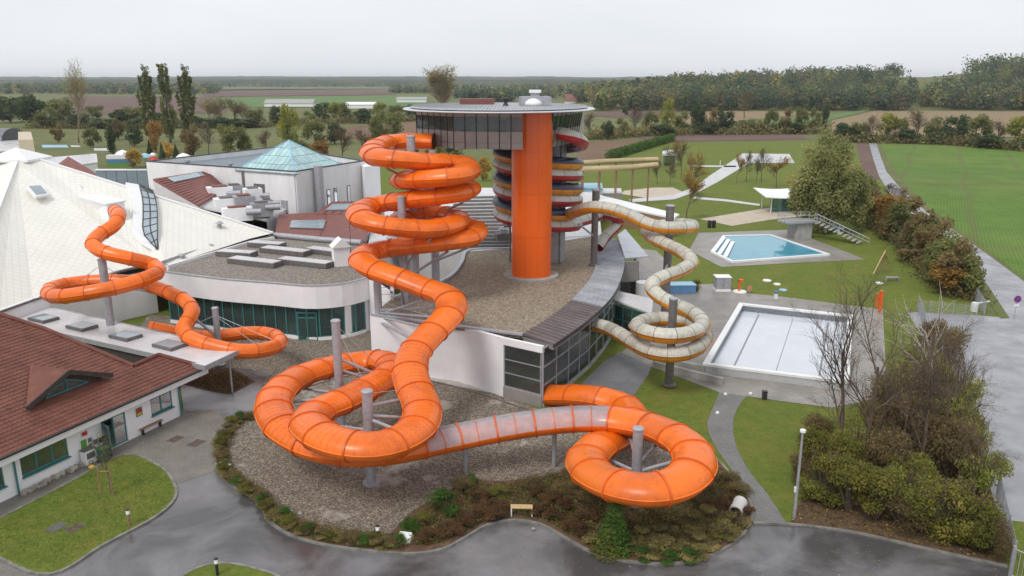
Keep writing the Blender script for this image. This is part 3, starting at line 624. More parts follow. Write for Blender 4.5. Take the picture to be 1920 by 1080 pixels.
mb = MB(); a, b = P(310, 502, ZC), P(472, 446, ZC); mb.beam(a + Vector((-.3, 0, .3)), b + Vector((-.3, 0, .3)), .12, .8); u = (b - a).normalized(); v = Vector((-u.y, u.x, 0))
mb.obox((a + b) / 2 + v * .5 + Vector((0, 0, .05)), (b - a) / 2, v * .5, (0, 0, .06)); mb.build('gutter', M['galv'], t)
for k in (.18, .5, .8):
    p = a.lerp(b, k) + v * .15; MB().lathe(p + Vector((0, 0, .1)), [(.18, 0), (.2, .3), (.36, .35), (.38, .6), (.2, .75)], 14).build('fan_cowl', M['galv'], t, True, angle=40)
mb = MB(); q = [P(515, 441, ZC + .25), P(600, 449, ZC + .25), P(678, 455, ZC + .25)]
for a, b in zip(q, q[1:]): mb.bar(a, b, .35, n=10)
mb.build('duct', M['galv'], t, True, angle=50)
# ---------------------------------------------------------------- cream tent-roofed hall
A = P(73, 299, 15); Af = PD(30, 304, A.y - 3.2); Al = PD(-5, 298, A.y)
E_ = P(512, 437, 6.2); R_ = A.lerp(E_, (262 - 73) / (512 - 73)); F1 = P(62, 561, 4.5); F0 = P(0, 583, 4.5); Fc = P(-95, 626, 4.5); G1 = P(285, 493, 5.4); Gm = P(225, 507, 5.2); J = P(470, 447, 6.0); K = P(312, 498, 5.7)
t = thing('tent_roof_hall', 'pool hall under a huge cream shingled pyramid roof with white cap', 'building', (F1.x - 6, F1.y + 18, 0)); TH_ = t
def uvmesh(name, faces, m, parent):
    me = bpy.data.meshes.new(name); vs = []; fs = []; uvs = []
    for f in faces:
        f = [Vector(p) for p in f]; n = (f[1] - f[0]).cross(f[2] - f[0]).normalized()
        if n.z < 0: f = f[::-1]; n = -n
        ax = Vector((0, 0, 1)).cross(n)
        ax = ax.normalized() if ax.length > 1e-4 else Vector((1, 0, 0)); ay = n.cross(ax)
        o = len(vs); vs += [p - wl(parent) for p in f]; fs.append(tuple(range(o, o + len(f)))); uvs += [(p.dot(ax), p.dot(ay)) for p in f]
    me.from_pydata([tuple(v) for v in vs], [], fs); ul = me.uv_layers.new(name='UVMap')
    for i, u in enumerate(uvs): ul.data[i].uv = u
    me.materials.append(m); o = bpy.data.objects.new(name, me); C.objects.link(o); o.parent = parent; WL[o.name] = wl(parent); return o
B0 = A + Vector((-2, 28, -9)); B1 = Al + Vector((-45, 0, -9.5)); 
uvmesh('shingle_roof', [(Af, A, R_, G1), (Af, G1, Gm), (Af, Gm, F1), (Af, F1, F0), (Af, F0, Fc), (R_, E_, J), (R_, J, K), (R_, K, G1), (Al, Af, Fc), (Al, Fc, B1), (Al, B1, B0), (Al, B0, A), (A, B0, E_)], M['cream'], t)
for a, b in ((A, E_), (Af, Fc)):
    mb = MB(); mb.beam(a + Vector((0, 0, .06)), b + Vector((0, 0, .06)), .4, .14); mb.build('ridge_trim', M['white_trim'], t)
cc = (A + Al) / 2; cc.z = 14.9
mb = MB(); w = 2.6; mb.add([cc + Vector((x * w, y * w, z)) for x, y, z in ((-1, -1, 0), (1, -1, 0), (1, 1, 0), (-1, 1, 0), (-1, -1, .25), (1, -1, .25), (1, 1, .25), (-1, 1, .25), (0, 0, 1.5))], [(0, 1, 5, 4), (1, 2, 6, 5), (2, 3, 7, 6), (3, 0, 4, 7), (4, 5, 8), (5, 6, 8), (6, 7, 8), (7, 4, 8), (3, 2, 1, 0)])
mb.build('roof_cap', M['white_trim'], t)
mb = MB(); wall_run(mb, [Fc, F0, F1, Gm, G1], 0, 4.6, .3); wall_run(mb, [G1, K, J, E_], 3.0, 5.75, .5); mb.build('wall', M['white'], t)
mb = MB(); ev = [Fc, F0, F1, Gm, G1]
for a, b in zip(ev, ev[1:]): mb.beam(a - Vector((0, .25, .05)), b - Vector((0, .25, .05)), .4, .18)
mb.build('gutter', M['galv_d'], t)
pl1 = plane(Af, G1, F1)
for x, y in ((68, 360), (155, 348)):                 # roof windows
    q = [rp(px, py, plane(Af, A, G1)) for px, py in ((x - 20, y - 9), (x + 8, y - 11), (x + 24, y + 8), (x - 2, y + 12))]
    n = plane(Af, A, G1)[1]; n = n if n.z > 0 else -n; wf = MB(); wf.plate([p + n * .25 for p in q][::-1], .3); w_ = wf.build('roof_window', M['white_trim'], t)
    ce = sum(q, Vector()) / 4; MB().plate([ce + (p - ce) * .78 + n * .28 for p in q][::-1], .02).build('pane', M['glass_sky'], w_)
# dormer box the slide comes out of
plD = plane(Af, A, G1)
hD = rp(218, 410, plD).y; print('dormer', hD); f1, f2 = PD(200, 384, hD - 1.6), PD(233, 378, hD - .2); hh = Vector((0, 0, 1.9)); r1, r2 = rp(143, 369, plD), rp(178, 362, plD)
mb = MB(); f1b, f2b = f1 - hh, f2 - hh; dep = (r1 - f1); r1b = rp(186, 425, plD)
mb.add([f1, f2, f2b, f1b, r1, r2, f2b + Vector((-2.5, 4.5, 0)), f1b + Vector((-4.5, 3.5, 0))], [(0, 3, 2, 1), (0, 1, 5, 4), (0, 4, 7, 3), (1, 2, 6, 5)])
mb.build('dormer_box', M['white'], t)
mb = MB(); mb.plate([f1 + Vector((0, -.15, .12)), f2 + Vector((.15, 0, .12)), r2 + Vector((0, 0, .1)), r1 + Vector((0, 0, .1))], .14); mb.build('dormer_roof', M['cream'] if False else M['white_trim'], t)
# glazed strip between the two roof faces
n = plD[1] if plD[1].z > 0 else -plD[1]
from mathutils.geometry import intersect_ray_tri
ROOF_TRI = [(Af, A, R_), (Af, R_, G1), (Af, G1, Gm), (Af, Gm, F1), (R_, E_, J), (R_, J, K), (R_, K, G1)]
def rhit(px, py):
    o = Vector((0, 0, CAMH)); d = ray(px, py); best = None
    for a_, b_, c_ in ROOF_TRI:
        h_ = intersect_ray_tri(a_, b_, c_, d, o, True)
        if h_ and (best is None or (h_ - o).length < (best - o).length): best = h_
    return best or rp(px, py, plD)
sL = [rhit(x, y) + n * .45 for x, y in smoothpoly([(259, 352), (266, 384), (266, 420), (267, 446), (290, 472)], False, 3)]
sR = [rhit(x, y) + n * .45 for x, y in smoothpoly([(285, 363), (292, 392), (293, 425), (293, 452), (293, 474)], False, 3)]
sL, sR = resample(sL, n=11), resample(sR, n=11)
for i in range(11):
    for k0, k1 in ((0, .5), (.5, 1)):
        q = [sL[i].lerp(sR[i], k0), sL[i + 1].lerp(sR[i + 1], k0), sL[i + 1].lerp(sR[i + 1], k1), sL[i].lerp(sR[i], k1)]
        ce = sum(q, Vector()) / 4; MB().plate([ce + (p - ce) * .93 for p in q], .04).build('pane', M['glass_sky'], t)
mb = MB()
for i in range(12): mb.beam(sL[i], sR[i], .09, .12)
for s in (sL, sR, [a.lerp(b, .5) for a, b in zip(sL, sR)]):
    for a, b in zip(s, s[1:]): mb.beam(a, b, .1, .14)
mb.build('glazing_bars', M['dark_metal'], t)
sO = [rhit(x, y) + n * .47 for x, y in smoothpoly([(234, 348), (246, 384), (247, 420), (245, 440), (262, 456)], False, 3)]; sO = resample(sO, n=11)
mb = MB()
for i in range(11): mb.plate([sO[i], sO[i + 1], sL[i + 1], sL[i]], .5)
mb.build('roof_rib', M['white_trim'], t)
mb = MB(); q = rp(412, 427, plane(R_, K, J)); mb.lathe(q + Vector((0, 0, -.2)), [(.25, 0), (.25, .6), (.5, .7), (.1, 1.0)], 10); mb.build('roof_vent', M['galv'], t)
# ---------------------------------------------------------------- entrance building
E1, E2 = P(382, 689, 3.0), P(0, 858, 3.0); u = (E1 - E2).normalized(); nU = Vector((-u.y, u.x, 0)); PIT = radians(22)
sl_dir = (nU * cos(PIT) + Vector((0, 0, sin(PIT)))).normalized(); nrm = u.cross(sl_dir); nrm = nrm if nrm.z > 0 else -nrm; plA = (E1, nrm)
t = thing('entrance_building', 'entrance building with red tile roof, white walls and triangular dormer', 'building', ((E1.x + E2.x) / 2 - 5, (E1.y + E2.y) / 2, 0)); EB = t
E3 = E2 - u * 14
outl = [rp(x, y, plA) for x, y in ((0, 590), (82, 617), (250, 687), (297, 666))] + [E1 + Vector((0, 0, 0)), E3, E3 + sl_dir * 16]
v0 = rp(0, 590, plA); outl = [v0 + (v0 - rp(82, 617, plA)).normalized() * 3] + outl[1:]
outl[-1] = E3 + sl_dir * ((outl[0] - E1).dot(sl_dir))
mb = MB(); mb.plate([p - nrm * .06 for p in outl][::-1] if ((outl[1] - outl[0]).cross(outl[2] - outl[1])).dot(nrm) < 0 else [p - nrm * .06 for p in outl], .2); mb.build('roof_deck', M['dark_wood'], t)
# clay tiles laid course by course inside the roof outline
def inside(s, h, poly2):
    c = False
    for (x1, y1), (x2, y2) in zip(poly2, poly2[1:] + poly2[:1]):
        if (y1 > h) != (y2 > h) and s < (x2 - x1) * (h - y1) / (y2 - y1) + x1: c = not c
    return c
poly2 = [((p - E1).dot(u), (p - E1).dot(sl_dir)) for p in outl]
TW, THh = .30, .34; mb = MB(); smin = min(p[0] for p in poly2); hmax = max(p[1] for p in poly2); S0 = -22
rr = random.Random(3)
for j in range(int(hmax / THh) + 1):
    h0 = j * THh
    for i in range(int((0 - S0) / TW) + 2):
        s0 = S0 + i * TW
        if not inside(s0 + TW / 2, h0 + THh / 2, poly2): continue
        lo = .055 + rr.uniform(-.008, .008); b0 = E1 + u * s0 + sl_dir * (h0 - .03)
        vs = []
        for dh, e in ((0, lo), (THh + .03, .012)):
            for ds, k in ((0, .35), (.33, 1), (.66, 1), (1, .1)): vs.append(b0 + u * (ds * TW) + sl_dir * dh + nrm * (e * (.35 + .65 * k)))
        vs += [b0 + u * (ds * TW) - nrm * .02 for ds in (0, .33, .66, 1)]
        mb.add(vs, [(0, 1, 5, 4), (1, 2, 6, 5), (2, 3, 7, 6), (8, 9, 1, 0), (9, 10, 2, 1), (10, 11, 3, 2)])
tag(mb.build('roof_tile', M['tile'], t), kind='stuff')
mb = MB(); vg = [rp(x, y, plA) + nrm * .08 for x, y in ((-20, 583.5), (82, 617), (250, 687), (297, 666))] + [E1 + nrm * .08]
for a, b in zip(vg, vg[1:]): mb.bar(a, b, .14, n=6)
mb.build('verge_tile', M['tile'], t)
fz = Vector((0, 0, .38))
mb = MB(); a, b = E3 + u * -.2, E1 + u * .25; o_ = -nU * .12
mb.obox((a + b) / 2 + o_ - Vector((0, 0, .26)), (b - a) / 2, nU * .05, (0, 0, .24)); mb.build('fascia', M['white_trim'], t)
mb = MB(); mb.beam(a + o_ * 1.9 + Vector((0, 0, .0)), b + o_ * 1.9 + Vector((0, 0, .0)), .16, .12); mb.build('gutter', M['dark_metal'], t)
mb = MB(); mb.obox((a + b) / 2 + nU * .55 - Vector((0, 0, .46)), (b - a) / 2, nU * .7, (0, 0, .03)); mb.build('soffit', M['white_trim'], t)
# wall with openings, along the base line
b1, b0 = P(341, 779, 0), P(0, 944, 0); bu = (b1 - b0).normalized(); bn = Vector((bu.y, -bu.x, 0)); bL = (b1 - b0).length   # bn points to the forecourt
def bp(px, py): return (P(px, py, 0) - b0).dot(bu)
s_at = lambda px: ((b0 + bu * 0) - b0).dot(bu) if False else None
def s_of(px, z):     # distance along the wall of pixel column px at height z
    lo, hi = -12.0, bL + 2
    for _ in range(50):
        m_ = (lo + hi) / 2; q = b0 + bu * m_ + Vector((0, 0, z)); d = q - Vector((0, 0, CAMH)); dep = d.y * cos(TH) - d.z * sin(TH); X = 960 + FPX * d.x / dep
        if X < px: lo = m_
        else: hi = m_
    return lo
WTOP = 2.85
ops = [(-7.5, -5.6, .95, 2.3, 'window', 2), (s_of(-30, 1.2), s_of(9, 1.2), .9, 2.2, 'window', 1), (s_of(42, 1), s_of(128, 1.4), .9, 2.25, 'window', 3), (s_of(193, 1), s_of(238, 1), .05, 2.2, 'door', 2), (s_of(283, 1.5), s_of(323, 1.6), 1.0, 2.25, 'window', 2)]
cur = -9.0; mb = MB()
def wblock(mb, s0, s1, z0, z1):
    if s1 - s0 > .01 and z1 - z0 > .01: mb.obox(b0 + bu * (s0 + s1) / 2 - bn * .15 + Vector((0, 0, (z0 + z1) / 2)), bu * (s1 - s0) / 2, bn * .15, (0, 0, (z1 - z0) / 2))
for s0, s1, z0, z1, kd, nb in ops:
    wblock(mb, cur, s0, 0, WTOP); wblock(mb, s0, s1, 0, z0); wblock(mb, s0, s1, z1, WTOP); cur = s1
wblock(mb, cur, bL, 0, WTOP)
mb.obox(b1 - bn * 4 - bu * .15 + Vector((0, 0, WTOP / 2)), bu * .15, bn * 3.85, (0, 0, WTOP / 2)); mb.build('wall', M['white'], t)
for s0, s1, z0, z1, kd, nb in ops:
    fr_ = MB(); c0 = b0 - bn * .12
    def ob(m_, sa, sb, za, zb, dpt=.05, out=0): m_.obox(c0 + bn * out + bu * (sa + sb) / 2 + Vector((0, 0, (za + zb) / 2)), bu * (sb - sa) / 2, bn * dpt, (0, 0, (zb - za) / 2))
    for k in range(nb + 1):
        s = s0 + (s1 - s0) * k / nb; ob(fr_, max(s0, s - .05), min(s1, s + .05), z0, z1)
    ob(fr_, s0, s1, z0, z0 + .1, .06, .004); ob(fr_, s0, s1, z1 - .1, z1, .06, .004)
    if kd == 'window': ob(fr_, s0 - .05, s1 + .05, z0 - .06, z0, .16, .1)
    w_ = fr_.build(kd, M['teal'], t)
    for k in range(nb):
        if kd == 'door' and k == 0: continue
        g_ = MB(); ob(g_, s0 + (s1 - s0) * k / nb + .05, s0 + (s1 - s0) * (k + 1) / nb - .05, z0 + .1, z1 - .1, .01); g_.build('pane', M['glass'], w_)
    if kd == 'door':                                   # one leaf stands open
        hng = b0 + bu * (s0 + .05); e = (bn * .95 + bu * -.25).normalized(); q = MB()
        q.obox(hng + e * .5 + Vector((0, 0, 1.1)), e * .5, bu * .03, (0, 0, 1.05)); q.build('door_leaf', M['teal'], w_)
        q = MB(); q.obox(hng + e * .5 + bu * .035 + Vector((0, 0, 1.2)), e * .36, bu * .005, (0, 0, .8)); q.obox(hng + e * .5 - bu * .035 + Vector((0, 0, 1.2)), e * .36, bu * .005, (0, 0, .8)); q.build('pane', M['glass'], w_)
mb = MB(); mb.obox(b0 + bu * (bL / 2 - 4.5) - bn * 4 + Vector((0, 0, .1)), bu * (bL / 2 + 4.3), bn * 3.6, (0, 0, .05)); mb.build('floor', M['int_floor'], t)
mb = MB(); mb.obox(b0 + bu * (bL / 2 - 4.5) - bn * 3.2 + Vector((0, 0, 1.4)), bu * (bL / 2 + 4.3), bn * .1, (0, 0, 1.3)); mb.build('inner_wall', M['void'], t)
for s in (s_of(32, .5), bL - .12):
    mb = MB(); mb.bar(b0 + bu * s + bn * .1, b0 + bu * s + bn * .1 + Vector((0, 0, 2.6)), .06); mb.build('downpipe', M['teal'], t)
# dormer
pk_r = rp(82, 684, plA); gl_, gr_ = rp(50, 764, plA), rp(194, 708, plA)
gm = (gl_ + gr_) / 2; apex = PD(114, 691, gm.y) ; apex = gm + (gl_ - gr_).normalized() * 0 + Vector((0, 0, 1.3)); 
rdg = apex - bn * 0 + nU * 3.2; 
hr = (apex.z - gm.z) / tan(PIT); rdg = Vector((apex.x, apex.y, apex.z)) + nU * (hr * .98)
dm = MB(); dm.plate([apex - nU * .35, rdg, gl_ - nU * .3 - u * .3], .12) if False else None
ol, orr = gl_ - u * .35 - nU * .45, gr_ + u * .35 - nU * .45; ap2 = apex - nU * .45 + Vector((0, 0, .16))
ol.z += .12; orr.z += .12
rdg += Vector((0, 0, .16))
dm = MB(); dm.plate([ap2, rdg, ol], .12); dm.plate([ap2, orr, rdg], .12); dmo = dm.build('dormer_roof', M['tile'], t)
mb = MB()
for a, b in ((ap2, ol), (ap2, orr)): mb.beam(a - nU * .04, b - nU * .04, .12, .3)
mb.build('barge_board', M['dark_wood'], dmo)
gb = MB(); gb.plate([gl_, gr_, apex], .08); gb.build('dormer_gable', M['dark_wood'], t)
o2 = -nU * .03; mid = gm
wq = [gl_.lerp(gr_, .22) + Vector((0, 0, .14)), gl_.lerp(gr_, .78) + Vector((0, 0, .14)), gl_.lerp(gr_, .66) + Vector((0, 0, .5)), apex - Vector((0, 0, .42)), gl_.lerp(gr_, .30) + Vector((0, 0, .5))]
dw = MB(); dw.plate([p - nU * .05 for p in wq], .03); dwo = dw.build('dormer_window', M['glass'], t)
mb = MB()
for a, b in zip(wq, wq[1:] + wq[:1]): mb.beam(a - nU * .08, b - nU * .08, .06, .08)
mb.beam((wq[0] + wq[1]) / 2 - nU * .08, wq[3] - nU * .08, .08, .08); mb.build('frame', M['teal'], dwo)
# flat canopy roof with roof lights
t = thing('entrance_canopy', 'pale flat canopy roof with four skylights on slim posts', 'canopy', tuple(P(436, 737, 0)[:2]) + (0,))
ZK = 3.4; kc = [P(x, y, ZK) for x, y in ((2, 590), (65, 569), (450, 656), (384, 687), (297, 666), (95, 621))]
mb = MB(); mb.prism([p[:2] for p in kc], ZK - .3, ZK); mb.build('roof', M['flat_roof'], t)
mb = MB()
for i in range(len(kc)): mb.beam(kc[i] - Vector((0, 0, .14)), kc[(i + 1) % len(kc)] - Vector((0, 0, .14)), .1, .38)
mb.build('edge_trim', M['galv'], t)
ku = (kc[2] - kc[1]).normalized(); kv = Vector((-ku.y, ku.x, 0))
for x, y in ((82, 600), (154, 615), (236, 633), (318, 650)):
    c = P(x, y, ZK); r = MB(); r.obox(c + Vector((0, 0, .12)), ku * 1.15, kv * .75, (0, 0, .14)); r_ = r.build('roof_light', M['galv_d'], t); MB().obox(c + Vector((0, 0, .27)), ku * 1.05, kv * .65, (0, 0, .02)).build('pane', M['glass_sky'], r_)
for x, y in ((436, 737),):
    p = P(x, y, 0); mb = MB(); mb.bar(p, p + Vector((0, 0, ZK - .3)), .08); mb.build('post', M['galv'], t)
mb = MB(); a, b = P(95, 621, ZK), P(297, 666, ZK); wall_run(mb, [a + Vector((0, .3, 0)), b + Vector((0, .3, 0))], 0, ZK - .3, .1); mb.build('board_wall', M['dark_wood'], t)
# ---------------------------------------------------------------- white hall with glass pyramid
ZE = 11.5; ec = [P(x, y, ZE) for x, y in ((277, 309), (553, 329), (682, 308), (520, 281))]
t = thing('glass_pyramid_hall', 'stained white hall with aqua glass pyramid on a flat roof', 'building', (ec[1].x, ec[1].y, 0))
mb = MB(); wall_run(mb, ec + ec[:1], 0, ZE + .5, .4); mb.build('wall', M['white_dirty'], t)
mb = MB(); mb.prism([p[:2] for p in ec], ZE - .6, ZE - .3); mb.build('roof', M['blue_roof'], t)
mb = MB()
for a, b in zip(ec, ec[1:] + ec[:1]): mb.beam(a + Vector((0, 0, .55)), b + Vector((0, 0, .55)), .5, .12)
mb.build('coping', M['dark_metal'], t)
ex2 = [P(x, y, ZE) for x, y in ((684, 313), (712, 309), (705, 302), (672, 306))]
mb = MB(); mb.prism([p[:2] for p in ex2], 0, ZE); mb.build('stair_block', M['white'], t)
pb = [P(x, y, ZE + .2) for x, y in ((440, 319), (552, 327), (645, 311), (540, 300))]; pc = sum(pb, Vector()) / 4; apx = Vector((pc.x, pc.y, 15.6))
def clip(poly, f):      # keep f(p) >= 0
    out = []
    for a, b in zip(poly, poly[1:] + poly[:1]):
        fa, fb = f(a), f(b)
        if fa >= 0: out.append(a)
        if fa * fb < 0: k = fa / (fa - fb); out.append((a[0] + (b[0] - a[0]) * k, a[1] + (b[1] - a[1]) * k))
    return out
for fi in range(4):
    a, b = pb[fi], pb[(fi + 1) % 4]; nu, nv = (13, 4)
    if fi in (2, 3): MB().plate([a, b, apx], .05).build('glass_face', M['glass_roof'], t); continue
    for i in range(nu):
        for j in range(nv):
            q = [(-1 + 2 * i / nu, j / nv), (-1 + 2 * (i + 1) / nu, j / nv), (-1 + 2 * (i + 1) / nu, (j + 1) / nv), (-1 + 2 * i / nu, (j + 1) / nv)]
            q = clip(clip(q, lambda p: 1 - p[1] - p[0]), lambda p: 1 - p[1] + p[0])
            if len(q) < 3: continue
            cu = sum(p[0] for p in q) / len(q); cv = sum(p[1] for p in q) / len(q)
            w3 = [(a + b) / 2 + (b - a) / 2 * (cu + (p[0] - cu) * .93) + (apx - (a + b) / 2) * (cv + (p[1] - cv) * .95) for p in q]
            MB().plate(w3, .06).build('pane', M['glass_roof'], t)
    mb = MB(); mb.plate([a - Vector((0, 0, .06)), b - Vector((0, 0, .06)), apx - Vector((0, 0, .06))], .05); mb.build('glazing_frame', M['galv_d'], t)
mb = MB()
for p in pb: mb.beam(p, apx, .16, .16)
mb.build('hip_bar', M['lightblue'], t)
wu = (ec[2] - ec[1]).normalized(); wn = Vector((wu.y, -wu.x, 0)); wL = (ec[2] - ec[1]).length
def on_face(k, z): return ec[1].lerp(ec[2], k) + Vector((0, 0, z - ZE)) + wn * .21
for k in (.28, .42, .52, .72):
    p = on_face(k, 7.3); w_ = MB().obox(p, wu * .4, wn * .05, (0, 0, 1.5)).build('window', M['dark_metal'], t); MB().obox(p + wn * .04, wu * .3, wn * .02, (0, 0, 1.4)).build('pane', M['glass'], w_)
mb = MB(); p = on_face(.24, 0); mb.bar(p + wn * .7, p + wn * .7 + Vector((0, 0, ZE + 1)), .65, n=12); mb.build('flue', M['galv'], t, True, angle=40)
lu = (ec[0] - ec[1]).normalized(); ln = Vector((-lu.y, lu.x, 0)); ln = ln if ln.y < 0 else -ln
for k, z, w, h, m_ in ((.22, 8.8, 1.0, 1.2, 'galv_d'), (.07, 6.8, .6, 1.2, 'galv'), (.32, 9.0, .25, 2.6, 'galv_d')):
    p = ec[1].lerp(ec[0], k) + ln * .22; p.z = z; MB().obox(p, lu * w, ln * .06, (0, 0, h)).build('louvre', M[m_], t)
for k in (.25, .55, .8):
    p = ec[0].lerp(ec[1], k) + Vector((.5, 1.2, -.3)); MB().lathe(p, [(.25, 0), (.25, .9), (.45, 1.0), (.45, 1.25)], 10).build('roof_vent', M['galv'], t)
# ---------------------------------------------------------------- red roofs in the middle
def simple_roof(name, label, pts, base, wallm=None, roofm=None, ribs=10, lights=()):
    pts = [PD(*p) for p in pts]; cx = sum(pts, Vector()) / len(pts); t = thing(name, label, 'building', (cx.x, cx.y, 0))
    nn = (pts[1] - pts[0]).cross(pts[2] - pts[1]); pp = pts if nn.z > 0 else pts[::-1]
    n = nn.normalized() if nn.z > 0 else -nn.normalized()
    mb = MB()
    tri = [(0, i, i + 1) for i in range(1, len(pp) - 1)]
    mb.add(pp + [p - Vector((0, 0, .3)) for p in pp], tri + [(i, len(pp) + i, len(pp) + (i + 1) % len(pp), (i + 1) % len(pp)) for i in range(len(pp))]); mb.build('roof', roofm or M['tile_far'], t)
    mb = MB()
    for a, b in zip(pts, pts[1:] + pts[:1]):
        mb.add([a - Vector((0, 0, .3)), b - Vector((0, 0, .3)), (b.x, b.y, base), (a.x, a.y, base)], [(0, 1, 2, 3), (3, 2, 1, 0)])
    mb.build('wall', wallm or M['white'], t)
    a, d = pts[0], pts[-1]; b, c = pts[1], pts[2]
    mb = MB()
    for i in range(1, ribs):
        k = i / ribs; mb.beam(a.lerp(d, k) + n * .06, b.lerp(c, k) + n * .06, .1, .07)
    mb.build('roof_batten', roofm or M['tile_far'], t)
    for (k0, l0, k1, l1, nb) in lights:
        def at(k, l): return a.lerp(d, l).lerp(b.lerp(c, l), k) + n * .18
        for i in range(nb):
            q = [at(k0 + (k1 - k0) * (i + .04) / nb, l0), at(k0 + (k1 - k0) * (i + .96) / nb, l0), at(k0 + (k1 - k0) * (i + .96) / nb, l1), at(k0 + (k1 - k0) * (i + .04) / nb, l1)]
            if (q[1] - q[0]).cross(q[2] - q[1]).z < 0: q = q[::-1]
            MB().plate(q, .12).build('roof_light', M['glass_sky'], t)
    return t
simple_roof('red_roof_wing', 'small wing with red ribbed roof and glazed strip beside cream roof', [(287, 335, 108), (387, 320, 116), (425, 352, 110), (372, 384, 100)], 4, ribs=14, lights=[(.2, .08, .85, .26, 8)])
simple_roof('red_roof_wing', 'wide low wing with dark red roof behind the wavy fascia hall', [(515, 440, 95), (523, 402, 104), (700, 392, 107), (684, 452, 93)], 3, ribs=2, lights=[(.3, .15, .62, .52, 8)])
simple_roof('red_roof_wing', 'steep red roof with short glazed strip behind the orange coils', [(590, 402, 104), (622, 378, 110), (720, 376, 112), (715, 400, 105)], 4, ribs=8, lights=[(.25, .1, .7, .45, 5)])
t = simple_roof('plant_building', 'flat grey plant roof crowded with ventilation units', [(372, 386, 101), (430, 348, 112), (575, 372, 116), (500, 412, 101)], 3, roofm=M['flat_roof'], ribs=1)
rr = random.Random(5)
for i, (x, y, w, d_, h) in enumerate(((413, 372, 3.2, 2, 1.8), (440, 366, 2.2, 2, 1.6), (428, 388, 3.4, 2.0, 1.4), (458, 388, 2.6, 2.2, 1.7), (475, 378, 2.2, 2, 2.0), (490, 394, 2.6, 1.6, 1.2), (445, 402, 3.6, 1.4, 1.1), (500, 385, 1.4, 1.4, 1.0))):
    p = PD(x, y, 104 - (y - 385) * .25); p.z = max(p.z, 6.6) - .2; lab = ['boxy white ventilation unit', 'grey ventilation unit with rounded duct', 'rust-topped ventilation unit', 'low white air duct box'][i % 4]
    tt = thing('ventilation_unit', lab + ' on the plant roof', 'vent unit', p, 'ventilation units on the plant roof')
    MB().box(p - Vector((0, 0, .6)), (w, d_, h + .6), .5).build('casing', M['galv' if i % 2 else 'white'], tt); MB().box(p + Vector((0, 0, h)), (w * .6, d_ * .7, .2), .5).build('lid', M['galv_d'] if i % 3 else M['tile_far'], tt)
    q = p + Vector((w * .6, -.3, h * .5)); MB().bar(q - Vector((.9, 0, 0)), q + Vector((.9, .4, 0)), .4, n=10).build('duct', M['galv'], tt, True, angle=40)
# ribbed white roof behind coils
t = thing('ribbed_roof_hall', 'low hall with pale ribbed metal roof behind the tower', 'building', tuple(P(880, 430, 5)[:2]) + (0,))
q = [P(x, y, 5.0) for x, y in ((690, 462), (700, 398), (880, 352), (1010, 352), (1120, 362), (1128, 440), (960, 466), (870, 472))]
mb = MB(); mb.prism([p[:2] for p in q], 0, 5); mb.build('roof', M['flat_roof'], t)
y0 = 466
for i in range(15):
    yy = 464 - i * 6.6; a, b = P(800 if yy > 400 else 850, yy, 5.1), P(956, yy - 2, 5.1); mb = MB(); mb.beam(a, b, .55, .45); mb.build('roof_rib', M['galv_d'], t)
for x, y in ((830, 452), (866, 455), (945, 452), (760, 452), (735, 470)):
    p = P(x, y, 5); tt = thing('ventilation_unit', 'small dark ventilation unit on the pale ribbed roof', 'vent unit', p, 'vents on the ribbed roof'); MB().box(p, (2, 1.6, 1.0), .2).build('casing', M['galv_d'], tt); MB().lathe(p + Vector((0, 0, 1)), [(.5, 0), (.5, .4), (.7, .5), (.3, .8)], 12).build('cowl', M['galv'], tt)
# left background buildings
def block(name, label, pts, z0, z1, wm, rm, cat='building', windows=()):
    q = [P(x, y, z1) for x, y in pts]; cx = sum(q, Vector()) / len(q); t = thing(name, label, cat, (cx.x, cx.y, 0))
    mb = MB(); mb.prism([p[:2] for p in q], z0, z1 - .25); mb.build('wall', wm, t)
    A_ = [cx + (p - cx) * 1.02 for p in q]; mb = MB(); mb.prism([p[:2] for p in A_], z1 - .25, z1); mb.build('roof', rm, t)
    for (i, ka, kb, za, zb, n_) in windows:
        a, b = q[i], q[(i + 1) % len(q)]; uu = (b - a).normalized(); nv = Vector((uu.y, -uu.x, 0)); nv = nv if (nv.dot(a - cx) > 0) else -nv; L_ = (b - a).length
        for j in range(n_):
            k = ka + (kb - ka) * (j + .5) / n_; p = a.lerp(b, k); p.z = (za + zb) / 2
            w_ = MB().obox(p + nv * .02, uu * (L_ * (kb - ka) / n_ * .4), nv * .06, (0, 0, (zb - za) / 2)).build('window', M['white_trim'], t); MB().obox(p + nv * .07, uu * (L_ * (kb - ka) / n_ * .33), nv * .03, (0, 0, (zb - za) / 2 * .88)).build('pane', M['glass'], w_)
    return t
t = block('clinic_building', 'beige building with pale barrel roof at the left edge of the park', [(-60, 285), (64, 281), (60, 262), (-60, 264)], 0, 7.0, M['beige_wall'], M['flat_roof'], windows=[(0, .05, .95, 3.6, 6.0, 8), (0, .05, .95, .8, 2.8, 8)])
q0, q1 = P(-60, 262, 7), P(27, 262, 7); mb = MB()
for i in range(9):
    a = pi * i / 8; b = pi * (i + 1) / 8; f = lambda an: Vector((0, -cos(an) * 6, sin(an) * 3.4))
    mb.add([q0 + f(a), q1 + f(a), q1 + f(b), q0 + f(b)], [(0, 1, 2, 3), (3, 2, 1, 0)])
mb.build('barrel_roof', M['galv'], t)
mb = MB(); mb.prism([P(x, y, 10)[:2] for x, y in ((34, 262), (62, 262), (58, 247), (34, 247))], 5, 10); mb.build('stair_tower', M['beige_wall'], t)
block('flat_roof_building', 'long low white building behind the cream pyramid roof', [(60, 322), (182, 304), (180, 288), (60, 298)], 0, 5, M['white'], M['flat_roof'])
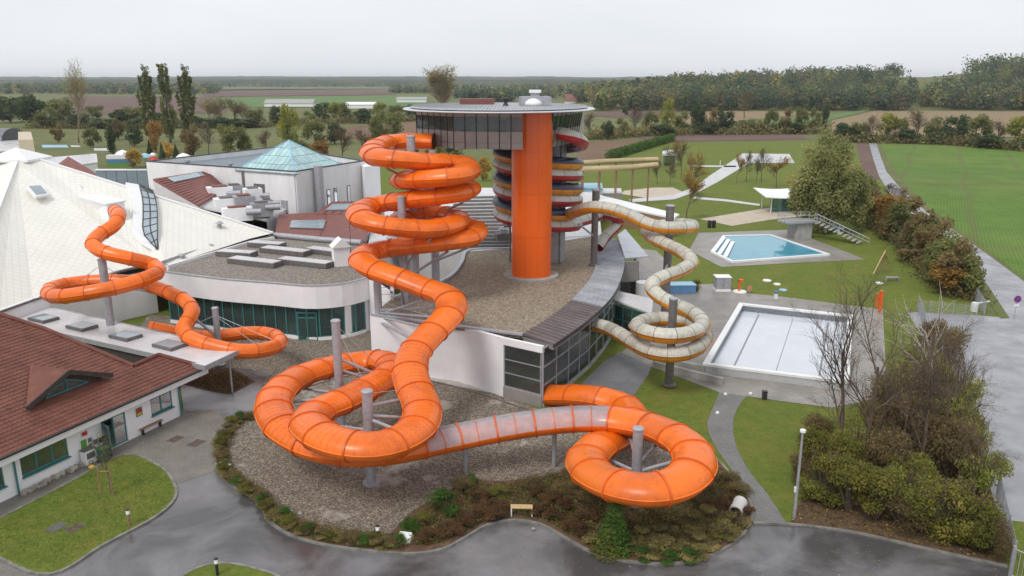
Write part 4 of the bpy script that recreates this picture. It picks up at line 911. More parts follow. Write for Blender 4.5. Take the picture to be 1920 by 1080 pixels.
t = thing('red_roofed_house', 'small building with red hipped roof behind the cream roof ridge', 'building', tuple(P(150, 330, 5)[:2]) + (0,))
ap = PD(128, 293, 158); q = [P(x, y, 6) for x, y in ((100, 330), (196, 338), (170, 318), (95, 318))]
mb = MB(); mb.add([ap] + q, [(0, 1, 2), (0, 2, 3), (0, 3, 4), (0, 4, 1)]); mb.build('roof', M['tile_far'], t); mb = MB(); mb.prism([p[:2] for p in q], 0, 5.99); mb.build('wall', M['white'], t)
t = thing('panel_screen', 'blue-grey panelled screen wall beside the stained white hall', 'wall', tuple(P(230, 350, 3)[:2]) + (0,))
a, b = PD(183, 346, 112), PD(279, 342, 112)
for i in range(5):
    p, r_ = a.lerp(b, i / 5), a.lerp(b, (i + .95) / 5); c = (p + r_) / 2; mb = MB(); mb.obox((c.x, c.y, c.z + .6), (r_ - p) / 2, (0, .1, 0), (0, 0, 1.4)); mb.build('panel', M['lightblue'] if False else M['blue_roof'], t)
mb = MB(); mb.obox(((a.x + b.x) / 2, a.y + .2, (a.z) / 2 - .3), ((b.x - a.x) / 2, 0, 0), (0, .15, 0), (0, 0, a.z / 2)); mb.obox(((a.x + b.x) / 2, a.y, a.z + 2.1), ((b.x - a.x) / 2, 0, 0), (0, .2, 0), (0, 0, .08)); mb.build('frame', M['white_trim'], t)
# right background buildings
t = block('white_roof_pavilion', 'long pavilion with sloping white roof behind the dark poles', [(1088, 372), (1262, 408), (1272, 401), (1122, 365)], 0, 3.2, M['timber'], M['white_trim'])
block('blue_pavilion', 'small light blue pavilion beside the tower coils', [(1080, 352), (1130, 352), (1128, 343), (1082, 343)], 0, 4.0, M['lightblue'], M['lightblue'], windows=[(0, .05, .95, .5, 3.2, 6)])
block('grey_kiosk', 'pale grey boxy kiosk beside the blue pavilion', [(1122, 362), (1166, 361), (1164, 353), (1124, 353)], 0, 2.6, M['galv'], M['flat_roof'])
block('lookout_pavilion', 'open white-roofed pavilion on the far lawn', [(1242, 287), (1268, 287), (1266, 281), (1244, 281)], 3.3, 4.0, M['white_trim'], M['white_trim'])
t = bpy.data.objects[[o.name for o in C.objects if o.name.startswith('lookout_pavilion')][0]]
for x, y in ((1243, 288), (1267, 288), (1265, 282), (1245, 282)): p = P(x, y, 3.6); MB().bar((p.x, p.y, 0), (p.x, p.y, 3.5), .15).build('post', M['galv'], t)
MB().box(tuple(P(1255, 285, 3.6)[:2]) + (0,), (3, 3, 3.4)).build('core', M['glass'], t)
for i, (x0, x1, y, D_) in enumerate(((1060, 1215, 195, 0), (650, 705, 203, 0), (500, 590, 200, 0), (745, 800, 192, 0))):
    h = 3.2; a, b = P(x0, y, 0), P(x1, y, 0); c = (a + b) / 2; lab = ['long red-roofed farm building by the far wood', 'white storage hall on the far plain', 'long low pale greenhouse on the far plain', 'small pale sheds on the far plain'][i]
    t = thing('farm_building', lab, 'building', (c.x, c.y, 0)); wd = (b - a).length; MB().box(c, (wd, wd * .3, h)).build('wall', M['white'], t)
    mb = MB(); hw = wd / 2 + .5; hd = wd * .15 + .6; mb.add([(c.x - hw, c.y - hd, h), (c.x + hw, c.y - hd, h), (c.x + hw, c.y + hd, h), (c.x - hw, c.y + hd, h), (c.x - hw, c.y, h + hd * .5), (c.x + hw, c.y, h + hd * .5)], [(0, 1, 5, 4), (2, 3, 4, 5), (1, 2, 5), (3, 0, 4), (3, 2, 1, 0)]); mb.build('roof', M['tile_far'] if i == 0 else M['concrete'] if i != 1 else M['white_trim'], t)
# kiosk with sail roof by the diving pool
t = thing('sail_kiosk', 'round glass kiosk under a curved white sail roof', 'kiosk', P(1480, 395, 0))
kp = P(1480, 395, 0)
for i in range(8):
    a = pi + .2 + pi * .95 * i / 8; b = pi + .2 + pi * .95 * (i + 1) / 8; f = lambda an: kp + Vector((cos(an) * 4, sin(an) * 2.4, 0)); p, q_ = f(a), f(b)
    MB().obox((p + q_) / 2 + Vector((0, 0, 1.3)), (q_ - p) / 2 * .96, Vector((0, .03, 0)), (0, 0, 1.3)).build('pane', M['glass_teal'], t)
MB().lathe(kp, [(2.0, 0), (2.0, 2.5)], 16).build('core', M['white'], t)
mb = MB(); g0, g1 = PD(1428, 381, kp.y - 4), PD(1458, 377, kp.y + 3); a = PD(1428, 379, kp.y - 2)
n_ = 8; top = []
for i in range(n_ + 1):
    k = i / n_; x = kp.x - 6 + 13.5 * k; z = 3.2 + 1.6 * (max(0, k - .15)) ** 1.6 - .4 * sin(k * pi); top += [Vector((x, kp.y - 4.2 + k, z)), Vector((x, kp.y + 3.8 - k, z + .7))]
for i in range(n_): mb.plate([top[2 * i], top[2 * i + 2], top[2 * i + 3], top[2 * i + 1]], .12)
mb.build('sail_roof', M['white_trim'], t)
for dx, dy in ((-4.5, -3), (-4.5, 2.5), (5, -2.5), (5, 2)): MB().bar(kp + Vector((dx, dy, 0)), kp + Vector((dx, dy, 3.4)), .1).build('post', M['white_trim'], t)
# ================================================================== water slides and tower
def catmull(pts, n=10):
    return [Vector(p) for p in smoothpoly([tuple(p) for p in pts], False, n)]
def frames(path):
    out = []
    for i, p in enumerate(path):
        t = (path[min(i + 1, len(path) - 1)] - path[max(i - 1, 0)]).normalized(); s = t.cross(Vector((0, 0, 1)))
        s = s.normalized() if s.length > 1e-4 else Vector((1, 0, 0)); out.append((p, t, s, s.cross(t)))
    return out
FULL = [0, 3, 16, 34, 52, 72, 90, 108, 128, 146, 164, 177, 180, 183, 196, 214, 232, 252, 270, 288, 308, 326, 344, 357]
def prof(angs, hw, hh, lip=.05, closed=True):
    return [((hw + (lip if a in (0, 180) else 0)) * cos(radians(a)), hh * sin(radians(a))) for a in angs]
def sweep(fr, pr, closed=True, thick=None):
    mb = MB(); n = len(pr)
    for p, t, s, u in fr: mb.v += [tuple(p + s * a + u * b) for a, b in pr]
    for i in range(len(fr) - 1):
        for j in range(n if closed else n - 1):
            a = i * n + j; b = i * n + (j + 1) % n; mb.f.append([a, b, b + n, a + n]); mb.m.append(0)
    return mb
def ring(fr1, hw, hh, w, out, n=24):
    p, t, s, u = fr1; mb = MB()
    for o, k in ((-w / 2, .995), (-w / 2, 1), (w / 2, 1), (w / 2, .995)):
        e = out if k == 1 else -.02
        mb.v += [tuple(p + t * o + s * (hw + e) * cos(2 * pi * i / n) + u * (hh + e) * sin(2 * pi * i / n)) for i in range(n)]
    for j in range(3):
        for i in range(n): mb.f.append([j * n + i, (j + 1) * n + i, (j + 1) * n + (i + 1) % n, j * n + (i + 1) % n]); mb.m.append(0)
    return mb
def slide(root, ctrl, hw, hh, seclen, kind, flange=True, fw=.11, fo=.07, clear=None, old=None):
    path = resample(catmull(ctrl, 10), step=seclen / 6); fr = frames(path); N = (len(path) - 1) // 6
    cp = [Vector(p) for p in ctrl]
    def near(i):
        q = path[min(len(path) - 1, i * 6 + 3)]; return min(range(len(cp)), key=lambda k: (cp[k] - q).length)
    for i in range(N + 1):
        seg = fr[i * 6:min(len(fr), i * 6 + 7)]
        if len(seg) < 2: break
        ci = near(i)
        if kind == 'orange':
            if clear and clear[0] <= ci < clear[1]:
                lo = sweep(seg, prof([180, 183, 196, 214, 232, 252, 270, 288, 308, 326, 344, 357, 360], hw, hh, .07), False).build('lower_shell', M['orange'], root, True, angle=35)
                sweep(seg, prof([0, 16, 34, 52, 72, 90, 108, 128, 146, 164, 180], hw * .99, hh, 0), False).build('clear_cover', M['clear'], root, True)
                mid = frames(path)[i * 6 + 3] if i * 6 + 3 < len(fr) else seg[0]
                ring(mid, hw, hh, .05, .02).build('cover_rib', M['orange_flange'], root)
            else:
                sweep(seg, prof(FULL, hw, hh)).build('tube_section', M['orange_old'] if old and old[0] <= ci < old[1] else M['orange'], root, True, angle=35)
            if flange: ring(seg[0], hw, hh, fw, fo).build('flange', M['orange_flange'], root, True, angle=40)
            if hw > 1 and 52 <= ci <= 76 and len(seg) == 7:
                for k_ in (1, 2, 3, 4, 5): ring(seg[k_], hw, hh, .025, .006).build('rib_line', M['orange_line'], root)
        else:
            topm, botm = {'yellow': (M['white_shell'], M['yellow']), 'red': (M['grey_shell'], M['red']), 'beige': (M['beige'], M['beige']), 'navy': (M['navy'], M['yellow'])}[kind]
            sweep(seg, prof([0, 16, 34, 52, 72, 90, 108, 128, 146, 164, 180], hw, hh, 0), False).build('top_shell', topm, root, True)
            sweep(seg, prof([180, 183, 196, 214, 232, 252, 270, 288, 308, 326, 344, 357, 360], hw, hh, .09), False).build('bottom_shell', botm, root, True, angle=35)
            if flange: ring(seg[0], hw, hh, .035, .015, 20).build('joint', M['joint'], root)
    return path
# ---------------------------------------------------------------- big raft slide
raft = [(812, 266, 77), (770, 265, 77), (730, 268, 76), (704, 278, 73), (701, 291, 69.5), (724, 297, 67.5), (760, 300, 67.3), (800, 304, 68.3), (836, 305, 70), (866, 308, 70.6), (876, 319, 68.3), (858, 329, 66.6), (820, 334, 66.5), (782, 336.5, 67.5), (757, 338, 70), (762, 340, 73), (790, 343, 75.3), (830, 346, 75.3), (866, 349, 73.3), (877, 355, 70.3), (858, 362, 68), (820, 368, 67.6), (770, 374, 68.6), (716, 382, 70), (681, 392, 68.3), (677, 406, 65.3), (700, 418, 63.8), (752, 427, 63.8), (808, 429, 65), (848, 421, 67.2), (855, 410, 70.2), (830, 402, 72.5), (790, 402, 73), (757, 409, 71.6), (750, 419, 69.8), (780, 427, 68.8), (832, 425, 69.8), (874, 423, 70.6), (890, 433, 69.4), (878, 446, 67.4), (840, 453, 66.4), (780, 460, 66.3), (722, 467, 66.8), (686, 477, 65.3), (682, 491, 62.9), (705, 506, 61.5), (750, 522, 60.5), (800, 541, 59.6), (838, 555, 58.6), (848, 577, 57), (834, 600, 55.2), (803, 631, 53.1), (777, 662, 51.2), (769, 695, 49.3), (777, 728, 47.5), (791, 762, 45.4), (785, 798, 42.8), (748, 826, 40.6), (700, 838, 39.6), (645, 833, 39.8), (600, 815, 41.1), (580, 792, 43.4), (600, 770, 45.8), (642, 752, 47.8), (690, 728, 50), (726, 706, 52.6), (736, 687, 55.6), (716, 676, 57.9), (675, 678, 58.3), (615, 689, 56.6), (560, 707, 53.6), (523, 735, 50.2), (513, 766, 47.1), (532, 802, 44.5), (585, 834, 42.9), (650, 848, 42.6), (722, 846, 43.2), (780, 836, 44), (820, 827, 44.6), (872, 816, 45.2), (940, 803, 45.5), (1010, 792, 45.7), (1070, 786, 45.8), (1128, 785, 45.7), (1182, 792, 45), (1236, 806, 43.6), (1286, 834, 41.1), (1303, 869, 38.7), (1278, 902, 36.9), (1225, 918, 36.2), (1165, 912, 36.8), (1116, 891, 38.6), (1100, 864, 40.9), (1118, 840, 43.3), (1152, 820, 45.7), (1180, 797, 48.6), (1183, 773, 51.2), (1158, 755, 53.2), (1115, 744, 54.2), (1075, 741, 55.3), (1040, 741, 56.4), (1000, 738, 57.4)]
t = thing('water_slide', 'huge orange raft slide tube winding from the tower into two front loops', 'water slide', (PD(700, 838, 39.6).x, 45, 0))
slide(t, [PD(*p) for p in raft], 1.17, .76, 2.4, 'orange', clear=(78, 84), old=(90, 94))
# ---------------------------------------------------------------- orange body slide from the cream roof
body = [(216, 396, 73), (223, 404, 70.5), (213, 423, 68.8), (186, 441, 67.4), (174, 458, 66), (196, 473, 65), (240, 484, 65), (280, 494, 66), (297, 507, 65), (275, 521, 63), (226, 537, 61.3), (166, 549, 60.4), (114, 556, 61), (91, 550, 63.5), (102, 539, 66), (140, 531, 67.6), (190, 527, 68.2), (240, 528, 68.2), (285, 537, 67.5), (320, 550, 66.3), (350, 566, 64.8), (360, 583, 63.4), (352, 601, 62.2), (344, 617, 61.3), (358, 634, 60.3), (396, 648, 59.6), (446, 658, 59.3), (496, 656, 60.4), (525, 643, 62.8), (514, 629, 65.5), (475, 624, 67), (430, 628, 67.5), (380, 632, 67.2), (320, 622, 66.3), (280, 615, 66)]
t = thing('water_slide', 'slimmer orange tube slide leaving a dormer box on the cream roof', 'water slide', (PD(300, 540, 64).x, 64, 0))
slide(t, [PD(*p) for p in body], .6, .6, 2.0, 'orange', fw=.07, fo=.045)
# ---------------------------------------------------------------- tower
tc = PD(996, 520, 77.2); tx, ty = tc.x, tc.y
t = thing('slide_tower', 'orange slide tower with round glazed cabin and disc roof', 'tower', (tx, ty, 4.9)); TW_ = t
pol = []
for i in range(28):
    a = 2 * pi * i / 28; pol.append((tx + 1.98 * math.copysign(abs(cos(a)) ** .8, cos(a)), ty + 2.0 * math.copysign(abs(sin(a)) ** .8, sin(a))))
segs = [4.9, 9.2, 13.4, 17.4, 21.3]
for z0, z1 in zip(segs, segs[1:]):
    for i in range(0, 28, 2):
        q = [Vector(pol[(i + k) % 28]) for k in range(3)]; c_ = Vector((tx, ty)); mb = MB(); e = .012
        a, m_, b = q[0].lerp(q[1], e), q[1], q[2].lerp(q[1], e); ring_ = [a, m_, b]; inn = [c_ + (p - c_) * .97 for p in ring_]
        mb.v = [(p.x, p.y, z) for z in (z0 + .02, z1 - .02) for p in ring_ + inn]; mb.f = [[0, 1, 7, 6], [1, 2, 8, 7], [2, 5, 11, 8], [3, 0, 6, 9], [4, 3, 9, 10], [5, 4, 10, 11], [6, 7, 10, 9], [7, 8, 11, 10], [3, 4, 1, 0], [4, 5, 2, 1]]; mb.m = [0] * 10
        mb.build('column_cladding', M['orange_paint'], t)
MB().prism([(tx + (x - tx) * .975, ty + (y - ty) * .975) for x, y in pol], 4.9, 21.2).build('column_core', M['orange_flange'], t)
MB().lathe((tx, ty + .1, 4.9), [(2.75, 0), (2.75, .22), (2.6, .26)], 28).build('column_base', M['concrete'], t)
pc_ = PD(1037, 470, 84.5); MB().lathe((pc_.x, pc_.y, 4.9), [(1.3, 0), (1.3, 16.2)], 22).build('core_pillar', M['galv'], t, True, angle=40)
ZF, ZT = 17.75, 21.1
cab = [PD(781, 240, 79.6), PD(850, 240, 75.1), PD(980, 240, 74.0)]; cab = [Vector((p.x, p.y, 0)) for p in cab]
right = [Vector((PD(x, 230, D).x, D, 0)) for x, D in ((1037, 76.2), (1070, 79.5), (1092, 84.5), (1088, 90), (1040, 93), (900, 93), (810, 88), (781, 79.6))]
def cabwall(pts, n, lean=1.0, lower=True):
    cen = Vector((PD(935, 240, 82).x, 82, 0))
    for a, b in zip(pts, pts[1:]):
        uu = (b - a).normalized(); nn = Vector((uu.y, -uu.x, 0)); nn = nn if nn.dot(a - cen) > 0 else -nn
        k = n if n else max(1, round((b - a).length / 1.08))
        for i in range(k):
            p, q = a.lerp(b, i / k), a.lerp(b, (i + 1) / k); c = (p + q) / 2; h = (q - p) / 2 * .985
            def sh(z): return -nn * (lean * (ZT - z) / (ZT - ZF))
            def quad(z0, z1, th, nm, m_):
                mb = MB(); A_, B_ = c - h, c + h; pts4 = [A_ + sh(z0) + Vector((0, 0, z0)), B_ + sh(z0) + Vector((0, 0, z0)), B_ + sh(z1) + Vector((0, 0, z1)), A_ + sh(z1) + Vector((0, 0, z1))]
                mb.add([v + nn * th for v in pts4] + [v - nn * th for v in pts4], [(0, 1, 2, 3), (7, 6, 5, 4), (0, 4, 5, 1), (1, 5, 6, 2), (2, 6, 7, 3), (3, 7, 4, 0)]); mb.build(nm, m_, t)
            quad(ZF, ZF + .55, .04, 'cladding_panel', M['grey_panel']); quad(ZF + .57, ZF + 1.62, .04, 'cladding_panel', M['grey_panel'])
            quad(ZF + 1.66, ZT - .42, .015, 'window_pane', M['glass_clear']); quad(ZT - .4, ZT, .04, 'cladding_panel', M['grey_panel'])
            mb = MB(); mb.beam(p + sh(ZF) + Vector((0, 0, ZF)) + nn * .03, p + Vector((0, 0, ZT)) + nn * .03, .09, .09); mb.build('mullion', M['dark_metal'], t)
cabwall(cab, 6, .12); t_ = t
cabwall(right[:4], 0, .6); cabwall(right[3:], 0, .12)
plan = [p[:2] for p in cab] + [p[:2] for p in right[:-1]]
cen2 = Vector((sum(p[0] for p in plan) / len(plan), sum(p[1] for p in plan) / len(plan)))
ins_ = [tuple(cen2 + (Vector(p) - cen2) * .86) for p in plan]
MB().prism(ins_, ZF + .02, ZF + .3).build('cabin_floor', M['int_floor'], t)
MB().prism(plan, ZT + .01, ZT + .15).build('cabin_ceiling', M['grey_panel'], t)
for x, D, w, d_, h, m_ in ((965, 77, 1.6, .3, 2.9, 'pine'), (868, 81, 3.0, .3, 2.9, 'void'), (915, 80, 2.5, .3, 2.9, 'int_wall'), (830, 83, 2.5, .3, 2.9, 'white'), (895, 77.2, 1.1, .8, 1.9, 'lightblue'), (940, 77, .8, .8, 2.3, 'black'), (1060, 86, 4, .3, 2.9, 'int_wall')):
    p = PD(x, 240, D); MB().box((p.x, p.y, ZF + .3), (w, d_, h), .2).build('interior_partition', M[m_], t)
rc = Vector((PD(936, 205, 81.5).x, 81.5, 0))
def disc(a, b, z0, z1, bev, nm, m_, n=72):
    mb = MB(); vs = []
    for k, z in ((1 - bev, z0), (1, (z0 + z1) / 2), (1 - bev * .3, z1)):
        vs += [(rc.x + a * k * cos(2 * pi * i / n), rc.y + b * k * sin(2 * pi * i / n), z) for i in range(n)]
    fs = [tuple(range(n - 1, -1, -1)), tuple(range(2 * n, 3 * n))] + [(j * n + i, j * n + (i + 1) % n, (j + 1) * n + (i + 1) % n, (j + 1) * n + i) for j in range(2) for i in range(n)]
    mb.add(vs, fs); return mb.build(nm, m_, t)
disc(9.6, 11.5, ZT + .05, ZT + .22, .03, 'roof_disc', M['steel']); disc(8.9, 10.6, ZT + .2, ZT + .42, .05, 'roof_disc', M['galv'])
mb = MB()
for i in range(-26, 27):
    x = i * .33; h = 10.2 * math.sqrt(max(0, 1 - (x / 8.7) ** 2)); mb.box((rc.x + x, rc.y, ZT + .42), (.06, 2 * h, .07)) if h > .5 else None
tag(mb.build('roof_rib', M['galv'], t), kind='stuff')
p = PD(1003, 195, 82); p.z = ZT + .45
MB().box(p, (3.0, 2.4, .85), .1).build('plant_box', M['galv'], t); MB().box(p + Vector((0, 0, .85)), (.9, .8, .35)).build('plant_stub', M['galv'], t); MB().box(p + Vector((0, 0, 1.2)), (1.2, 1.1, .3)).build('plant_cap', M['white_trim'], t)
MB().lathe(p + Vector((-.2, -1.3, 0)), [(.95, 0), (.8, .35), (.45, .6), (.05, .7)], 16).build('dome_light', M['white_trim'], t, True)
p = PD(948, 196, 80); p.z = ZT + .44; MB().lathe(p, [(.3, 0), (.18, .25), (.18, .5), (.45, .6), (.45, .72), (.3, .8)], 14).build('roof_vent', M['dark_metal'], t)
p = PD(895, 196, 86); p.z = ZT + .44; MB().box(p, (3.6, 2.5, .55)).build('hatch', M['tile_far'], t)
# coils round the core pillar
cx0, cy0 = PD(1008, 400, 84.5).x, 84.5; RC = 4.2
def helix(z0, z1, turns, a0, R=RC, n=None, dirn=1):
    n = n or int(turns * 20); return [Vector((cx0 + R * cos(a0 + dirn * 2 * pi * turns * i / n), cy0 + R * sin(a0 + dirn * 2 * pi * turns * i / n), z0 + (z1 - z0) * i / n)) for i in range(n + 1)]
t = thing('water_slide', 'amber slide with navy top round the tower, then white-topped S-bends to the hall', 'water slide', (cx0, cy0, 4.9))
hx = helix(17.35, 10.4, 2.62, .5 * pi)
amber = [(1082, 392, 79.2), (1105, 389, 77.4), (1142, 391, 76), (1180, 403, 75), (1210, 418, 74.3), (1242, 426, 73.5), (1275, 427, 73.2), (1297, 426, 74.6), (1296, 422, 77.5), (1268, 420, 79.3), (1235, 424, 79.2), (1213, 432, 77.5), (1224, 446, 75), (1255, 461, 72), (1284, 476, 69.5), (1296, 492, 68), (1275, 508, 67), (1240, 521, 66), (1222, 535, 65), (1233, 553, 64), (1260, 569, 63), (1292, 583, 62.2), (1315, 600, 60.8), (1312, 616, 58.5), (1286, 627, 57), (1250, 630, 56.6), (1212, 623, 57.6), (1195, 611, 59.6), (1212, 601, 62), (1250, 598, 62.8), (1290, 604, 62.3), (1317, 620, 61), (1319, 639, 58.8), (1300, 656, 57.2), (1262, 665, 56.7), (1222, 660, 57.6), (1191, 645, 59.4), (1166, 629, 61.8), (1141, 616, 64), (1114, 609, 65.3), (1092, 607, 66)]
slide(t, hx, .66, .64, 1.5, 'navy'); slide(t, [hx[-2], hx[-1]] + [PD(*p) for p in amber[1:]], .62, .60, 1.35, 'yellow')
t = thing('water_slide', 'red and grey tube slide coiled round the tower under the cabin', 'water slide', (cx0, cy0, 4.9))
hr_ = helix(16.15, 8.74, 2.8, .5 * pi)
top = [PD(1030, 247, 79), PD(1060, 252, 77.6), PD(1085, 262, 78.5), PD(1092, 270, 81), PD(1080, 275, 85)]
slide(t, top + [Vector((cx0 + 2.2, cy0 + RC * .86, 16.6))] + hr_[1:] + [PD(x, y, D) for x, y, D in ((1112, 408, 89), (1132, 403, 90), (1152, 405, 88.5), (1160, 416, 89), (1150, 430, 88.6), (1133, 447, 88), (1121, 464, 87))], .66, .62, 1.7, 'red')
# supports of the coils
mb = None
for i in range(6):
    a = 2 * pi * i / 6 + .3
    tt = thing('coil_support', 'thin grey strut frame holding the tower coils', 'support', (cx0 + 3.1 * cos(a), cy0 + 3.1 * sin(a), 4.9), 'strut frames inside the tower coils')
    MB().bar((cx0 + 3.1 * cos(a), cy0 + 3.1 * sin(a), 4.9), (cx0 + 3.1 * cos(a), cy0 + 3.1 * sin(a), 17.8), .1).build('post', M['galv_d'], tt)
    for z in (8.8, 11, 13.2, 15.4): MB().bar((cx0 + 3.1 * cos(a), cy0 + 3.1 * sin(a), z), (cx0 + 3.8 * cos(a), cy0 + 3.8 * sin(a), z), .07).build('bracket', M['galv_d'], tt)
# far beige slides
for i, (pts, lab) in enumerate((([(1075, 307, 150), (1130, 303, 152), (1180, 301, 154), (1232, 299, 156)], 'upper long beige slide on the lawn behind the tower'), ([(1078, 318, 140), (1130, 316, 141), (1180, 314, 143), (1232, 309, 145)], 'lower long beige slide on the lawn behind the tower'))):
    q = [PD(*p) for p in pts]; t = thing('beige_slide', lab, 'water slide', (q[1].x, q[1].y, 0)); slide(t, q, .65, .5, 3.0, 'beige', flange=False)
    for k in (.1, .3, .5, .7, .9):
        p = q[0].lerp(q[-1], k); MB().bar((p.x, p.y, 0), (p.x, p.y, p.z - .3), .14).build('post', M['timber'], t)
# ---------------------------------------------------------------- steel columns carrying the slides
def pole(label, top, r, m_, targets=(), cables=(), group=None, z0=0, cap=True, foot=True):
    t = thing('support_pole', label, 'column', (top.x, top.y, z0), group)
    MB().bar((top.x, top.y, z0), top, r, n=16).build('post', m_, t, True, angle=40)
    if foot: MB().lathe((top.x, top.y, z0 + .1 if z0 == 0 else z0), [(r * 1.7, 0), (r * 1.7, .12), (r * 1.15, .2)], 16).build('base_plate', m_, t)
    if cap: MB().lathe((top.x, top.y, top.z), [(r * 1.12, -.05), (r * 1.12, .05), (r * .9, .1)], 16).build('cap_plate', M['galv'], t)
    for q, z in targets:
        a = Vector((top.x, top.y, z)); d = (q - a); MB().bar(a + d.normalized() * r * .8, q, .11).build('arm', M['galv'], t)
    for q, z in cables: MB().bar(Vector((top.x, top.y, z)), q, .022, n=5).build('cable', M['galv'], t)
    return t
def T(px, py, D, dz=-.85): v = PD(px, py, D); v.z += dz; return v
pole('tall grey steel column inside the rear front loop', PD(629, 602, 51), .30, M['galv'], [(T(728, 704, 52.4, -.3), 5.6), (T(728, 704, 52.4, -.8), 4.8), (T(615, 688, 56.6), 3.2), (T(560, 707, 53.6), 3.0), (T(523, 735, 50.2), 2.8), (T(513, 766, 47.1), 2.6), (T(690, 728, 50), 3.4)], [(T(728, 704, 52.4, 0), 8), (T(690, 728, 50, 0), 7.9)])
pole('grey steel column with cap in the middle of the foremost loop', PD(688, 734, 43.7), .32, M['galv'], [(T(785, 798, 42.8), 4.4), (T(791, 762, 45.4), 4.6), (T(777, 728, 47.5, -.6), 5.2), (T(748, 826, 40.6), 3.6), (T(645, 833, 39.8), 3.6), (T(600, 770, 45.8), 3.6)], [(T(777, 728, 47.5, 0), 6)])
pole('tall grey steel column beside the wavy fascia hall', PD(707, 523, 64), .33, M['galv'], [(T(838, 555, 58.6), 5.2), (T(848, 577, 57), 5.0), (T(834, 600, 55.2), 4.6), (T(800, 541, 59.6), 4.8), (T(803, 631, 53.1), 4.2)], [(T(800, 541, 59.6, 0), 7.2), (T(838, 555, 58.6, 0), 6.6), (T(834, 600, 55.2, 0), 6.0)])
pole('grey steel column inside the loop by the brick path', PD(1197, 804, 41.2), .30, M['galv'], [(T(1286, 834, 41.1), 2.2), (T(1236, 806, 43.6), 2.6), (T(1116, 891, 38.6), 1.6), (T(1225, 918, 36.2), 1.5), (T(1118, 840, 43.3, -.4), 2.2), (T(1182, 792, 45), 2.8)])
pole('tall grey steel column in front of the upper orange coils', PD(752, 369, 67.4), .33, M['galv'], [(T(808, 429, 65), 8.2), (T(840, 453, 66.4), 7.0), (T(750, 522, 60.5, -.5), 4.5)])
pole('grey steel column carrying the cabin end of the tower', Vector((PD(811, 280, 73).x, 73, ZF + .05)), .38, M['galv'], [(T(866, 308, 70.6), 15), (T(868, 362, 69), 11.8), (T(878, 446, 67.4), 7.4)], cap=False)
pole('grey steel column behind the topmost orange coil', PD(770, 256, 72), .40, M['galv'], [(T(704, 278, 73), 16.5), (T(724, 297, 67.5), 15.2)])
pole('grey steel column rising through the upper orange body slide loop', PD(191, 487, 65.6), .34, M['galv'], [(T(91, 550, 63.5, -.5), 6.6), (T(166, 549, 60.4, -.5), 6.8), (T(226, 537, 61.3, -.5), 7.0), (T(285, 537, 67.5, -.5), 7)], [(T(140, 531, 67.6, 0), 8.8), (T(240, 528, 68.2, 0), 8.8)])
pole('short grey steel column inside the lowest orange body slide loop', PD(403, 578, 64.5), .26, M['galv'], [(T(360, 583, 63.4, -.5), 2.6), (T(446, 658, 59.3, -.5), 2.0), (T(380, 632, 67.2, -.5), 1.5)], [(T(525, 643, 62.8, 0), 4.6), (T(496, 656, 60.4, 0), 4.5), (T(344, 617, 61.3, 0), 4.6)])
pole('dark weathered column in the middle of the white-topped slide loop', PD(1263, 560, 59.8), .34, M['galv_d'], [(T(1250, 630, 56.6, -.5), 4.6), (T(1250, 598, 62.8, -.5), 4.2), (T(1262, 665, 56.7, -.4), 3.0), (T(1317, 620, 61, -.4), 3.8)])
pole('dark weathered column under the upper white-topped bends', PD(1257, 386, 75.5), .40, M['galv_d'], [(T(1275, 427, 73.2, -.5), 9.4), (T(1240, 521, 66, -.5), 6.5), (T(1268, 420, 79.3, -.5), 9)])
pole('dark weathered column on the gravel roof by the tower coils', PD(1117, 357, 82), .36, M['galv_d'], [(T(1142, 391, 76, -.5), 10.6), (PD(1085, 420, 80), 8)], z0=4.9)
for i, (x, y, D) in enumerate(((872, 816, 45.2), (1040, 789, 45.8))):
    v = PD(x, y, D); pole(['short grey post under the left end of the clear tube section', 'short grey post under the right end of the clear tube section'][i], Vector((v.x, v.y, v.z - .7)), .14, M['galv'], cap=False, foot=False)
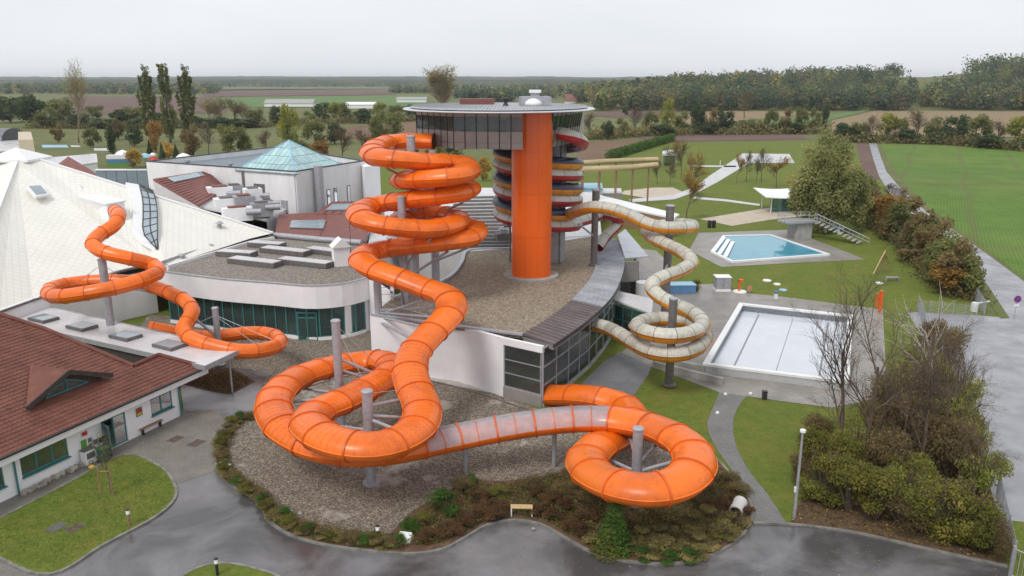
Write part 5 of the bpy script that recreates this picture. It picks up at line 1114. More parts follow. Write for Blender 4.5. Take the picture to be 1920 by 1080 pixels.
# ================================================================== vegetation
LM = {
 'olive': leaf_mat('olive_leaves', (.075, .085, .03), (.115, .12, .042), (.16, .15, .055), .35),
 'dark': leaf_mat('dark_green_leaves', (.03, .048, .022), (.05, .07, .03), (.08, .095, .038), .35),
 'brown': leaf_mat('brown_autumn_leaves', (.085, .066, .03), (.135, .102, .045), (.18, .14, .062), .4),
 'gold': leaf_mat('golden_leaves', (.18, .12, .03), (.27, .18, .04), (.32, .24, .07), .4),
 'yellowgreen': leaf_mat('yellow_green_leaves', (.12, .13, .03), (.19, .19, .045), (.25, .22, .06), .4),
 'orange': leaf_mat('rusty_orange_leaves', (.13, .075, .025), (.19, .115, .03), (.24, .15, .045), .5),
 'willow': leaf_mat('willow_leaves', (.085, .095, .035), (.15, .15, .06), (.21, .20, .085), .3),
 'poplar': leaf_mat('poplar_leaves', (.07, .08, .03), (.105, .11, .045), (.14, .14, .06), .2),
 'bush': leaf_mat('bush_leaves', (.07, .072, .016), (.115, .11, .024), (.19, .155, .04), 1.6),
 'conifer': leaf_mat('conifer_needles', (.03, .065, .014), (.06, .11, .022), (.10, .155, .035), 1.5),
 'redbrown': leaf_mat('red_brown_leaves', (.055, .032, .016), (.09, .05, .022), (.135, .08, .034), 1.2),
 'drygrass': leaf_mat('dry_grass', (.11, .095, .035), (.17, .145, .055), (.23, .18, .08), 1.2),
 'freshgrass': leaf_mat('fresh_grass', (.05, .085, .014), (.09, .13, .022), (.15, .16, .035), 1.2),
 'bark': mat('bark', (.11, .085, .065), .9, var=.3, vscale=3), 'twig': mat('brown_twigs', (.115, .082, .06), .9, var=.3, vscale=2),
 'tan_twig': mat('tan_twigs', (.27, .205, .125), .9, var=.25, vscale=.5), 'birch': mat('birch_bark', (.46, .42, .37), .8, var=.2, vscale=4), 'birch_twig': mat('birch_twigs', (.19, .125, .10), .9, var=.2, vscale=1)}
def leafquad(mb, c, s, rr, out=None, asp=1.0):
    n = Vector((rr.gauss(0, 1), rr.gauss(0, 1), rr.gauss(0, 1) + .6))
    if out is not None: n += out * 1.2
    n.normalize(); u = n.cross(Vector((rr.gauss(0, 1), rr.gauss(0, 1), rr.gauss(0, 1)))); u.normalize(); w = n.cross(u); s1 = s * rr.uniform(.6, 1.3); s2 = s1 * asp * rr.uniform(.6, 1)
    o = len(mb.v); mb.v += [tuple(c - u * s1), tuple(c + w * s2 * .8 - u * s1 * .1), tuple(c + u * s1), tuple(c - w * s2 * .8 + u * s1 * .1)]; mb.f.append([o, o + 1, o + 2, o + 3]); mb.m.append(mb.mi)
def crown(seed, h, w, n, leaf, base=.2, lobes=9, lobe=.36, mb=None, off=Vector((0, 0, 0)), flat=1.0, droop=0):
    rr = random.Random(seed); mb = mb or MB(); ch = h * (1 - base); L = []
    for i in range(lobes):
        a = rr.uniform(0, 2 * pi); k = rr.uniform(-.82, .86); r = math.sqrt(max(0, 1 - k * k)) * rr.uniform(.35, .72)
        L.append((Vector((cos(a) * r * w / 2, sin(a) * r * w / 2, h * base + ch * (.5 + .42 * k))), rr.uniform(.75, 1.25) * lobe))
    for i in range(n):
        c, s = L[rr.randrange(lobes)]; d = Vector((rr.gauss(0, 1), rr.gauss(0, 1), rr.gauss(0, 1))); d.normalize()
        q = rr.random() ** .4; p = c + Vector((d.x * w * s * q * .62, d.y * w * s * q * .62, d.z * ch * s * q * .5 * flat))
        if droop: p.z -= droop * max(0, d.z * 0 + q) * rr.random()
        leafquad(mb, off + p, leaf, rr, d, 1.0)
    return mb
def branches(mb, rr, p, d, L, r, lev, maxlev, spread, up, twigs=3, n0=6, droop=0):
    segs = 3 if lev < 2 else 2; q = p
    for i in range(segs):
        d = (d + Vector((rr.gauss(0, .1), rr.gauss(0, .1), rr.gauss(0, .06) + up * .08 - (droop * .35 if lev >= maxlev - 1 else 0)))).normalized(); e = q + d * L / segs
        mb.bar(q, e, r * (1 - .5 * i / segs), r * (1 - .5 * (i + 1) / segs), n=max(3, n0 - lev), cap=False); 
        if lev < maxlev:
            for k in range(twigs if i or lev else 1):
                a = rr.uniform(0, 2 * pi); s = d.cross(Vector((cos(a), sin(a), .3))).normalized(); nd = (d * (1 - spread) + s * spread * rr.uniform(.7, 1.3)).normalized()
                branches(mb, rr, q.lerp(e, rr.uniform(.3, 1)), nd, L * rr.uniform(.45, .68), r * (.5 - .1 * i / segs), lev + 1, maxlev, spread, up, twigs, n0, droop)
        q = e
    return q
def tree_proto(name, label, kind, seed, h, w, n, leaf, leafm, base=.2, lobes=9, lobe=.36, trunk=.028, bark='bark', cat='tree', flat=1):
    t = thing(name, label, cat); rr = random.Random(seed)
    mb = MB(); top = h * (base + .35); mb.bar((0, 0, -.2), (0, 0, h * base), h * trunk, h * trunk * .75, n=7, cap=False); mb.bar((0, 0, h * base), (rr.uniform(-.1, .1) * w, rr.uniform(-.1, .1) * w, top), h * trunk * .75, h * trunk * .25, n=6, cap=False)
    for i in range(5):
        a = rr.uniform(0, 2 * pi); mb.bar((0, 0, h * base * rr.uniform(.8, 1.3)), (cos(a) * w * .3, sin(a) * w * .3, h * (base + rr.uniform(.25, .5))), h * trunk * .4, h * trunk * .1, n=5, cap=False)
    mb.build('trunk', LM[bark], t)
    crown(seed, h, w, n, leaf, base, lobes, lobe, flat=flat).build('crown', LM[leafm], t)
    return t
def bare_proto(name, label, seed, h, spread, lev, tw, r0, m_, cat='tree', up=.6, leaves=0, leafm=None, leaf=.1, trunkfrac=.25, droop=0, Lf=.42):
    t = thing(name, label, cat); rr = random.Random(seed); mb = MB(); mb.bar((0, 0, -.2), (0, 0, h * trunkfrac), r0, r0 * .85, n=7, cap=False); mb.build('trunk', LM['bark'] if m_ != 'birch' else LM['birch'], t)
    mb = MB(); branches(mb, rr, Vector((0, 0, h * trunkfrac)), Vector((rr.uniform(-.08, .08), rr.uniform(-.08, .08), 1)), h * .6, r0 * .85, 0, lev, spread, up, tw, 6, droop)
    mb.build('branches', LM[m_], t)
    if leaves:
        ml = MB(); vv = mb.v
        for i in range(leaves): leafquad(ml, Vector(vv[rr.randrange(len(vv) // 3, len(vv))]) + Vector((rr.gauss(0, .15), rr.gauss(0, .15), rr.gauss(0, .15))), leaf, rr)
        ml.build('leaves', LM[leafm], t)
    return t
# --- prototypes for the belts (10 m tall, 8 m wide), scaled where they stand
PROTO = {}
def proto(key, make):
    PROTO[key] = [make(s) for s in range(2)]; USED[key] = [0, 0]
USED = {}
for k, lf in (('olive', 'olive'), ('dark', 'dark'), ('brown', 'brown'), ('gold', 'gold'), ('yellowgreen', 'yellowgreen'), ('orange', 'orange')):
    proto(k, lambda s, k=k, lf=lf: tree_proto('broadleaf_tree', 'x', k, sum(map(ord, k)) % 97 + s * 7 + len(k), 10, 8, 1900, .36, lf, .04, 12, .36))
proto('bare', lambda s: bare_proto('bare_tree', 'x', 40 + s, 10, .42, 4, 3, .2, 'twig', up=.9, leaves=500, leafm='brown', leaf=.16, trunkfrac=.16))
proto('tanbare', lambda s: bare_proto('bare_tree', 'x', 60 + s, 10, .38, 4 + s, 3, .16, 'tan_twig', up=1.2, leaves=500, leafm='yellowgreen', leaf=.13, trunkfrac=.08))
proto('sparse', lambda s: bare_proto('autumn_tree', 'x', 80 + s, 10, .36, 4, 3, .16, 'twig', up=.9, leaves=1100, leafm='orange', leaf=.19, trunkfrac=.2))
proto('sparsegold', lambda s: bare_proto('autumn_tree', 'x', 90 + s, 10, .36, 4, 3, .16, 'twig', up=.9, leaves=1300, leafm='gold', leaf=.19, trunkfrac=.22))
def pop_proto(s):
    t = thing('poplar_tree', 'x', 'tree'); rr = random.Random(120 + s); mb = MB(); mb.bar((0, 0, -.2), (0, 0, 8.5), .2, .05, n=7, cap=False); mb.build('trunk', LM['bark'], t)
    mb = MB()
    for i in range(60):
        z = rr.uniform(.5, 8.6); a = rr.uniform(0, 2 * pi); rw = 1.15 * (1 - max(0, (z - 3) / 7.5) ** 1.8) * min(1, .45 + z / 5); r = rw * rr.uniform(.3, .8); c = Vector((cos(a) * r, sin(a) * r, z))
        for j in range(64):
            k = rr.random(); leafquad(mb, c + Vector((cos(a) * .25 * k + rr.gauss(0, .1), sin(a) * .25 * k + rr.gauss(0, .1), k * 1.5)), .15, rr)
    mb.build('crown', LM['poplar'], t); return t
proto('poplar', pop_proto)
proto('con', lambda s: conifer(s))  if False else None
def conifer_proto(s, h=10, w=4, n=1500, leaf=.3, lf='dark'):
    t = thing('conifer_tree', 'x', 'tree'); rr = random.Random(140 + s); MB().bar((0, 0, -.2), (0, 0, h * .8), h * .02, h * .004, n=6, cap=False).build('trunk', LM['bark'], t); mb = MB()
    for i in range(n):
        z = rr.random() ** 1.4; r = (1 - z) * w / 2 * (.65 + .35 * abs(sin(z * 40))) * rr.random() ** .35; a = rr.uniform(0, 2 * pi)
        leafquad(mb, Vector((cos(a) * r, sin(a) * r, h * (.06 + .94 * z))), leaf * (1.1 - .5 * z), rr, Vector((cos(a), sin(a), .2)))
    mb.build('crown', LM[lf], t); return t
proto('conifer', lambda s: conifer_proto(s))
RT = random.Random(21)
ADJ = {'olive': 'olive green rounded', 'dark': 'dark green dense', 'brown': 'brown-leaved rounded', 'gold': 'golden-leaved', 'yellowgreen': 'yellow-green leafy', 'orange': 'rusty orange-leaved', 'bare': 'dark bare twiggy', 'tanbare': 'pale tan bare-branched', 'sparse': 'slender half-bare rusty', 'sparsegold': 'half-bare golden', 'poplar': 'columnar poplar', 'conifer': 'dark pointed conifer'}
def tree(kind, px, by, hp, wp, where, group, k=None, label=None):
    b = P(px, by, 0); scl = b.y * cos(TH) + CAMH * sin(TH); h = hp * scl / FPX; w = wp * scl / FPX
    k = RT.randrange(2) if k is None else k; pw = {'poplar': 2.6, 'conifer': 4, 'bare': 7, 'tanbare': 6, 'sparse': 6, 'sparsegold': 6}.get(kind, 8.6)
    lab = label or '%s tree %s' % (ADJ[kind], where)
    pr = PROTO[kind][k]; o = place(pr, USED[kind][k], b, RT.uniform(0, 6.28), (w / pw, w / pw, h / 10), lab, group); USED[kind][k] = 1; o['category'] = 'tree'
    if not group: o.pop('group', None) if 'group' in o else None
    return o
W1, G1_ = 'in the tree belt beyond the left meadow', 'tree belt beyond the left meadow'
for a in (('dark', 20, 230, 62, 70), ('dark', 62, 238, 72, 60), ('olive', 92, 240, 45, 45), ('yellowgreen', 8, 222, 42, 60), ('olive', 120, 232, 60, 60), ('dark', 150, 240, 34, 44), ('olive', 182, 222, 30, 40), ('dark', 228, 237, 38, 46), ('olive', 250, 237, 46, 46), ('dark', 300, 238, 34, 44), ('olive', 330, 238, 38, 44), ('tanbare', 392, 238, 56, 48), ('tanbare', 418, 238, 56, 44), ('bare', 440, 238, 52, 40), ('tanbare', 460, 238, 50, 44), ('olive', 482, 238, 42, 40), ('dark', 410, 240, 24, 60), ('dark', 455, 240, 22, 60), ('dark', 360, 240, 30, 50), ('dark', 265, 240, 24, 50), ('dark', 195, 241, 24, 50)): tree(a[0], a[1], a[2], a[3] * .85, a[4] * 1.1, W1, G1_)
W2, G2 = 'in the hedgerow behind the glass pyramid hall', 'hedgerow behind the glass pyramid hall'
for a in (('dark', 520, 236, 40, 30), ('yellowgreen', 548, 236, 26, 30), ('olive', 578, 232, 24, 34), ('dark', 606, 230, 40, 44), ('yellowgreen', 632, 230, 40, 36), ('olive', 652, 231, 40, 38), ('dark', 684, 231, 28, 50), ('yellowgreen', 714, 226, 36, 32), ('olive', 745, 226, 30, 44), ('dark', 772, 224, 28, 40)): tree(*a, W2, G2)
W3, G3 = 'on the meadow behind the white halls', 'trees on the meadow behind the white halls'
for a in (('brown', 110, 267, 34, 27), ('olive', 175, 277, 40, 36), ('dark', 212, 300, 68, 24), ('brown', 222, 262, 40, 34), ('dark', 253, 275, 42, 34), ('orange', 293, 285, 62, 38), ('gold', 250, 315, 36, 40), ('gold', 318, 302, 38, 32), ('conifer', 282, 296, 34, 18), ('conifer', 306, 308, 40, 22), ('conifer', 332, 306, 36, 22), ('brown', 362, 296, 64, 44), ('bare', 392, 290, 48, 36), ('olive', 428, 290, 60, 52), ('olive', 462, 288, 52, 40), ('yellowgreen', 543, 278, 84, 46), ('olive', 592, 272, 50, 56), ('dark', 628, 270, 42, 44), ('orange', 604, 302, 40, 50), ('bare', 642, 306, 56, 50), ('bare', 680, 304, 52, 46), ('olive', 716, 266, 62, 48), ('olive', 742, 262, 56, 44), ('dark', 704, 264, 34, 24), ('bare', 500, 292, 40, 40), ('olive', 560, 300, 40, 46), ('brown', 770, 300, 48, 44), ('olive', 850, 300, 44, 50), ('gold', 905, 340, 46, 40), ('olive', 810, 305, 40, 50)): tree(*a, W3, G3)
for i, (x, by, hp, wp) in enumerate(((284, 268, 146, 36), (320, 268, 146, 33), (357, 270, 148, 38))): tree('poplar', x, by, hp, wp, '', 'three tall poplars', i % 2, 'tall columnar poplar standing in a row of three on the meadow')
tree('tanbare', 148, 268, 128, 56, '', None, 0, 'tall slim leafless poplar left of the three leafy poplars')
del_g = lambda o: o.pop('group', None)
t = bare_proto('bare_tree', 'broad pale leafless tree rising behind the tower roof', 64, 10, .27, 4, 4, .12, 'tan_twig', up=1.5, leaves=5000, leafm='drygrass', leaf=.13, trunkfrac=.02); b_ = P(832, 222, 0); t.location = b_; k_ = b_.y / FPX; t.scale = (k_ * 86 / 6, k_ * 86 / 6, k_ * 80 / 10.5)
W4, G4 = 'in the hedgerow behind the brown field', 'hedgerow behind the brown field'
for a in (('bare', 1105, 260, 40, 34), ('dark', 1138, 262, 36, 32), ('olive', 1163, 256, 36, 32), ('bare', 1190, 254, 44, 34), ('olive', 1218, 252, 46, 36), ('yellowgreen', 1252, 251, 68, 36), ('olive', 1280, 251, 44, 32), ('dark', 1305, 251, 58, 38), ('brown', 1331, 251, 50, 34), ('dark', 1358, 251, 48, 38), ('olive', 1400, 250, 28, 50), ('olive', 1445, 250, 48, 32), ('brown', 1471, 250, 50, 32), ('olive', 1499, 250, 52, 32), ('olive', 1524, 249, 48, 28), ('dark', 1544, 249, 54, 18), ('brown', 1425, 251, 24, 40), ('dark', 1320, 252, 24, 60), ('dark', 1240, 254, 22, 60), ('dark', 1480, 251, 22, 60)): tree(*a, W4, G4)
tree('dark', 1173, 217, 19, 17, '', None, None, 'small dark tree alone in the far ploughed field'); tree('bare', 1395, 222, 42, 38, '', None, None, 'dark round tree alone by the far stubble field')
W5, G5 = 'in the hedge row along the top of the crop field', 'hedge row along the top of the crop field'
for a in (('dark', 1578, 264, 36, 50), ('olive', 1608, 266, 38, 44), ('bare', 1632, 267, 42, 34), ('yellowgreen', 1661, 265, 56, 42), ('olive', 1687, 265, 46, 38), ('bare', 1716, 266, 50, 48), ('olive', 1745, 267, 50, 44), ('brown', 1768, 267, 30, 40), ('dark', 1790, 270, 58, 54), ('olive', 1832, 274, 62, 52), ('bare', 1868, 277, 42, 44), ('yellowgreen', 1905, 280, 66, 50), ('olive', 1945, 284, 64, 56), ('dark', 1990, 288, 60, 60), ('dark', 1700, 268, 26, 60), ('dark', 1850, 278, 28, 60), ('dark', 1760, 270, 26, 50)): tree(*a, W5, G5)
W6, G6 = 'on the bathing lawn', 'young trees on the bathing lawn'
for a in (('bare', 1232, 346, 38, 24), ('bare', 1256, 347, 34, 24), ('bare', 1277, 334, 56, 30), ('sparse', 1262, 322, 46, 28), ('sparsegold', 1381, 343, 42, 20), ('bare', 1399, 341, 48, 24), ('bare', 1427, 342, 54, 28), ('sparse', 1455, 352, 46, 34), ('bare', 1418, 340, 36, 20)): tree(*a, W6, G6)
tree('sparse', 1293, 372, 70, 34, '', None, 0, 'slender rusty orange tree beside the pale path junction'); tree('sparsegold', 1287, 412, 70, 46, '', None, 0, 'golden half-bare tree on the lawn by the sandy terrace')
tree('sparsegold', 1512, 408, 76, 52, '', None, 1, 'golden tree growing beside the sail-roofed kiosk')
# big willow
t = thing('willow_tree', 'very large round olive willow behind the kiosk', 'tree', P(1546, 432, 0)); wp = P(1546, 432, 0); rr = random.Random(9)
MB().bar(wp, wp + Vector((0, 0, 7)), .7, .35, n=9).build('trunk', LM['bark'], t)
mb = MB()
for dx, dy, hh_, ww in ((0, 0, 18.5, 8.5), (-3, -1, 15.5, 7), (3, 0, 15.5, 7), (.5, 2, 17.5, 8), (-1.5, -3, 11.5, 7), (2, -3, 12, 7), (4, -1.5, 9.5, 5), (-4, 0, 9.5, 5)):
    crown(rr.randrange(999), hh_, ww, 5200, .2, .05, 16, .3, mb, wp + Vector((dx, dy, 0)), droop=.8)
mb.build('crown', LM['willow'], t)
# hedge of shrubs and trees along the field road
W7, G7 = 'in the hedge along the field road', 'hedge along the field road'
for a in (('brown', 1592, 392, 56, 46), ('olive', 1618, 400, 70, 50), ('brown', 1640, 420, 66, 56), ('orange', 1662, 432, 70, 58), ('olive', 1690, 452, 74, 60), ('brown', 1700, 440, 70, 60), ('brown', 1722, 476, 80, 64), ('brown', 1748, 500, 92, 60), ('olive', 1736, 480, 76, 56), ('olive', 1774, 528, 92, 66), ('brown', 1790, 548, 96, 66), ('orange', 1770, 552, 60, 60), ('olive', 1806, 556, 74, 56), ('olive', 1750, 530, 70, 56), ('conifer', 1742, 444, 50, 24), ('bare', 1690, 396, 34, 40), ('bare', 1668, 380, 30, 30), ('dark', 1608, 385, 50, 44), ('dark', 1572, 380, 46, 40), ('bare', 1800, 520, 50, 60), ('brown', 1675, 448, 40, 60), ('brown', 1715, 492, 44, 60)): tree(a[0], a[1], a[2], a[3] * 1.05, a[4] * 1.3, W7, G7)
UND = [LM['olive'], LM['dark'], LM['brown'], LM['twig']]
for pts_, n_, hh_ in (([(1580, 386), (1620, 410), (1660, 436), (1700, 462), (1740, 505), (1780, 545), (1812, 562)], 22000, 3.4), ([(60, 240), (200, 241), (350, 240), (500, 239)], 5000, 6), ([(500, 237), (600, 232), (700, 231), (790, 226)], 3500, 6), ([(1095, 262), (1200, 255), (1300, 252), (1400, 252), (1550, 250)], 5500, 7), ([(1560, 266), (1650, 267), (1780, 271), (1900, 281), (2000, 290)], 6000, 5.5)):
    rr = random.Random(n_); mb = MB(); q = resample([P(x, y, 0) for x, y in pts_], n=60)
    for i in range(n_):
        k = rr.random() * 59.99; p = q[int(k)].lerp(q[int(k) + 1], k % 1); nz_ = .35 + .65 * abs(noise.noise(Vector((k * .9, n_, 0)))) * 1.6; mb.mi = rr.choices((0, 1, 2), (4, 2, 3))[0] if noise.noise(Vector((k * .7, 3, 1))) > -.1 else 2
        leafquad(mb, p + Vector((rr.gauss(0, 2 if n_ < 9000 else 1.1), rr.gauss(0, 3 if n_ < 9000 else 1.1), rr.random() ** 1.2 * hh_ * nz_)), .62 if n_ < 9000 else .17, rr)
    tag(mb.build('hedge_undergrowth', UND, keep=True), kind='stuff')
# trimmed hedge between field and lawn
t = thing('trimmed_hedge', 'long dark trimmed hedge between brown field and bathing lawn', 'hedge', P(1200, 282, 0)); rr = random.Random(31); mb = MB(); a, b = P(1140, 301, 0), P(1262, 264, 0)
for i in range(5000): k = rr.random(); p = a.lerp(b, k); leafquad(mb, p + Vector((rr.uniform(-1.2, 1.2), rr.uniform(-1, 1), rr.uniform(0, 3) )), .35, rr)
mb.build('foliage', LM['conifer'], t)
# --- far woods: one mass each
WOODM = [leaf_mat('wood_%d' % i, tuple(x * .8 for x in c), c, tuple(x * 1.2 for x in c), .12, 0) for i, c in enumerate(((.040, .062, .042), (.062, .085, .046), (.088, .10, .05), (.11, .092, .055), (.13, .14, .055), (.20, .18, .06), (.034, .048, .038)))]
def wood(name, label, boxes, n, hgt, leaf, nq, seed, skip=None):
    rr = random.Random(seed); mb = MB(); mats_ = WOODM
    for i in range(n):
        a0, a1, d0, d1 = boxes[rr.randrange(len(boxes))]; a = rr.uniform(a0, a1); D = d0 + (d1 - d0) * rr.random() ** 1.1
        if skip and skip(a, D): continue
        b = Vector((a * D, D, hill_z(a * D, D) - .5)); h = hgt * rr.uniform(.6, 1.25); w = h * rr.uniform(.65, 1.0); mb.mi = rr.choices(range(7), (24, 24, 18, 12, 11, 7, 5))[0]
        for j in range(nq):
            d = Vector((rr.gauss(0, 1), rr.gauss(0, 1), rr.gauss(0, 1))); d.normalize(); q = rr.random() ** .35
            leafquad(mb, b + Vector((d.x * w * .5 * q, d.y * w * .5 * q, h * .55 + d.z * h * .46 * q)), leaf, rr, d)
    o = mb.build(name, mats_, keep=True); return tag(o, kind='stuff')
wood('hillside_wood', '', [(.10, .80, 645, 720), (.12, .80, 645, 980), (.2, .8, 640, 900)], 1500, 17, 1.25, 85, 51, lambda a, D: (.47 + .02 * noise.noise(Vector((D, 0, 0))) < a < .56 and D > 740 and rr.random() > .06) or noise.noise(Vector((a * 22, D / 70, 4))) > .42)
wood('distant_wood', '', [(-.70, -.36, 1400, 1900)], 800, 17, 2.6, 24, 52)
wood('distant_wood', '', [(-.08, .26, 1050, 1500), (.08, .3, 800, 1000), (.0, .2, 1500, 2200)], 1100, 15, 2.4, 24, 53)
wood('distant_wood', '', [(-.15, -.07, 1500, 1750), (-.42, .0, 2700, 3100), (-.06, .0, 900, 1000)], 500, 13, 2.6, 22, 54)
# ---------------------------------------------------------------- shrubbery by the car park
BP = [bare_proto('bare_tree', 'x', 200, 9.6, .36, 5, 2, .15, 'twig', up=1.2, trunkfrac=.14), bare_proto('bare_tree', 'x', 203, 9.0, .42, 5, 2, .14, 'twig', up=1.0, leaves=700, leafm='brown', leaf=.06, trunkfrac=.18)]
for i, (x, y, s, rz, lab) in enumerate(((1572, 872, 1.08, 0, 'tall leafless tree in front of the empty pool'), (1618, 885, 1.05, 1.5, 'leafless tree with few brown leaves beside the empty pool'), (1722, 905, .92, .4, 'spreading leafless tree in the car park shrubbery'), (1668, 815, .62, 2.2, 'small leafless tree with brown tips behind the shrubbery'), (1640, 860, .6, 3.1, 'thin leafless sapling among the green shrubs'), (1690, 860, .7, 4.4, 'leafless sapling in the middle of the shrubbery'), (1770, 880, .75, 5.2, 'leafless tree on the car park side of the shrubbery'), (1800, 840, .6, .9, 'slim leafless tree near the car park fence'), (1750, 830, .65, 2.8, 'leafless sapling below the birch'), (1820, 940, .5, 1.9, 'low leafless sapling by the mesh fence'))):
    k = i % 2; o = place(BP[k], i > 1, P(x, y, 0), rz, (s * 1.05, s * 1.05, s), lab)
t = bare_proto('birch_tree', 'white-barked leafless birch with drooping twigs by the car park', 230, 8.4, .42, 2, 3, .10, 'birch', up=.5, trunkfrac=.2); bpz = P(1748, 790, 0); t.location = bpz; t.rotation_euler = (0, 0, 2.6)
rr = random.Random(77); vv = [Vector(v.co) for v in t.children[1].data.vertices]; mb = MB()
for i in range(2000):
    p = vv[rr.randrange(len(vv) // 4, len(vv))]; d = Vector((rr.gauss(.25, .5), rr.gauss(0, .5), .3)).normalized(); L = rr.uniform(.5, 1.6); q = p
    for s in range(4):
        d = (d + Vector((0, 0, -.42))).normalized(); e = q + d * L / 4; mb.bar(q, e, .024, .018, n=3, cap=False); q = e
WL[t.name] = Vector((0, 0, 0)); mb.build('drooping_twigs', LM['birch_twig'], t)
def shrub_proto(name, seed, lf, n, leaf, w=2.0, h=1.6, twigs=14, cat='shrub'):
    t = thing(name, 'x', cat); rr = random.Random(seed); mb = MB()
    for i in range(twigs):
        a = rr.uniform(0, 2 * pi); k = rr.random(); mb.bar((0, 0, -.05), (cos(a) * w * .4 * k, sin(a) * w * .4 * k, h * rr.uniform(.6, 1.02)), .022, .006, n=4, cap=False)
    mb.build('stems', LM['twig'], t); crown(seed, h, w, n, leaf, .0, 10, .36).build('foliage', LM[lf], t); return t
SP = {'bush': [shrub_proto('leafy_shrub', 301, 'bush', 4600, .042, twigs=60), shrub_proto('leafy_shrub', 302, 'bush', 4600, .042, twigs=60)], 'brownb': [shrub_proto('brown_shrub', 303, 'brown', 4200, .04, twigs=90)], 'green': [shrub_proto('green_shrub', 304, 'conifer', 4200, .045)],
      'red': [shrub_proto('red_brown_shrub', 305, 'redbrown', 3200, .04, 1.6, .9, 40)], 'ybush': [shrub_proto('yellowing_shrub', 306, 'yellowgreen', 5500, .042, twigs=60)], 'mix': [shrub_proto('thicket_shrub', 307, 'drygrass', 2600, .045, 1.8, .9, 40)]}
SU = {k: [0] * len(v) for k, v in SP.items()}; RS = random.Random(8)
def shrub(kind, px, py, w, h, label, group, z=0):
    k = RS.randrange(len(SP[kind])); pr = SP[kind][k]; pw, ph = (1.6, .9) if kind == 'red' else (1.8, .9) if kind == 'mix' else (2.0, 1.6)
    o = place(pr, SU[kind][k], P(px, py, z), RS.uniform(0, 6.28), (w / pw, w / pw, h / ph), label, group); SU[kind][k] = 1; return o
GS = 'shrubbery by the car park'
for q_ in SP['bush'] + SP['ybush'] + SP['brownb']: pass
for kind, x, y, w, h in (('bush', 1520, 890, 2.4, 2.4), ('bush', 1545, 945, 2.8, 2.8), ('bush', 1590, 962, 2.8, 2.5), ('bush', 1640, 975, 2.8, 2.4), ('bush', 1570, 905, 2.6, 2.4), ('ybush', 1520, 940, 1.8, 1.5), ('brownb', 1690, 990, 2.4, 1.5), ('ybush', 1600, 880, 2.6, 2.4), ('brownb', 1660, 905, 2.8, 2.6), ('ybush', 1700, 960, 2.8, 2.2), ('bush', 1755, 1005, 3.0, 2.6), ('bush', 1800, 1012, 3.0, 2.8), ('bush', 1830, 1028, 2.4, 2.0), ('brownb', 1855, 1038, 1.8, 1.6), ('ybush', 1730, 990, 2.2, 1.8), ('brownb', 1780, 910, 3.2, 3.2), ('ybush', 1825, 930, 2.8, 2.6), ('ybush', 1800, 870, 3.0, 3.0), ('brownb', 1740, 880, 3.2, 3.0), ('brownb', 1700, 840, 3.2, 3.0), ('ybush', 1770, 830, 3.4, 3.4), ('brownb', 1730, 790, 3.4, 3.2), ('ybush', 1790, 800, 3.0, 3.6), ('brownb', 1645, 840, 3.0, 2.4), ('ybush', 1690, 780, 3.0, 2.6), ('brownb', 1660, 770, 2.6, 2.2), ('ybush', 1740, 740, 3.0, 3.0), ('brownb', 1770, 700, 3.0, 3.2), ('ybush', 1720, 700, 2.6, 2.2), ('brownb', 1500, 905, 1.6, 1.4), ('brownb', 1530, 830, 2.0, 1.6), ('brownb', 1745, 660, 2.4, 2.4), ('brownb', 1870, 1045, 1.4, 1.0), ('ybush', 1690, 915, 2.6, 2.2), ('bush', 1715, 945, 2.4, 2.0)):
    shrub(kind, x, y, w * 1.2, h * 1.3, {'bush': 'bright green leafy shrub at the front of the car park shrubbery', 'ybush': 'yellowing shrub inside the car park shrubbery', 'brownb': 'brown half-bare shrub inside the car park shrubbery'}[kind], GS)
rr = random.Random(88); mb = MB()
bed = [P(x, y, 0)[:2] for x, y in ((1482, 984), (1505, 930), (1520, 860), (1560, 790), (1660, 720), (1720, 640), (1790, 740), (1834, 850), (1862, 940), (1880, 1055), (1750, 1030), (1600, 997))]
def inpoly(x, y, poly):
    c = False
    for (x1, y1), (x2, y2) in zip(poly, poly[1:] + poly[:1]):
        if (y1 > y) != (y2 > y) and x < (x2 - x1) * (y - y1) / (y2 - y1) + x1: c = not c
    return c
def scatter(poly, n, f):
    xs = [p[0] for p in poly]; ys = [p[1] for p in poly]; k = 0
    while k < n:
        x, y = rr.uniform(min(xs), max(xs)), rr.uniform(min(ys), max(ys))
        if inpoly(x, y, poly): f(x, y); k += 1
def litter(x, y): mb.mi = rr.choices((0, 1, 2), (5, 2, 2))[0]; leafquad(mb, Vector((x, y, .07 + rr.random() * .12)), .07, rr, Vector((0, 0, 1)))
scatter(bed, 9000, litter); tag(mb.build('leaf_litter', [LM['redbrown'], LM['gold'], LM['bush']], keep=True), kind='stuff')
# ---------------------------------------------------------------- planting on the gravel island
GI = 'planting around the gravel island'
strip = [P(x, y, 0)[:2] for x, y in ((478, 778), (434, 802), (410, 838), (412, 880), (441, 910), (489, 938), (507, 973), (546, 1001), (612, 1020), (690, 1031), (760, 1036), (755, 1005), (690, 1004), (612, 990), (560, 975), (520, 950), (500, 925), (460, 905), (432, 876), (430, 840), (446, 806), (482, 786))]
mb = MB(); rr = random.Random(19)
scatter(strip, 12000, lambda x, y: (setattr(mb, 'mi', rr.choices((0, 1, 2, 3), (2, 3, 3, 3) if noise.noise(Vector((x * .4, y * .4, 5))) > 0 else (3, 4, 2, 1))[0]), leafquad(mb, Vector((x, y, .1 + rr.random() ** 1.6 * .5)), .05, rr, None, .5)))
tag(mb.build('ground_cover', [LM['redbrown'], LM['brown'], LM['drygrass'], LM['freshgrass']], keep=True), kind='stuff')
edge_px = smoothpoly([(474, 782), (430, 806), (416, 842), (418, 880), (446, 910), (490, 938), (512, 968), (552, 992), (612, 1010), (690, 1020), (745, 1026)], False, 5)
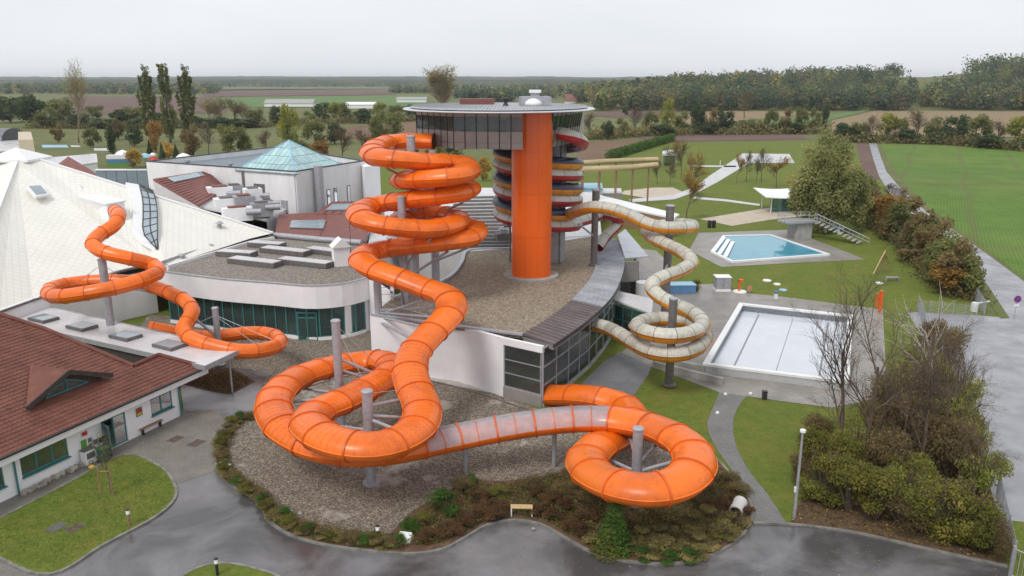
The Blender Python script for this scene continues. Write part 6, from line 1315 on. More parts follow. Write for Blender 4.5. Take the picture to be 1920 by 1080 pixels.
for i, (x, y) in enumerate(edge_px):
    kd = ('mix', 'brownb', 'green', 'mix', 'bush', 'mix')[i % 6]; s = RS.uniform(.8, 1.1)
    shrub(kd, x + RS.uniform(-4, 4), y + RS.uniform(-4, 3), 1.25 * s, (.55 if kd in ('mix', 'brownb') else .7) * s, {'mix': 'dry tufted plant', 'brownb': 'brown low shrub', 'green': 'green low shrub', 'bush': 'leafy low shrub'}[kd] + ' in the hedge strip round the gravel bed', GI, .1)
shrub('green', 836, 962, 2.1, 1.5, 'round bright green shrub at the middle of the gravel edge', None, .1); shrub('green', 772, 994, 1.5, 1.0, 'round green shrub near the white stone slab', None, .1); shrub('bush', 795, 986, 1.2, .8, 'small leafy shrub next to the round green shrub', None, .1)
shrub('bush', 937, 932, 1.6, .7, 'low bright green cushion shrub near the small bench', None, .1); shrub('green', 888, 908, 1.1, .9, 'small green shrub at the gravel edge by the clear tube', None, .1); shrub('brownb', 868, 925, 1.6, 1.0, 'brown shrub between the green shrubs on the island', None, .1)
for x, y in ((800, 1012), (825, 1004), (850, 1000), (872, 985), (893, 972), (915, 960), (935, 955), (930, 975), (1012, 965), (1040, 975), (1065, 990), (1085, 1002), (1030, 945), (1060, 955), (1100, 975), (1010, 935), (1380, 945), (1360, 960), (1395, 965), (1345, 950), (900, 940)): shrub('red', x, y, RS.uniform(1.2, 1.6), RS.uniform(.5, .75), 'dark red-brown low shrub on the planted island', GI, .1)
for x, y in ((1215, 1010), (1245, 1030), (1280, 1040), (1250, 1000), (1290, 1015), (1320, 1025), (1330, 1000), (1360, 1005), (1300, 985), (1270, 975), (1340, 978), (1190, 1035), (1225, 1042), (1380, 985), (1300, 1045), (1120, 1020)): shrub('mix', x, y, RS.uniform(1.4, 2.0), RS.uniform(.5, .8), 'tangled yellow-green low plant on the island', GI, .1)
for x, y in ((1060, 925), (1100, 945), (1340, 900), (1370, 905), (1325, 925), (1000, 915), (1310, 940), (1170, 985), (1240, 965), (1385, 925)): shrub('brownb', x, y, RS.uniform(1.4, 1.9), RS.uniform(.5, .75), 'brown low shrub under the orange loop', GI, .1)
for x, y in ((1205, 1048), (1250, 1052), (1165, 1040), (1290, 1050)): shrub('green', x, y, 1.4, .55, 'low green ground shrub along the island kerb', GI, .1)
t = conifer_proto(5, 3.7, 2.4, 5200, .06, 'conifer'); t.location = P(1150, 1030, .1); t.name = 'conical_shrub'; tag(t, 'conical bright green shrub in front of the orange loop', 'shrub')
t = conifer_proto(7, 1.5, 2.3, 2200, .06, 'bush'); t.location = P(1140, 1036, .1); t.name = 'conical_shrub'; tag(t, 'low green skirt shrub at the foot of the conical shrub', 'shrub')
isl = [P(x, y, 0)[:2] for x, y in ((760, 1030), (830, 1022), (870, 1000), (910, 980), (965, 970), (1015, 978), (1060, 1002), (1120, 1034), (1200, 1050), (1280, 1049), (1345, 1030), (1386, 998), (1402, 965), (1394, 935), (1340, 866), (1290, 880), (1230, 908), (1130, 912), (1060, 888), (940, 912), (880, 910), (830, 938), (780, 966))]
mb = MB()
def gc(x, y):
    k = noise.noise(Vector((x * .35, y * .35, 1))); mb.mi = rr.choices((0, 1, 2, 3), (2.5 - k * 3, 2, 3 + max(0, k * 6), 3 + max(0, k * 5)))[0]; leafquad(mb, Vector((x, y, .12 + rr.random() ** 2 * .32)), .06, rr)
scatter(isl, 26000, gc); tag(mb.build('ground_cover', [LM['redbrown'], LM['brown'], LM['drygrass'], LM['freshgrass']], keep=True), kind='stuff')
mb = MB(); bd2 = [P(x, y, 0)[:2] for x, y in ((350, 722), (400, 697), (430, 692), (474, 716), (432, 738), (395, 733))]
scatter(bd2, 2500, lambda x, y: (setattr(mb, 'mi', rr.choice((0, 0, 1))), leafquad(mb, Vector((x, y, .06 + rr.random() * .25)), .07, rr))); tag(mb.build('ground_cover', [LM['redbrown'], LM['brown']], keep=True), kind='stuff')
# grass tufts at lawn edges of the front lawns
mb = MB(); lb = [P(x, y, 0)[:2] for x, y in lawn_pts]; lb2 = [P(x, y, 0)[:2] for x, y in ((1380, 780), (1480, 770), (1510, 860), (1480, 940), (1440, 920), (1395, 860))]
def blade(x, y, z):
    h = rr.uniform(.05, .11); a = rr.uniform(0, 6.28); c, s = cos(a) * .018, sin(a) * .018; o = len(mb.v); mb.v += [(x - c, y - s, z), (x + c, y + s, z), (x + rr.gauss(0, .03), y + rr.gauss(0, .03), z + h)]; mb.f.append([o, o + 1, o + 2]); mb.m.append(rr.choices((0, 1), (4, 1))[0])
scatter(lb, 9000, lambda x, y: blade(x, y, .09)); tag(mb.build('grass', [LM['freshgrass'], LM['drygrass']], keep=True), kind='stuff')

for ps, us in [(PROTO[k], USED[k]) for k in PROTO] + [(SP[k], SU[k]) for k in SP]:
    for o, u_ in zip(ps, us):
        if not u_:
            for ch in list(o.children): bpy.data.objects.remove(ch)
            bpy.data.objects.remove(o)
# ================================================================== pools and small things
M['pool_floor'] = mat('pale_steel_floor', (.62, .65, .70), .22, 0, var=.05, vscale=.25, rvar=.06)
M['dark_line'] = mat('dark_lane_line', (.26, .27, .29), .5)
ZP = .85
t, po, pin = rimpool('empty_pool', 'empty stainless steel swimming pool with wide pale rim', ((1386, 567), (1600, 590), (1592, 716), (1317, 682)), ZP, .5, .1, .1, (M['white_trim'], mat('basin_steel', (.42, .45, .49), .35, .2, var=.08, vscale=.8)), .2)
MB().poly([(p.x, p.y, .09) for p in pin]).build('basin_floor', M['pool_floor'], t)
def on(poly4, u_, v_, z): a = poly4[0].lerp(poly4[1], u_); b = poly4[3].lerp(poly4[2], u_); p = a.lerp(b, v_); return Vector((p.x, p.y, z))
srt = [P(1390, 572, .1), P(1596, 594, .1), P(1588, 712, .1), P(1325, 682, .1)]
for u_, w_ in ((.17, .08), (.5, .03), (.83, .08)):
    a, b = on(pin[:], 0, 0, 0), 0
    q = [pin[i] for i in range(4)]
    # order: find far-left, far-right, near-right, near-left
    q = sorted(q, key=lambda p: -p.y); fl_, fr_ = sorted(q[:2], key=lambda p: p.x); nl_, nr_ = sorted(q[2:], key=lambda p: p.x)
    a = fl_.lerp(fr_, u_); b = nl_.lerp(nr_, u_); a = a.lerp(b, .04); b = a.lerp(b, .96)
    MB().beam((a.x, a.y, .10), (b.x, b.y, .10), w_ * 2, .02).build('lane_line', M['dark_line'], t)
    MB().beam((a.x, a.y + .55, .12), (a.x, a.y + .5, ZP - .1), w_ * 1.6, .03).build('lane_line', M['dark_line'], t)
dv = ((1355, 441), (1445, 439), (1557, 476), (1372, 490), (1332, 471))
t, po, pin = rimpool('diving_pool', 'five-sided diving pool filled with pale blue water', dv, .3, .45, .1, .1, (M['white_trim'], M['lightblue']), .28)
MB().poly([(p.x, p.y, .2) for p in pin]).build('water', M['water'], t)
for k in (0, 1, 2):
    p, q = P(1338 + 11 * k, 471 + 5 * k, .35), P(1358 + 8 * k, 445 + 4 * k, .35); st = MB(); st.beam(p, q, .6, .12); st.build('pool_step', M['white_trim'], t)
# diving platform
dp_ = P(1498, 446, 0); t = thing('diving_platform', 'concrete diving platform with railed stair beside the diving pool', 'diving platform', dp_)
MB().box(dp_ + Vector((0, 0, 0)), (2.6, 2.6, 2.6), .3).build('pedestal', M['concrete'], t); MB().box(dp_ + Vector((-.6, -.4, 2.6)), (5.4, 3, .25), .3).build('deck', M['galv'], t)
for k in range(10):
    p = dp_ + Vector((2.6 + k * .55, -.6 - k * .42, 2.5 - k * .26)); MB().box(p, (.5, 2.2, .1), -.6).build('step', M['concrete'], t)
for s in (-1.1, 1.1):
    a = dp_ + Vector((2.4, -.5 + s, 3.8)); b = dp_ + Vector((8.3, -5 + s, 1.1)); MB().bar(a, b, .06).build('handrail', M['galv'], t); MB().bar(a - Vector((0, 0, .55)), b - Vector((0, 0, .55)), .04).build('handrail', M['galv'], t)
    for k in range(6): p = a.lerp(b, k / 5); MB().bar(p, p - Vector((0, 0, 1.2)), .04).build('baluster', M['galv'], t)
for x, y in ((-3.1, -1.7), (1.8, -1.9), (-3.2, 1.2), (1.8, 1.2)): p = dp_ + Vector((x, y, 2.8)); MB().bar(p, p + Vector((0, 0, 1.1)), .05).build('baluster', M['galv'], t)
for a, b in (((-3.1, -1.7), (-3.2, 1.2)), ((-3.2, 1.2), (1.8, 1.2)), ((-3.1, -1.7), (1.8, -1.9))):
    for z in (3.4, 3.9): MB().bar(dp_ + Vector((a[0], a[1], z)), dp_ + Vector((b[0], b[1], z)), .04).build('handrail', M['galv'], t)
for k, (x, y) in enumerate(((1548, 430), (1560, 437))):
    p = P(x, y, 0); t = thing('diving_board', ['turquoise springboard nearer the stair foot', 'turquoise springboard on the lawn side'][k] , 'springboard', p); MB().box(p + Vector((0, 0, .9)), (3.6, .9, .12), -.5).build('board', M['lightblue'], t)
    for s in (-.9, .9): MB().box(p + Vector((s, -s * .5, 0)), (.3, .6, .9), -.5).build('support', M['white'], t)
p = P(1578, 412, 0); t = thing('gate_frame', 'white pipe goal frame on the lawn by the springboards', 'frame', p)
for s in (-1.3, 1.3): MB().bar(p + Vector((s, 0, 0)), p + Vector((s, 0, 1.9)), .07).build('post', M['white_trim'], t)
MB().bar(p + Vector((-1.3, 0, 1.9)), p + Vector((1.3, 0, 1.9)), .07).build('crossbar', M['white_trim'], t)
# ---------------------------------------------------------------- entrance front
def wallpt(px, z, out=.0): s = s_of(px, z); return b0 + bu * s + bn * out + Vector((0, 0, z))
rzw = math.atan2(bu.y, bu.x)
c = P(280, 806, .03); t = thing('bench', 'brown slatted bench with backrest against the white entrance wall', 'bench', c)
for k in range(4): MB().obox(c + bn * (-.05 + .13 * k) + Vector((0, 0, .45)), bu * .95, bn * .05, (0, 0, .025)).build('seat_slat', M['timber'], t)
for k in range(2): MB().obox(c - bn * .2 + Vector((0, 0, .68 + .17 * k)), bu * .95, bn * .02, (0, 0, .07)).build('back_slat', M['timber'], t)
for s in (-.75, .75):
    MB().obox(c + bu * s + bn * .12 + Vector((0, 0, .22)), bu * .03, bn * .25, (0, 0, .22)).build('leg', M['black'], t); MB().obox(c + bu * s - bn * .22 + Vector((0, 0, .45)), bu * .03, bn * .03, (0, 0, .45)).build('back_post', M['black'], t)
c = P(321, 782, .03); t = thing('litter_bin', 'black litter bin with pine front by the entrance wall corner', 'bin', c)
MB().obox(c + Vector((0, 0, .45)), bu * .4, bn * .25, (0, 0, .42)).build('body', M['black'], t); MB().obox(c + bn * .26 + bu * .08 + Vector((0, 0, .45)), bu * .26, bn * .012, (0, 0, .3)).build('front_panel', M['pine'], t); MB().obox(c + Vector((0, 0, .89)), bu * .44, bn * .29, (0, 0, .03)).build('lid', M['black'], t)
def board(px, z, w, h, label, cols, out=.05, cat='poster'):
    c = wallpt(px, z, out); t = thing('poster', label, cat, c); MB().obox(c, bu * w / 2, bn * .02, (0, 0, h / 2)).build('backing', cols[0], t)
    for i, (a, b, ww, hh, m_) in enumerate(cols[1]): MB().obox(c + bu * a * w + bn * (.024 + .002 * i) + Vector((0, 0, b * h)), bu * ww * w / 2, bn * .004, (0, 0, hh * h / 2)).build('print', m_, t)
M['yellowp'] = mat('yellow_print', (.6, .4, .05), .6); M['greenp'] = mat('green_print', (.12, .3, .06), .6); M['paper'] = mat('white_paper', (.8, .8, .8), .6)
board(260, 1.75, .5, .6, 'small framed red and green notice beside the entrance door', (M['teal'], [(0, .15, .8, .45, M['redpaint']), (0, -.25, .8, .3, M['yellowp'])]))
board(157, 1.95, .5, .4, 'small dark red plaque high on the entrance wall', (M['white_trim'], [(0, 0, .8, .7, M['redpaint'])]))
board(161, 1.3, .95, .75, 'white notice board with a large green picture on the wall', (M['paper'], [(-.22, 0, .45, .75, M['greenp']), (.25, .1, .3, .4, M['galv_d']), (.25, -.28, .3, .2, M['greenp'])]))
board(183, 1.05, .9, .55, 'white notice board with dark photographs next to the door', (M['paper'], [(-.2, .05, .4, .6, M['galv_d']), (.25, 0, .4, .7, M['black'])]))
c = P(168, 868, .03); t = thing('display_stand', 'white display stand with leaflets below the notice boards', 'stand', c)
MB().obox(c + Vector((0, 0, .5)), bu * .4, bn * .22, (0, 0, .48)).build('cabinet', M['paper'], t); MB().obox(c + bn * .23 + Vector((0, 0, .6)), bu * .28, bn * .01, (0, 0, .2)).build('leaflet_panel', M['galv_d'], t); MB().obox(c + Vector((0, 0, 1.0)), bu * .44, bn * .26, (0, 0, .03)).build('top', M['galv_d'], t)
c = P(172, 878, .03); t = thing('parcel', 'orange-brown sack lying before the display stand', 'sack', c); MB().lathe(c, [(.08, 0), (.2, .06), (.2, .14), (.1, .22)], 12).build('sack_body', M['yellowp'], t, True)
c = P(196, 866, .03); t = thing('wheelie_bin', 'dark green wheeled bin by the staked young tree', 'bin', c)
mb = MB(); mb.add([c + bu * x * .26 + bn * y * .3 + Vector((0, 0, z)) for z, k in ((.06, .8), (.95, 1)) for x, y in ((-k, -k), (k, -k), (k, k), (-k, k))], [(3, 2, 1, 0), (4, 5, 6, 7), (0, 1, 5, 4), (1, 2, 6, 5), (2, 3, 7, 6), (3, 0, 4, 7)]); mb.build('body', M['green_p'], t)
MB().obox(c + Vector((0, 0, .99)), bu * .3, bn * .34, (0, 0, .035)).build('lid', M['green_p'], t)
for s in (-.24, .24): MB().bar(c + bu * s - bn * .25 + Vector((0, 0, .1)), c + bu * s * 1.2 - bn * .25 + Vector((0, 0, .1)), .1, n=12).build('wheel', M['black'], t)
rr = random.Random(6); t = thing('rubble_edging', 'row of rough stones along the foot of the entrance wall', 'stones', wallpt(100, .05, .3))
for i in range(26):
    s = s_of(36, .1) + (s_of(158, .1) - s_of(36, .1)) * i / 25; p = b0 + bu * s + bn * rr.uniform(.15, .5) + Vector((0, 0, .1)); r = rr.uniform(.12, .24); mb = MB(); vs = []
    mb.lathe(p, [(r * .7, -.12), (r, 0), (r * .85, r * .6), (r * .4, r * .85)], 7); mb.v = [(v[0] + rr.gauss(0, r * .14), v[1] + rr.gauss(0, r * .14), v[2] + rr.gauss(0, r * .08)) for v in mb.v]; mb.build('stone', M['stone'], t)
# staked young tree on the front lawn
c = P(209, 925, .09); t = bare_proto('young_tree', 'young bare tree tied between two stakes on the front lawn', 260, 2.6, .38, 3, 3, .05, 'twig', up=.7, trunkfrac=.42, leaves=160, leafm='freshgrass', leaf=.04); t.location = c; WL[t.name] = Vector((0, 0, 0))
for dx in (-.55, .12): MB().bar((dx, -.1, -.1), (dx, -.1, 1.75), .05).build('stake', M['timber'], t)
MB().bar((-.55, -.1, 1.5), (.12, -.1, 1.5), .035).build('tie_bar', M['timber'], t)
# bollard lights
def bollard(px, py, h, label, z=.09, post='galv_d', tall=None):
    c = P(px, py, z); t = thing('bollard_light', label, 'bollard light', c)
    MB().lathe(c, [(.075, 0), (.075, h * .72)], 12).build('post', M[post], t, True, angle=40); MB().lathe(c + Vector((0, 0, h * .72)), [(.07, 0), (.1, .02), (.1, h * .2), (.06, h * .28)], 12).build('lamp_head', M['white_trim'], t, True, angle=40); MB().lathe(c + Vector((0, 0, h)), [(.11, 0), (.11, .03), (.04, .06)], 12).build('cap', M['black'], t)
bollard(243, 985, .95, 'bollard light standing on the front lawn', post='timber'); bollard(709, 1016, .95, 'bollard light in the hedge strip before the gravel bed', post='black'); bollard(408, 1078, .9, 'white-headed bollard light on the small lawn island', post='black')
bollard(432, 884, .6, 'low round white lamp in the left hedge strip', post='galv'); bollard(1350, 312, 1.8, 'tall white pillar lamp on the far bathing lawn', .0, 'white_trim')
def cover(px, py, w, d_, label, m_, z, rz): 
    c = P(px, py, z); t = thing('manhole_cover', label, 'cover', c); MB().box(c, (w, d_, .02), rz).build('frame', M['galv_d'], t)
    for k in range(5): MB().box(c + Matrix.Rotation(rz, 3, 'Z') @ Vector((0, (k - 2) * d_ * .18, .02)), (w * .86, d_ * .1, .012), rz).build('grate_bar', m_, t)
cover(329, 823, 1.0, .7, 'dark slotted grate in the paving nearer the bench', M['soil'], .036, rzw); cover(368, 831, 1.1, .8, 'dark slotted grate in the paving nearer the gravel bed', M['soil'], .036, rzw)
cover(106, 989, 1.0, .7, 'dark grey cover plate in the front lawn', M['galv_d'], .09, rzw); cover(140, 990, .9, .65, 'earth-brown cover plate in the front lawn', M['soil'], .09, rzw)
# island furniture
c = P(978, 966, .1); t = thing('small_bench', 'small pale wooden bench without back on the planted island', 'bench', c)
for k in range(3): MB().box(c + Vector((0, -.14 + .14 * k, .52)), (1.25, .12, .05), -.04).build('seat_slat', M['pine'], t)
for s in (-.58, .58): MB().box(c + Vector((s, 0, 0)), (.07, .34, .52)).build('leg', M['white_trim'], t)
c = P(757, 1014, .1); mb = MB(); mb.add([c + Vector(v) for v in ((-.45, -.25, 0), (.4, -.3, 0), (.5, .35, 0), (-.3, .4, 0), (-.4, -.2, .28), (.35, -.25, .2), (.42, .3, .32), (-.22, .34, .38))], [(3, 2, 1, 0), (4, 5, 6, 7), (0, 1, 5, 4), (1, 2, 6, 5), (2, 3, 7, 6), (3, 0, 4, 7)]); tag(mb.build('stone_slab', M['white_trim']), 'flat white stone slab at the kerb of the island', 'stone')
M['concrete_pale'] = mat('pale_concrete', (.55, .54, .52), .8, var=.12)
c = P(1383, 962, .05); t = thing('concrete_pipe', 'short pale concrete pipe section lying in the brown shrubs', 'pipe', c); d = Vector((.5, .85, .12)).normalized(); s = d.cross(Vector((0, 0, 1))).normalized(); u_ = s.cross(d)
for r_, nm in ((.4, 'outer_wall'), (.32, 'inner_wall')):
    mb = MB(); n = 20
    for e in (-.55, .55): mb.v += [tuple(c + Vector((0, 0, .38)) + d * e + (s * cos(2 * pi * i / n) + u_ * sin(2 * pi * i / n)) * r_) for i in range(n)]
    for i in range(n): mb.f.append([i, (i + 1) % n, n + (i + 1) % n, n + i]); mb.m.append(0)
    mb.build(nm, M['concrete_pale'] if r_ > .35 else M['concrete'], t, True)
mb = MB(); n = 20
for e in (-.55, .55):
    o = len(mb.v)
    for r_ in (.32, .4): mb.v += [tuple(c + Vector((0, 0, .38)) + d * e + (s * cos(2 * pi * i / n) + u_ * sin(2 * pi * i / n)) * r_) for i in range(n)]
    for i in range(n): mb.f.append([o + i, o + (i + 1) % n, o + n + (i + 1) % n, o + n + i]); mb.m.append(0)
tag(mb.build('rim', M['concrete'], t), kind=None)
for i, (x, y, r_) in enumerate(((545, 958, .14), (562, 963, .16), (865, 930, .1), (1000, 992, .1))):
    p = P(x, y, .11); mb = MB(); mb.lathe(p, [(r_ * .8, 0), (r_, r_ * .3), (r_ * .5, r_ * .7)], 7); mb.v = [(v[0] + rr.gauss(0, r_ * .15), v[1] + rr.gauss(0, r_ * .15), v[2]) for v in mb.v]
    tag(mb.build('loose_stone', M['concrete'] if i % 2 else M['white_trim']), ['pale stone lying on the gravel bed', 'grey stone lying on the gravel bed', 'grey pebble among the island shrubs', 'white pebble among the red-brown shrubs'][0 if i == 0 else 1 if i == 1 else 2 if i == 2 else 3], 'stone')
# lamp post by the path
c = P(1489, 970, .05); t = thing('lamp_post', 'tall grey lamp post at the kerb by the car park shrubbery', 'lamp post', c); MB().bar(c, c + Vector((0, 0, 5.2)), .1, .06, n=12).build('pole', M['galv'], t, True, angle=40); MB().lathe(c + Vector((0, 0, 5.2)), [(.07, 0), (.16, .05), (.16, .18), (.05, .24)], 12).build('lamp_head', M['white_trim'], t); MB().box(c + Vector((-.11, 0, 1.6)), (.08, .14, .3)).build('service_box', M['white_trim'], t)
# fences and gate
def mesh_fence(label, pts, h, n, name='mesh_fence'):
    q = [P(x, y, 0) for x, y in pts]; q = resample(q, n=n); t = thing(name, label, 'fence', q[0])
    for p in q: MB().bar(p, p + Vector((0, 0, h + .1)), .04, n=6).build('post', M['galv'], t)
    for a, b in zip(q, q[1:]):
        mb = MB(); L_ = (b - a).length; k = int(L_ / .16)
        for i in range(1, k): p = a.lerp(b, i / k); mb.bar(p + Vector((0, 0, .08)), p + Vector((0, 0, h)), .011, n=3, cap=False)
        for i in range(8): z = .1 + (h - .1) * i / 7; mb.bar(a + Vector((0, 0, z)), b + Vector((0, 0, z)), .013, n=3, cap=False)
        tag(mb.build('mesh_panel', M['galv'], t), kind='stuff')
    return t
mesh_fence('grey mesh fence along the shrubbery and car park', [(1868, 930), (1874, 965), (1890, 1035), (1897, 1070)], 1.6, 3)
mesh_fence('low grey mesh fence between bathing lawn and car park', [(1722, 585), (1770, 590), (1830, 596)], 1.3, 5); mesh_fence('grey mesh fence at the end of the hedge by the road', [(1815, 548), (1832, 570), (1845, 592)], 1.6, 4)
mesh_fence('tall narrow mesh fence at the corner of the bathing lawn', [(1720, 583), (1728, 606), (1735, 640), (1742, 668)], 1.7, 4)
a, b = P(1893, 1082, 0), P(1913, 1100, 0); t = thing('metal_gate', 'silver metal gate at the car park corner', 'gate', a)
for p in (a, a + Vector((1.0, -1.5, 0))): MB().box(p, (.12, .12, 1.75)).build('post', M['galv'], t)
for k in range(9): p = a + Vector((1.0, -1.5, 0)) * ((k + .5) / 9); MB().bar(p + Vector((0, 0, .15)), p + Vector((0, 0, 1.6)), .018, n=5).build('bar', M['galv'], t)
for z in (.15, 1.6): MB().bar(a + Vector((0, 0, z)), a + Vector((1.0, -1.5, z)), .03).build('rail', M['galv'], t)
# no-stopping sign by the road
c = P(1901, 600, 0); t = thing('traffic_sign', 'round blue sign with red ring on a thin pole by the road', 'sign', c); MB().bar(c, c + Vector((0, 0, 2.5)), .035).build('pole', M['galv'], t)
def disk(r_, y, m_, nm): 
    mb = MB(); n = 20; mb.v = [(c.x + r_ * cos(2 * pi * i / n), c.y + yy, c.z + 2.25 + r_ * sin(2 * pi * i / n)) for yy in (y, y + .015) for i in range(n)]; mb.f = [list(range(n)), list(range(2 * n - 1, n - 1, -1))] + [[i, (i + 1) % n, n + (i + 1) % n, n + i] for i in range(n)]; mb.m = [0] * len(mb.f); return mb.build(nm, m_, t)
disk(.38, -.06, M['redpaint'], 'ring'); disk(.31, -.08, mat('sign_blue', (.02, .05, .35), .4), 'face'); MB().obox(c + Vector((0, -.095, 2.25)), Vector((.22, 0, .22)), Vector((.03, 0, -.03)), (0, .006, 0)).build('slash', M['redpaint'], t); MB().box(c + Vector((0, -.05, 1.5)), (.5, .02, .2)).build('plate', M['white_trim'], t)
c = P(1826, 584, 0); t = thing('barrier_box', 'white barrier box at the car park entrance', 'barrier', c); MB().box(c, (.5, .5, 1.0)).build('cabinet', M['white_trim'], t); MB().box(c + Vector((.9, .2, .9)), (2.2, .1, .12), .4).build('arm', M['white_trim'], t)
# terrace things
c = P(1353, 544, .04); t = thing('equipment_cabinet', 'grey equipment cabinet on white plinth at the terrace corner', 'cabinet', c); MB().box(c, (1.75, 1.5, .3)).build('plinth', M['white'], t); MB().box(c + Vector((0, 0, .3)), (1.7, 1.45, 1.35)).build('body', M['galv'], t); MB().box(c + Vector((0, 0, 1.65)), (1.85, 1.6, .08)).build('lid', M['white_trim'], t); MB().box(c + Vector((0, -.735, .35)), (.03, .02, 1.25)).build('door_seam', M['dark_metal'], t)
c = P(1387, 547, .04); t = thing('shower_post', 'orange shower post with round white foot basin', 'shower', c); MB().lathe(c + Vector((0, 0, 0)), [(.8, 0), (.75, .1), (.2, .12)], 16).build('basin', M['white_trim'], t); MB().box(c + Vector((-.1, 0, .1)), (.2, .2, 1.3)).build('post', M['orange_paint'], t); MB().box(c + Vector((.05, 0, 1.2)), (.5, .3, .3)).build('shower_head', M['orange_paint'], t)
c = P(1405, 549, .04); t = thing('notice_stand', 'pink square notice stand beside the orange shower post', 'sign', c); MB().box(c + Vector((0, 0, .25)), (.55, .08, .55), .3).build('panel', mat('pink_panel', (.6, .25, .18), .6), t); MB().box(c, (.1, .1, .3)).build('foot', M['galv'], t)
c = P(1649, 584, .04); t = thing('shower_column', 'tall orange shower column at the terrace edge', 'shower', c); MB().box(c, (.28, .28, 2.3), .2).build('post', M['orange_paint'], t); MB().box(c + Vector((-.45, 0, .6)), (.2, .2, 1.4), .2).build('side_post', M['orange_paint'], t); MB().box(c + Vector((-.22, 0, 1.5)), (.6, .12, .15), .2).build('arm', M['orange_paint'], t)
for i, (x, y, w, m_, lab) in enumerate(((1438, 527, 1.1, 'white_trim', 'pale heap of slabs on the bathing lawn'), (1457, 534, .9, 'white_trim', 'small white slab lying on the bathing lawn'), (1468, 545, 1.0, 'lightblue', 'light blue slab lying on the bathing lawn'), (1649, 532, .9, 'white_trim', 'round white slab on the lawn near the climbing net'))):
    tag(MB().lathe(P(x, y, .01), [(w * .5, 0), (w * .52, .1), (w * .45, .16)], 6 if i < 3 else 14).build('stepping_slab', M[m_]), lab, 'slab')
c = P(1454, 560, .04); t = thing('pool_bin', 'small white and blue bin at the terrace edge', 'bin', c); MB().box(c, (.35, .35, .6)).build('body', M['white_trim'], t); MB().box(c + Vector((0, 0, .6)), (.36, .36, .3)).build('hood', M['blue_p'], t)
c = P(1655, 514, 0); t = thing('climbing_net', 'brown rope net tied to a leaning timber pole on the lawn', 'play net', c); MB().bar(c + Vector((-1.2, 0, 0)), c + Vector((.2, .4, 3.0)), .09).build('pole', M['pine'], t)
mb = MB()
for k in range(9): mb.bar(c + Vector((.2, .4, 2.6)), c + Vector((-.8 + k * .36, .5 + .1 * k, 0)), .03, n=4)
for z in (.6, 1.2, 1.8): mb.bar(c + Vector((-.7 + z * .35, .5, z)), c + Vector((2.0 - z * .7, .9, z)), .03, n=4)
tag(mb.build('net', M['timber'], t), kind='stuff')
c = P(1672, 526, 0); t = thing('lawn_seat', 'low grey metal seat on the bathing lawn', 'seat', c); MB().box(c + Vector((0, 0, .4)), (1.6, .5, .06)).build('seat', M['galv'], t)
for s in (-.7, .7): MB().box(c + Vector((s, 0, 0)), (.06, .5, .4)).build('leg', M['galv'], t)
c = P(1277, 548, 0); t = thing('blue_container', 'low blue container between white-topped slide and terrace', 'container', c); MB().box(c + Vector((0, 0, .05)), (3.0, 1.6, .95), .05).build('body', M['blue_p'], t); MB().box(c + Vector((0, 0, 1.0)), (3.1, 1.7, .08), .05).build('lid', M['lightblue'], t)
shrub('bush', 1305, 545, 1.5, 1.4, 'small shrub beside the low blue container', None)
for k, x in enumerate((1330, 1338)):
    c = P(x, 427, 0); t = thing('waste_bin', 'slim black waste bin on the lawn by the sandy terrace', 'bin', c, 'pair of black bins by the sandy terrace'); MB().lathe(c, [(.3, 0), (.34, .9)], 10).build('body', M['black'], t); MB().lathe(c + Vector((0, 0, .9)), [(.38, 0), (.3, .35)], 10).build('lid', M['black'], t)
c = P(1433, 748, .04); t = thing('post_bin', 'small dark bin on the terrace edge near the brick path', 'bin', c); MB().box(c, (.32, .32, .6)).build('body', M['dark_metal'], t); MB().box(c + Vector((0, 0, .6)), (.38, .38, .06)).build('lid', M['black'], t)
t = thing('retaining_wall', 'low stepped concrete wall below the empty pool terrace', 'garden wall', P(1290, 708, 0)); a, b = P(1227, 690, 0), P(1356, 722, 0); MB().beam(a + Vector((0, 0, .3)), b + Vector((0, 0, .3)), .3, .6).build('wall_block', M['concrete'], t); a, b = P(1225, 683, 0), P(1322, 700, 0); MB().beam(a + Vector((0, 0, .35)), b + Vector((0, 0, .35)), .5, .7).build('wall_block', M['concrete'], t)
for k, (x, y) in enumerate(((1345, 775), (1360, 740), (1407, 739))):
    tag(MB().lathe(P(x, y, .04), [(.14, 0), (.14, .1), (.08, .15)], 12).build('path_light', M['white_trim']), 'small white ground light at the edge of the brick path', 'light', 'ground lights along the brick path')
# roof odds and ends
p = P(640, 497, 5.45); t = thing('ventilation_cowl', 'white house-shaped ventilation cowl on the grey gravel roof', 'cowl', p); MB().box(p, (1.6, 1.4, 2.0), .4).build('shaft', M['white'], t)
mb = MB(); mb.add([p + Matrix.Rotation(.4, 3, 'Z') @ Vector(v) for v in ((-1, -.9, 2), (1, -.9, 2), (1, .9, 2), (-1, .9, 2), (0, -.9, 2.9), (0, .9, 2.9))], [(0, 1, 4), (2, 3, 5), (1, 2, 5, 4), (3, 0, 4, 5), (3, 2, 1, 0)]); mb.build('hood', M['white_trim'], t); MB().bar(p + Vector((.9, .8, 0)), p + Vector((.9, .8, 4.6)), .04).build('mast', M['galv_d'], t)
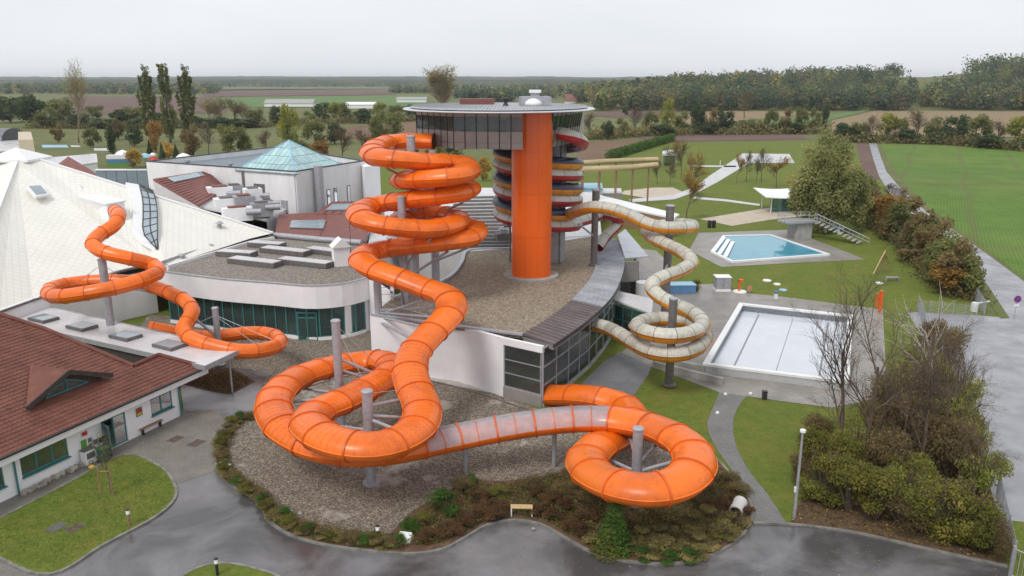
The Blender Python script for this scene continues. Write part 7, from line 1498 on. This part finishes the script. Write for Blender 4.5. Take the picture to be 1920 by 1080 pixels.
# children's area left of the halls
for i, (x, y, m_, lab) in enumerate(((232, 305, 'white_trim', 'white parasol among the golden shrubs'), (274, 312, 'lightblue', 'pale blue parasol beside the red play figure'), (346, 312, 'white_trim', 'white parasol next to the dark conifers'))):
    c = P(x, y, 0); t = thing('parasol', lab, 'parasol', c); MB().bar(c, c + Vector((0, 0, 3)), .08).build('pole', M['galv'], t); MB().lathe(c + Vector((0, 0, 2.6)), [(2.2, 0), (1.4, .7), (.2, 1.2)], 12).build('canopy', M[m_], t)
c = P(290, 318, 0); t = thing('play_figure', 'red cone-shaped play figure with white top', 'play figure', c); MB().lathe(c, [(1.7, 0), (1.5, 1.5), (.9, 3.6)], 14).build('body', M['redpaint'], t, True); MB().lathe(c + Vector((0, 0, 3.6)), [(.9, 0), (.8, .6), (.3, 1.0)], 14).build('cap', M['white_trim'], t, True)
c = P(225, 312, 0); t = thing('striped_kiosk', 'small kiosk with white, blue and green stripes', 'kiosk', c)
for k, m_ in enumerate(('greenp', 'blue_p', 'white_trim')): MB().box(c + Vector((0, 0, k * 1.1)), (6, 2.5, 1.08), .1).build('stripe', M[m_], t)
for x0, x1, y0, y1, m_ in ((78, 125, 272, 277, 'lightblue'), (132, 148, 273, 276, 'pale_pave'), (175, 205, 278, 283, 'pale_pave')): sheet('splash_pool', [(x0, y0), (x1, y0), (x1 + 4, y1), (x0 + 2, y1)], M[m_], .08)
# fallen leaves on the wet forecourt
mb = MB(); rr = random.Random(44); fc = [P(x, y, 0)[:2] for x, y in ((900, 1075), (990, 1000), (1080, 1035), (1200, 1068), (1420, 990), (1600, 1010), (1880, 1070), (1800, 1200), (900, 1200))]
scatter(fc, 260, lambda x, y: leafquad(mb, Vector((x, y, .034)), .05, rr, Vector((0, 0, 6)))); tag(mb.build('fallen_leaves', LM['gold'], keep=True), kind='stuff')
# ================================================================== haze
mb = MB(); mb.add([(x, y, z) for z in (-1.5, 76) for x, y in ((-6900, -59), (6900, -59), (6900, 7800), (-6900, 7800))], [(3, 2, 1, 0), (4, 5, 6, 7), (0, 1, 5, 4), (1, 2, 6, 5), (2, 3, 7, 6), (3, 0, 4, 7)])
hm = bpy.data.materials.new('haze_air'); hm.use_nodes = True; hm.node_tree.nodes.clear()
ho = hm.node_tree.nodes.new('ShaderNodeOutputMaterial'); hv = hm.node_tree.nodes.new('ShaderNodeVolumePrincipled'); hv.inputs['Color'].default_value = (.92, .96, 1, 1); hv.inputs['Density'].default_value = .0001; hv.inputs['Anisotropy'].default_value = .2
hm.node_tree.links.new(hv.outputs[0], ho.inputs['Volume'])
tag(mb.build('haze', hm, keep=True), kind='stuff')
print('objects', len(bpy.data.objects), 'tris', sum(len(o.data.polygons) for o in bpy.data.objects if o.type == 'MESH'))
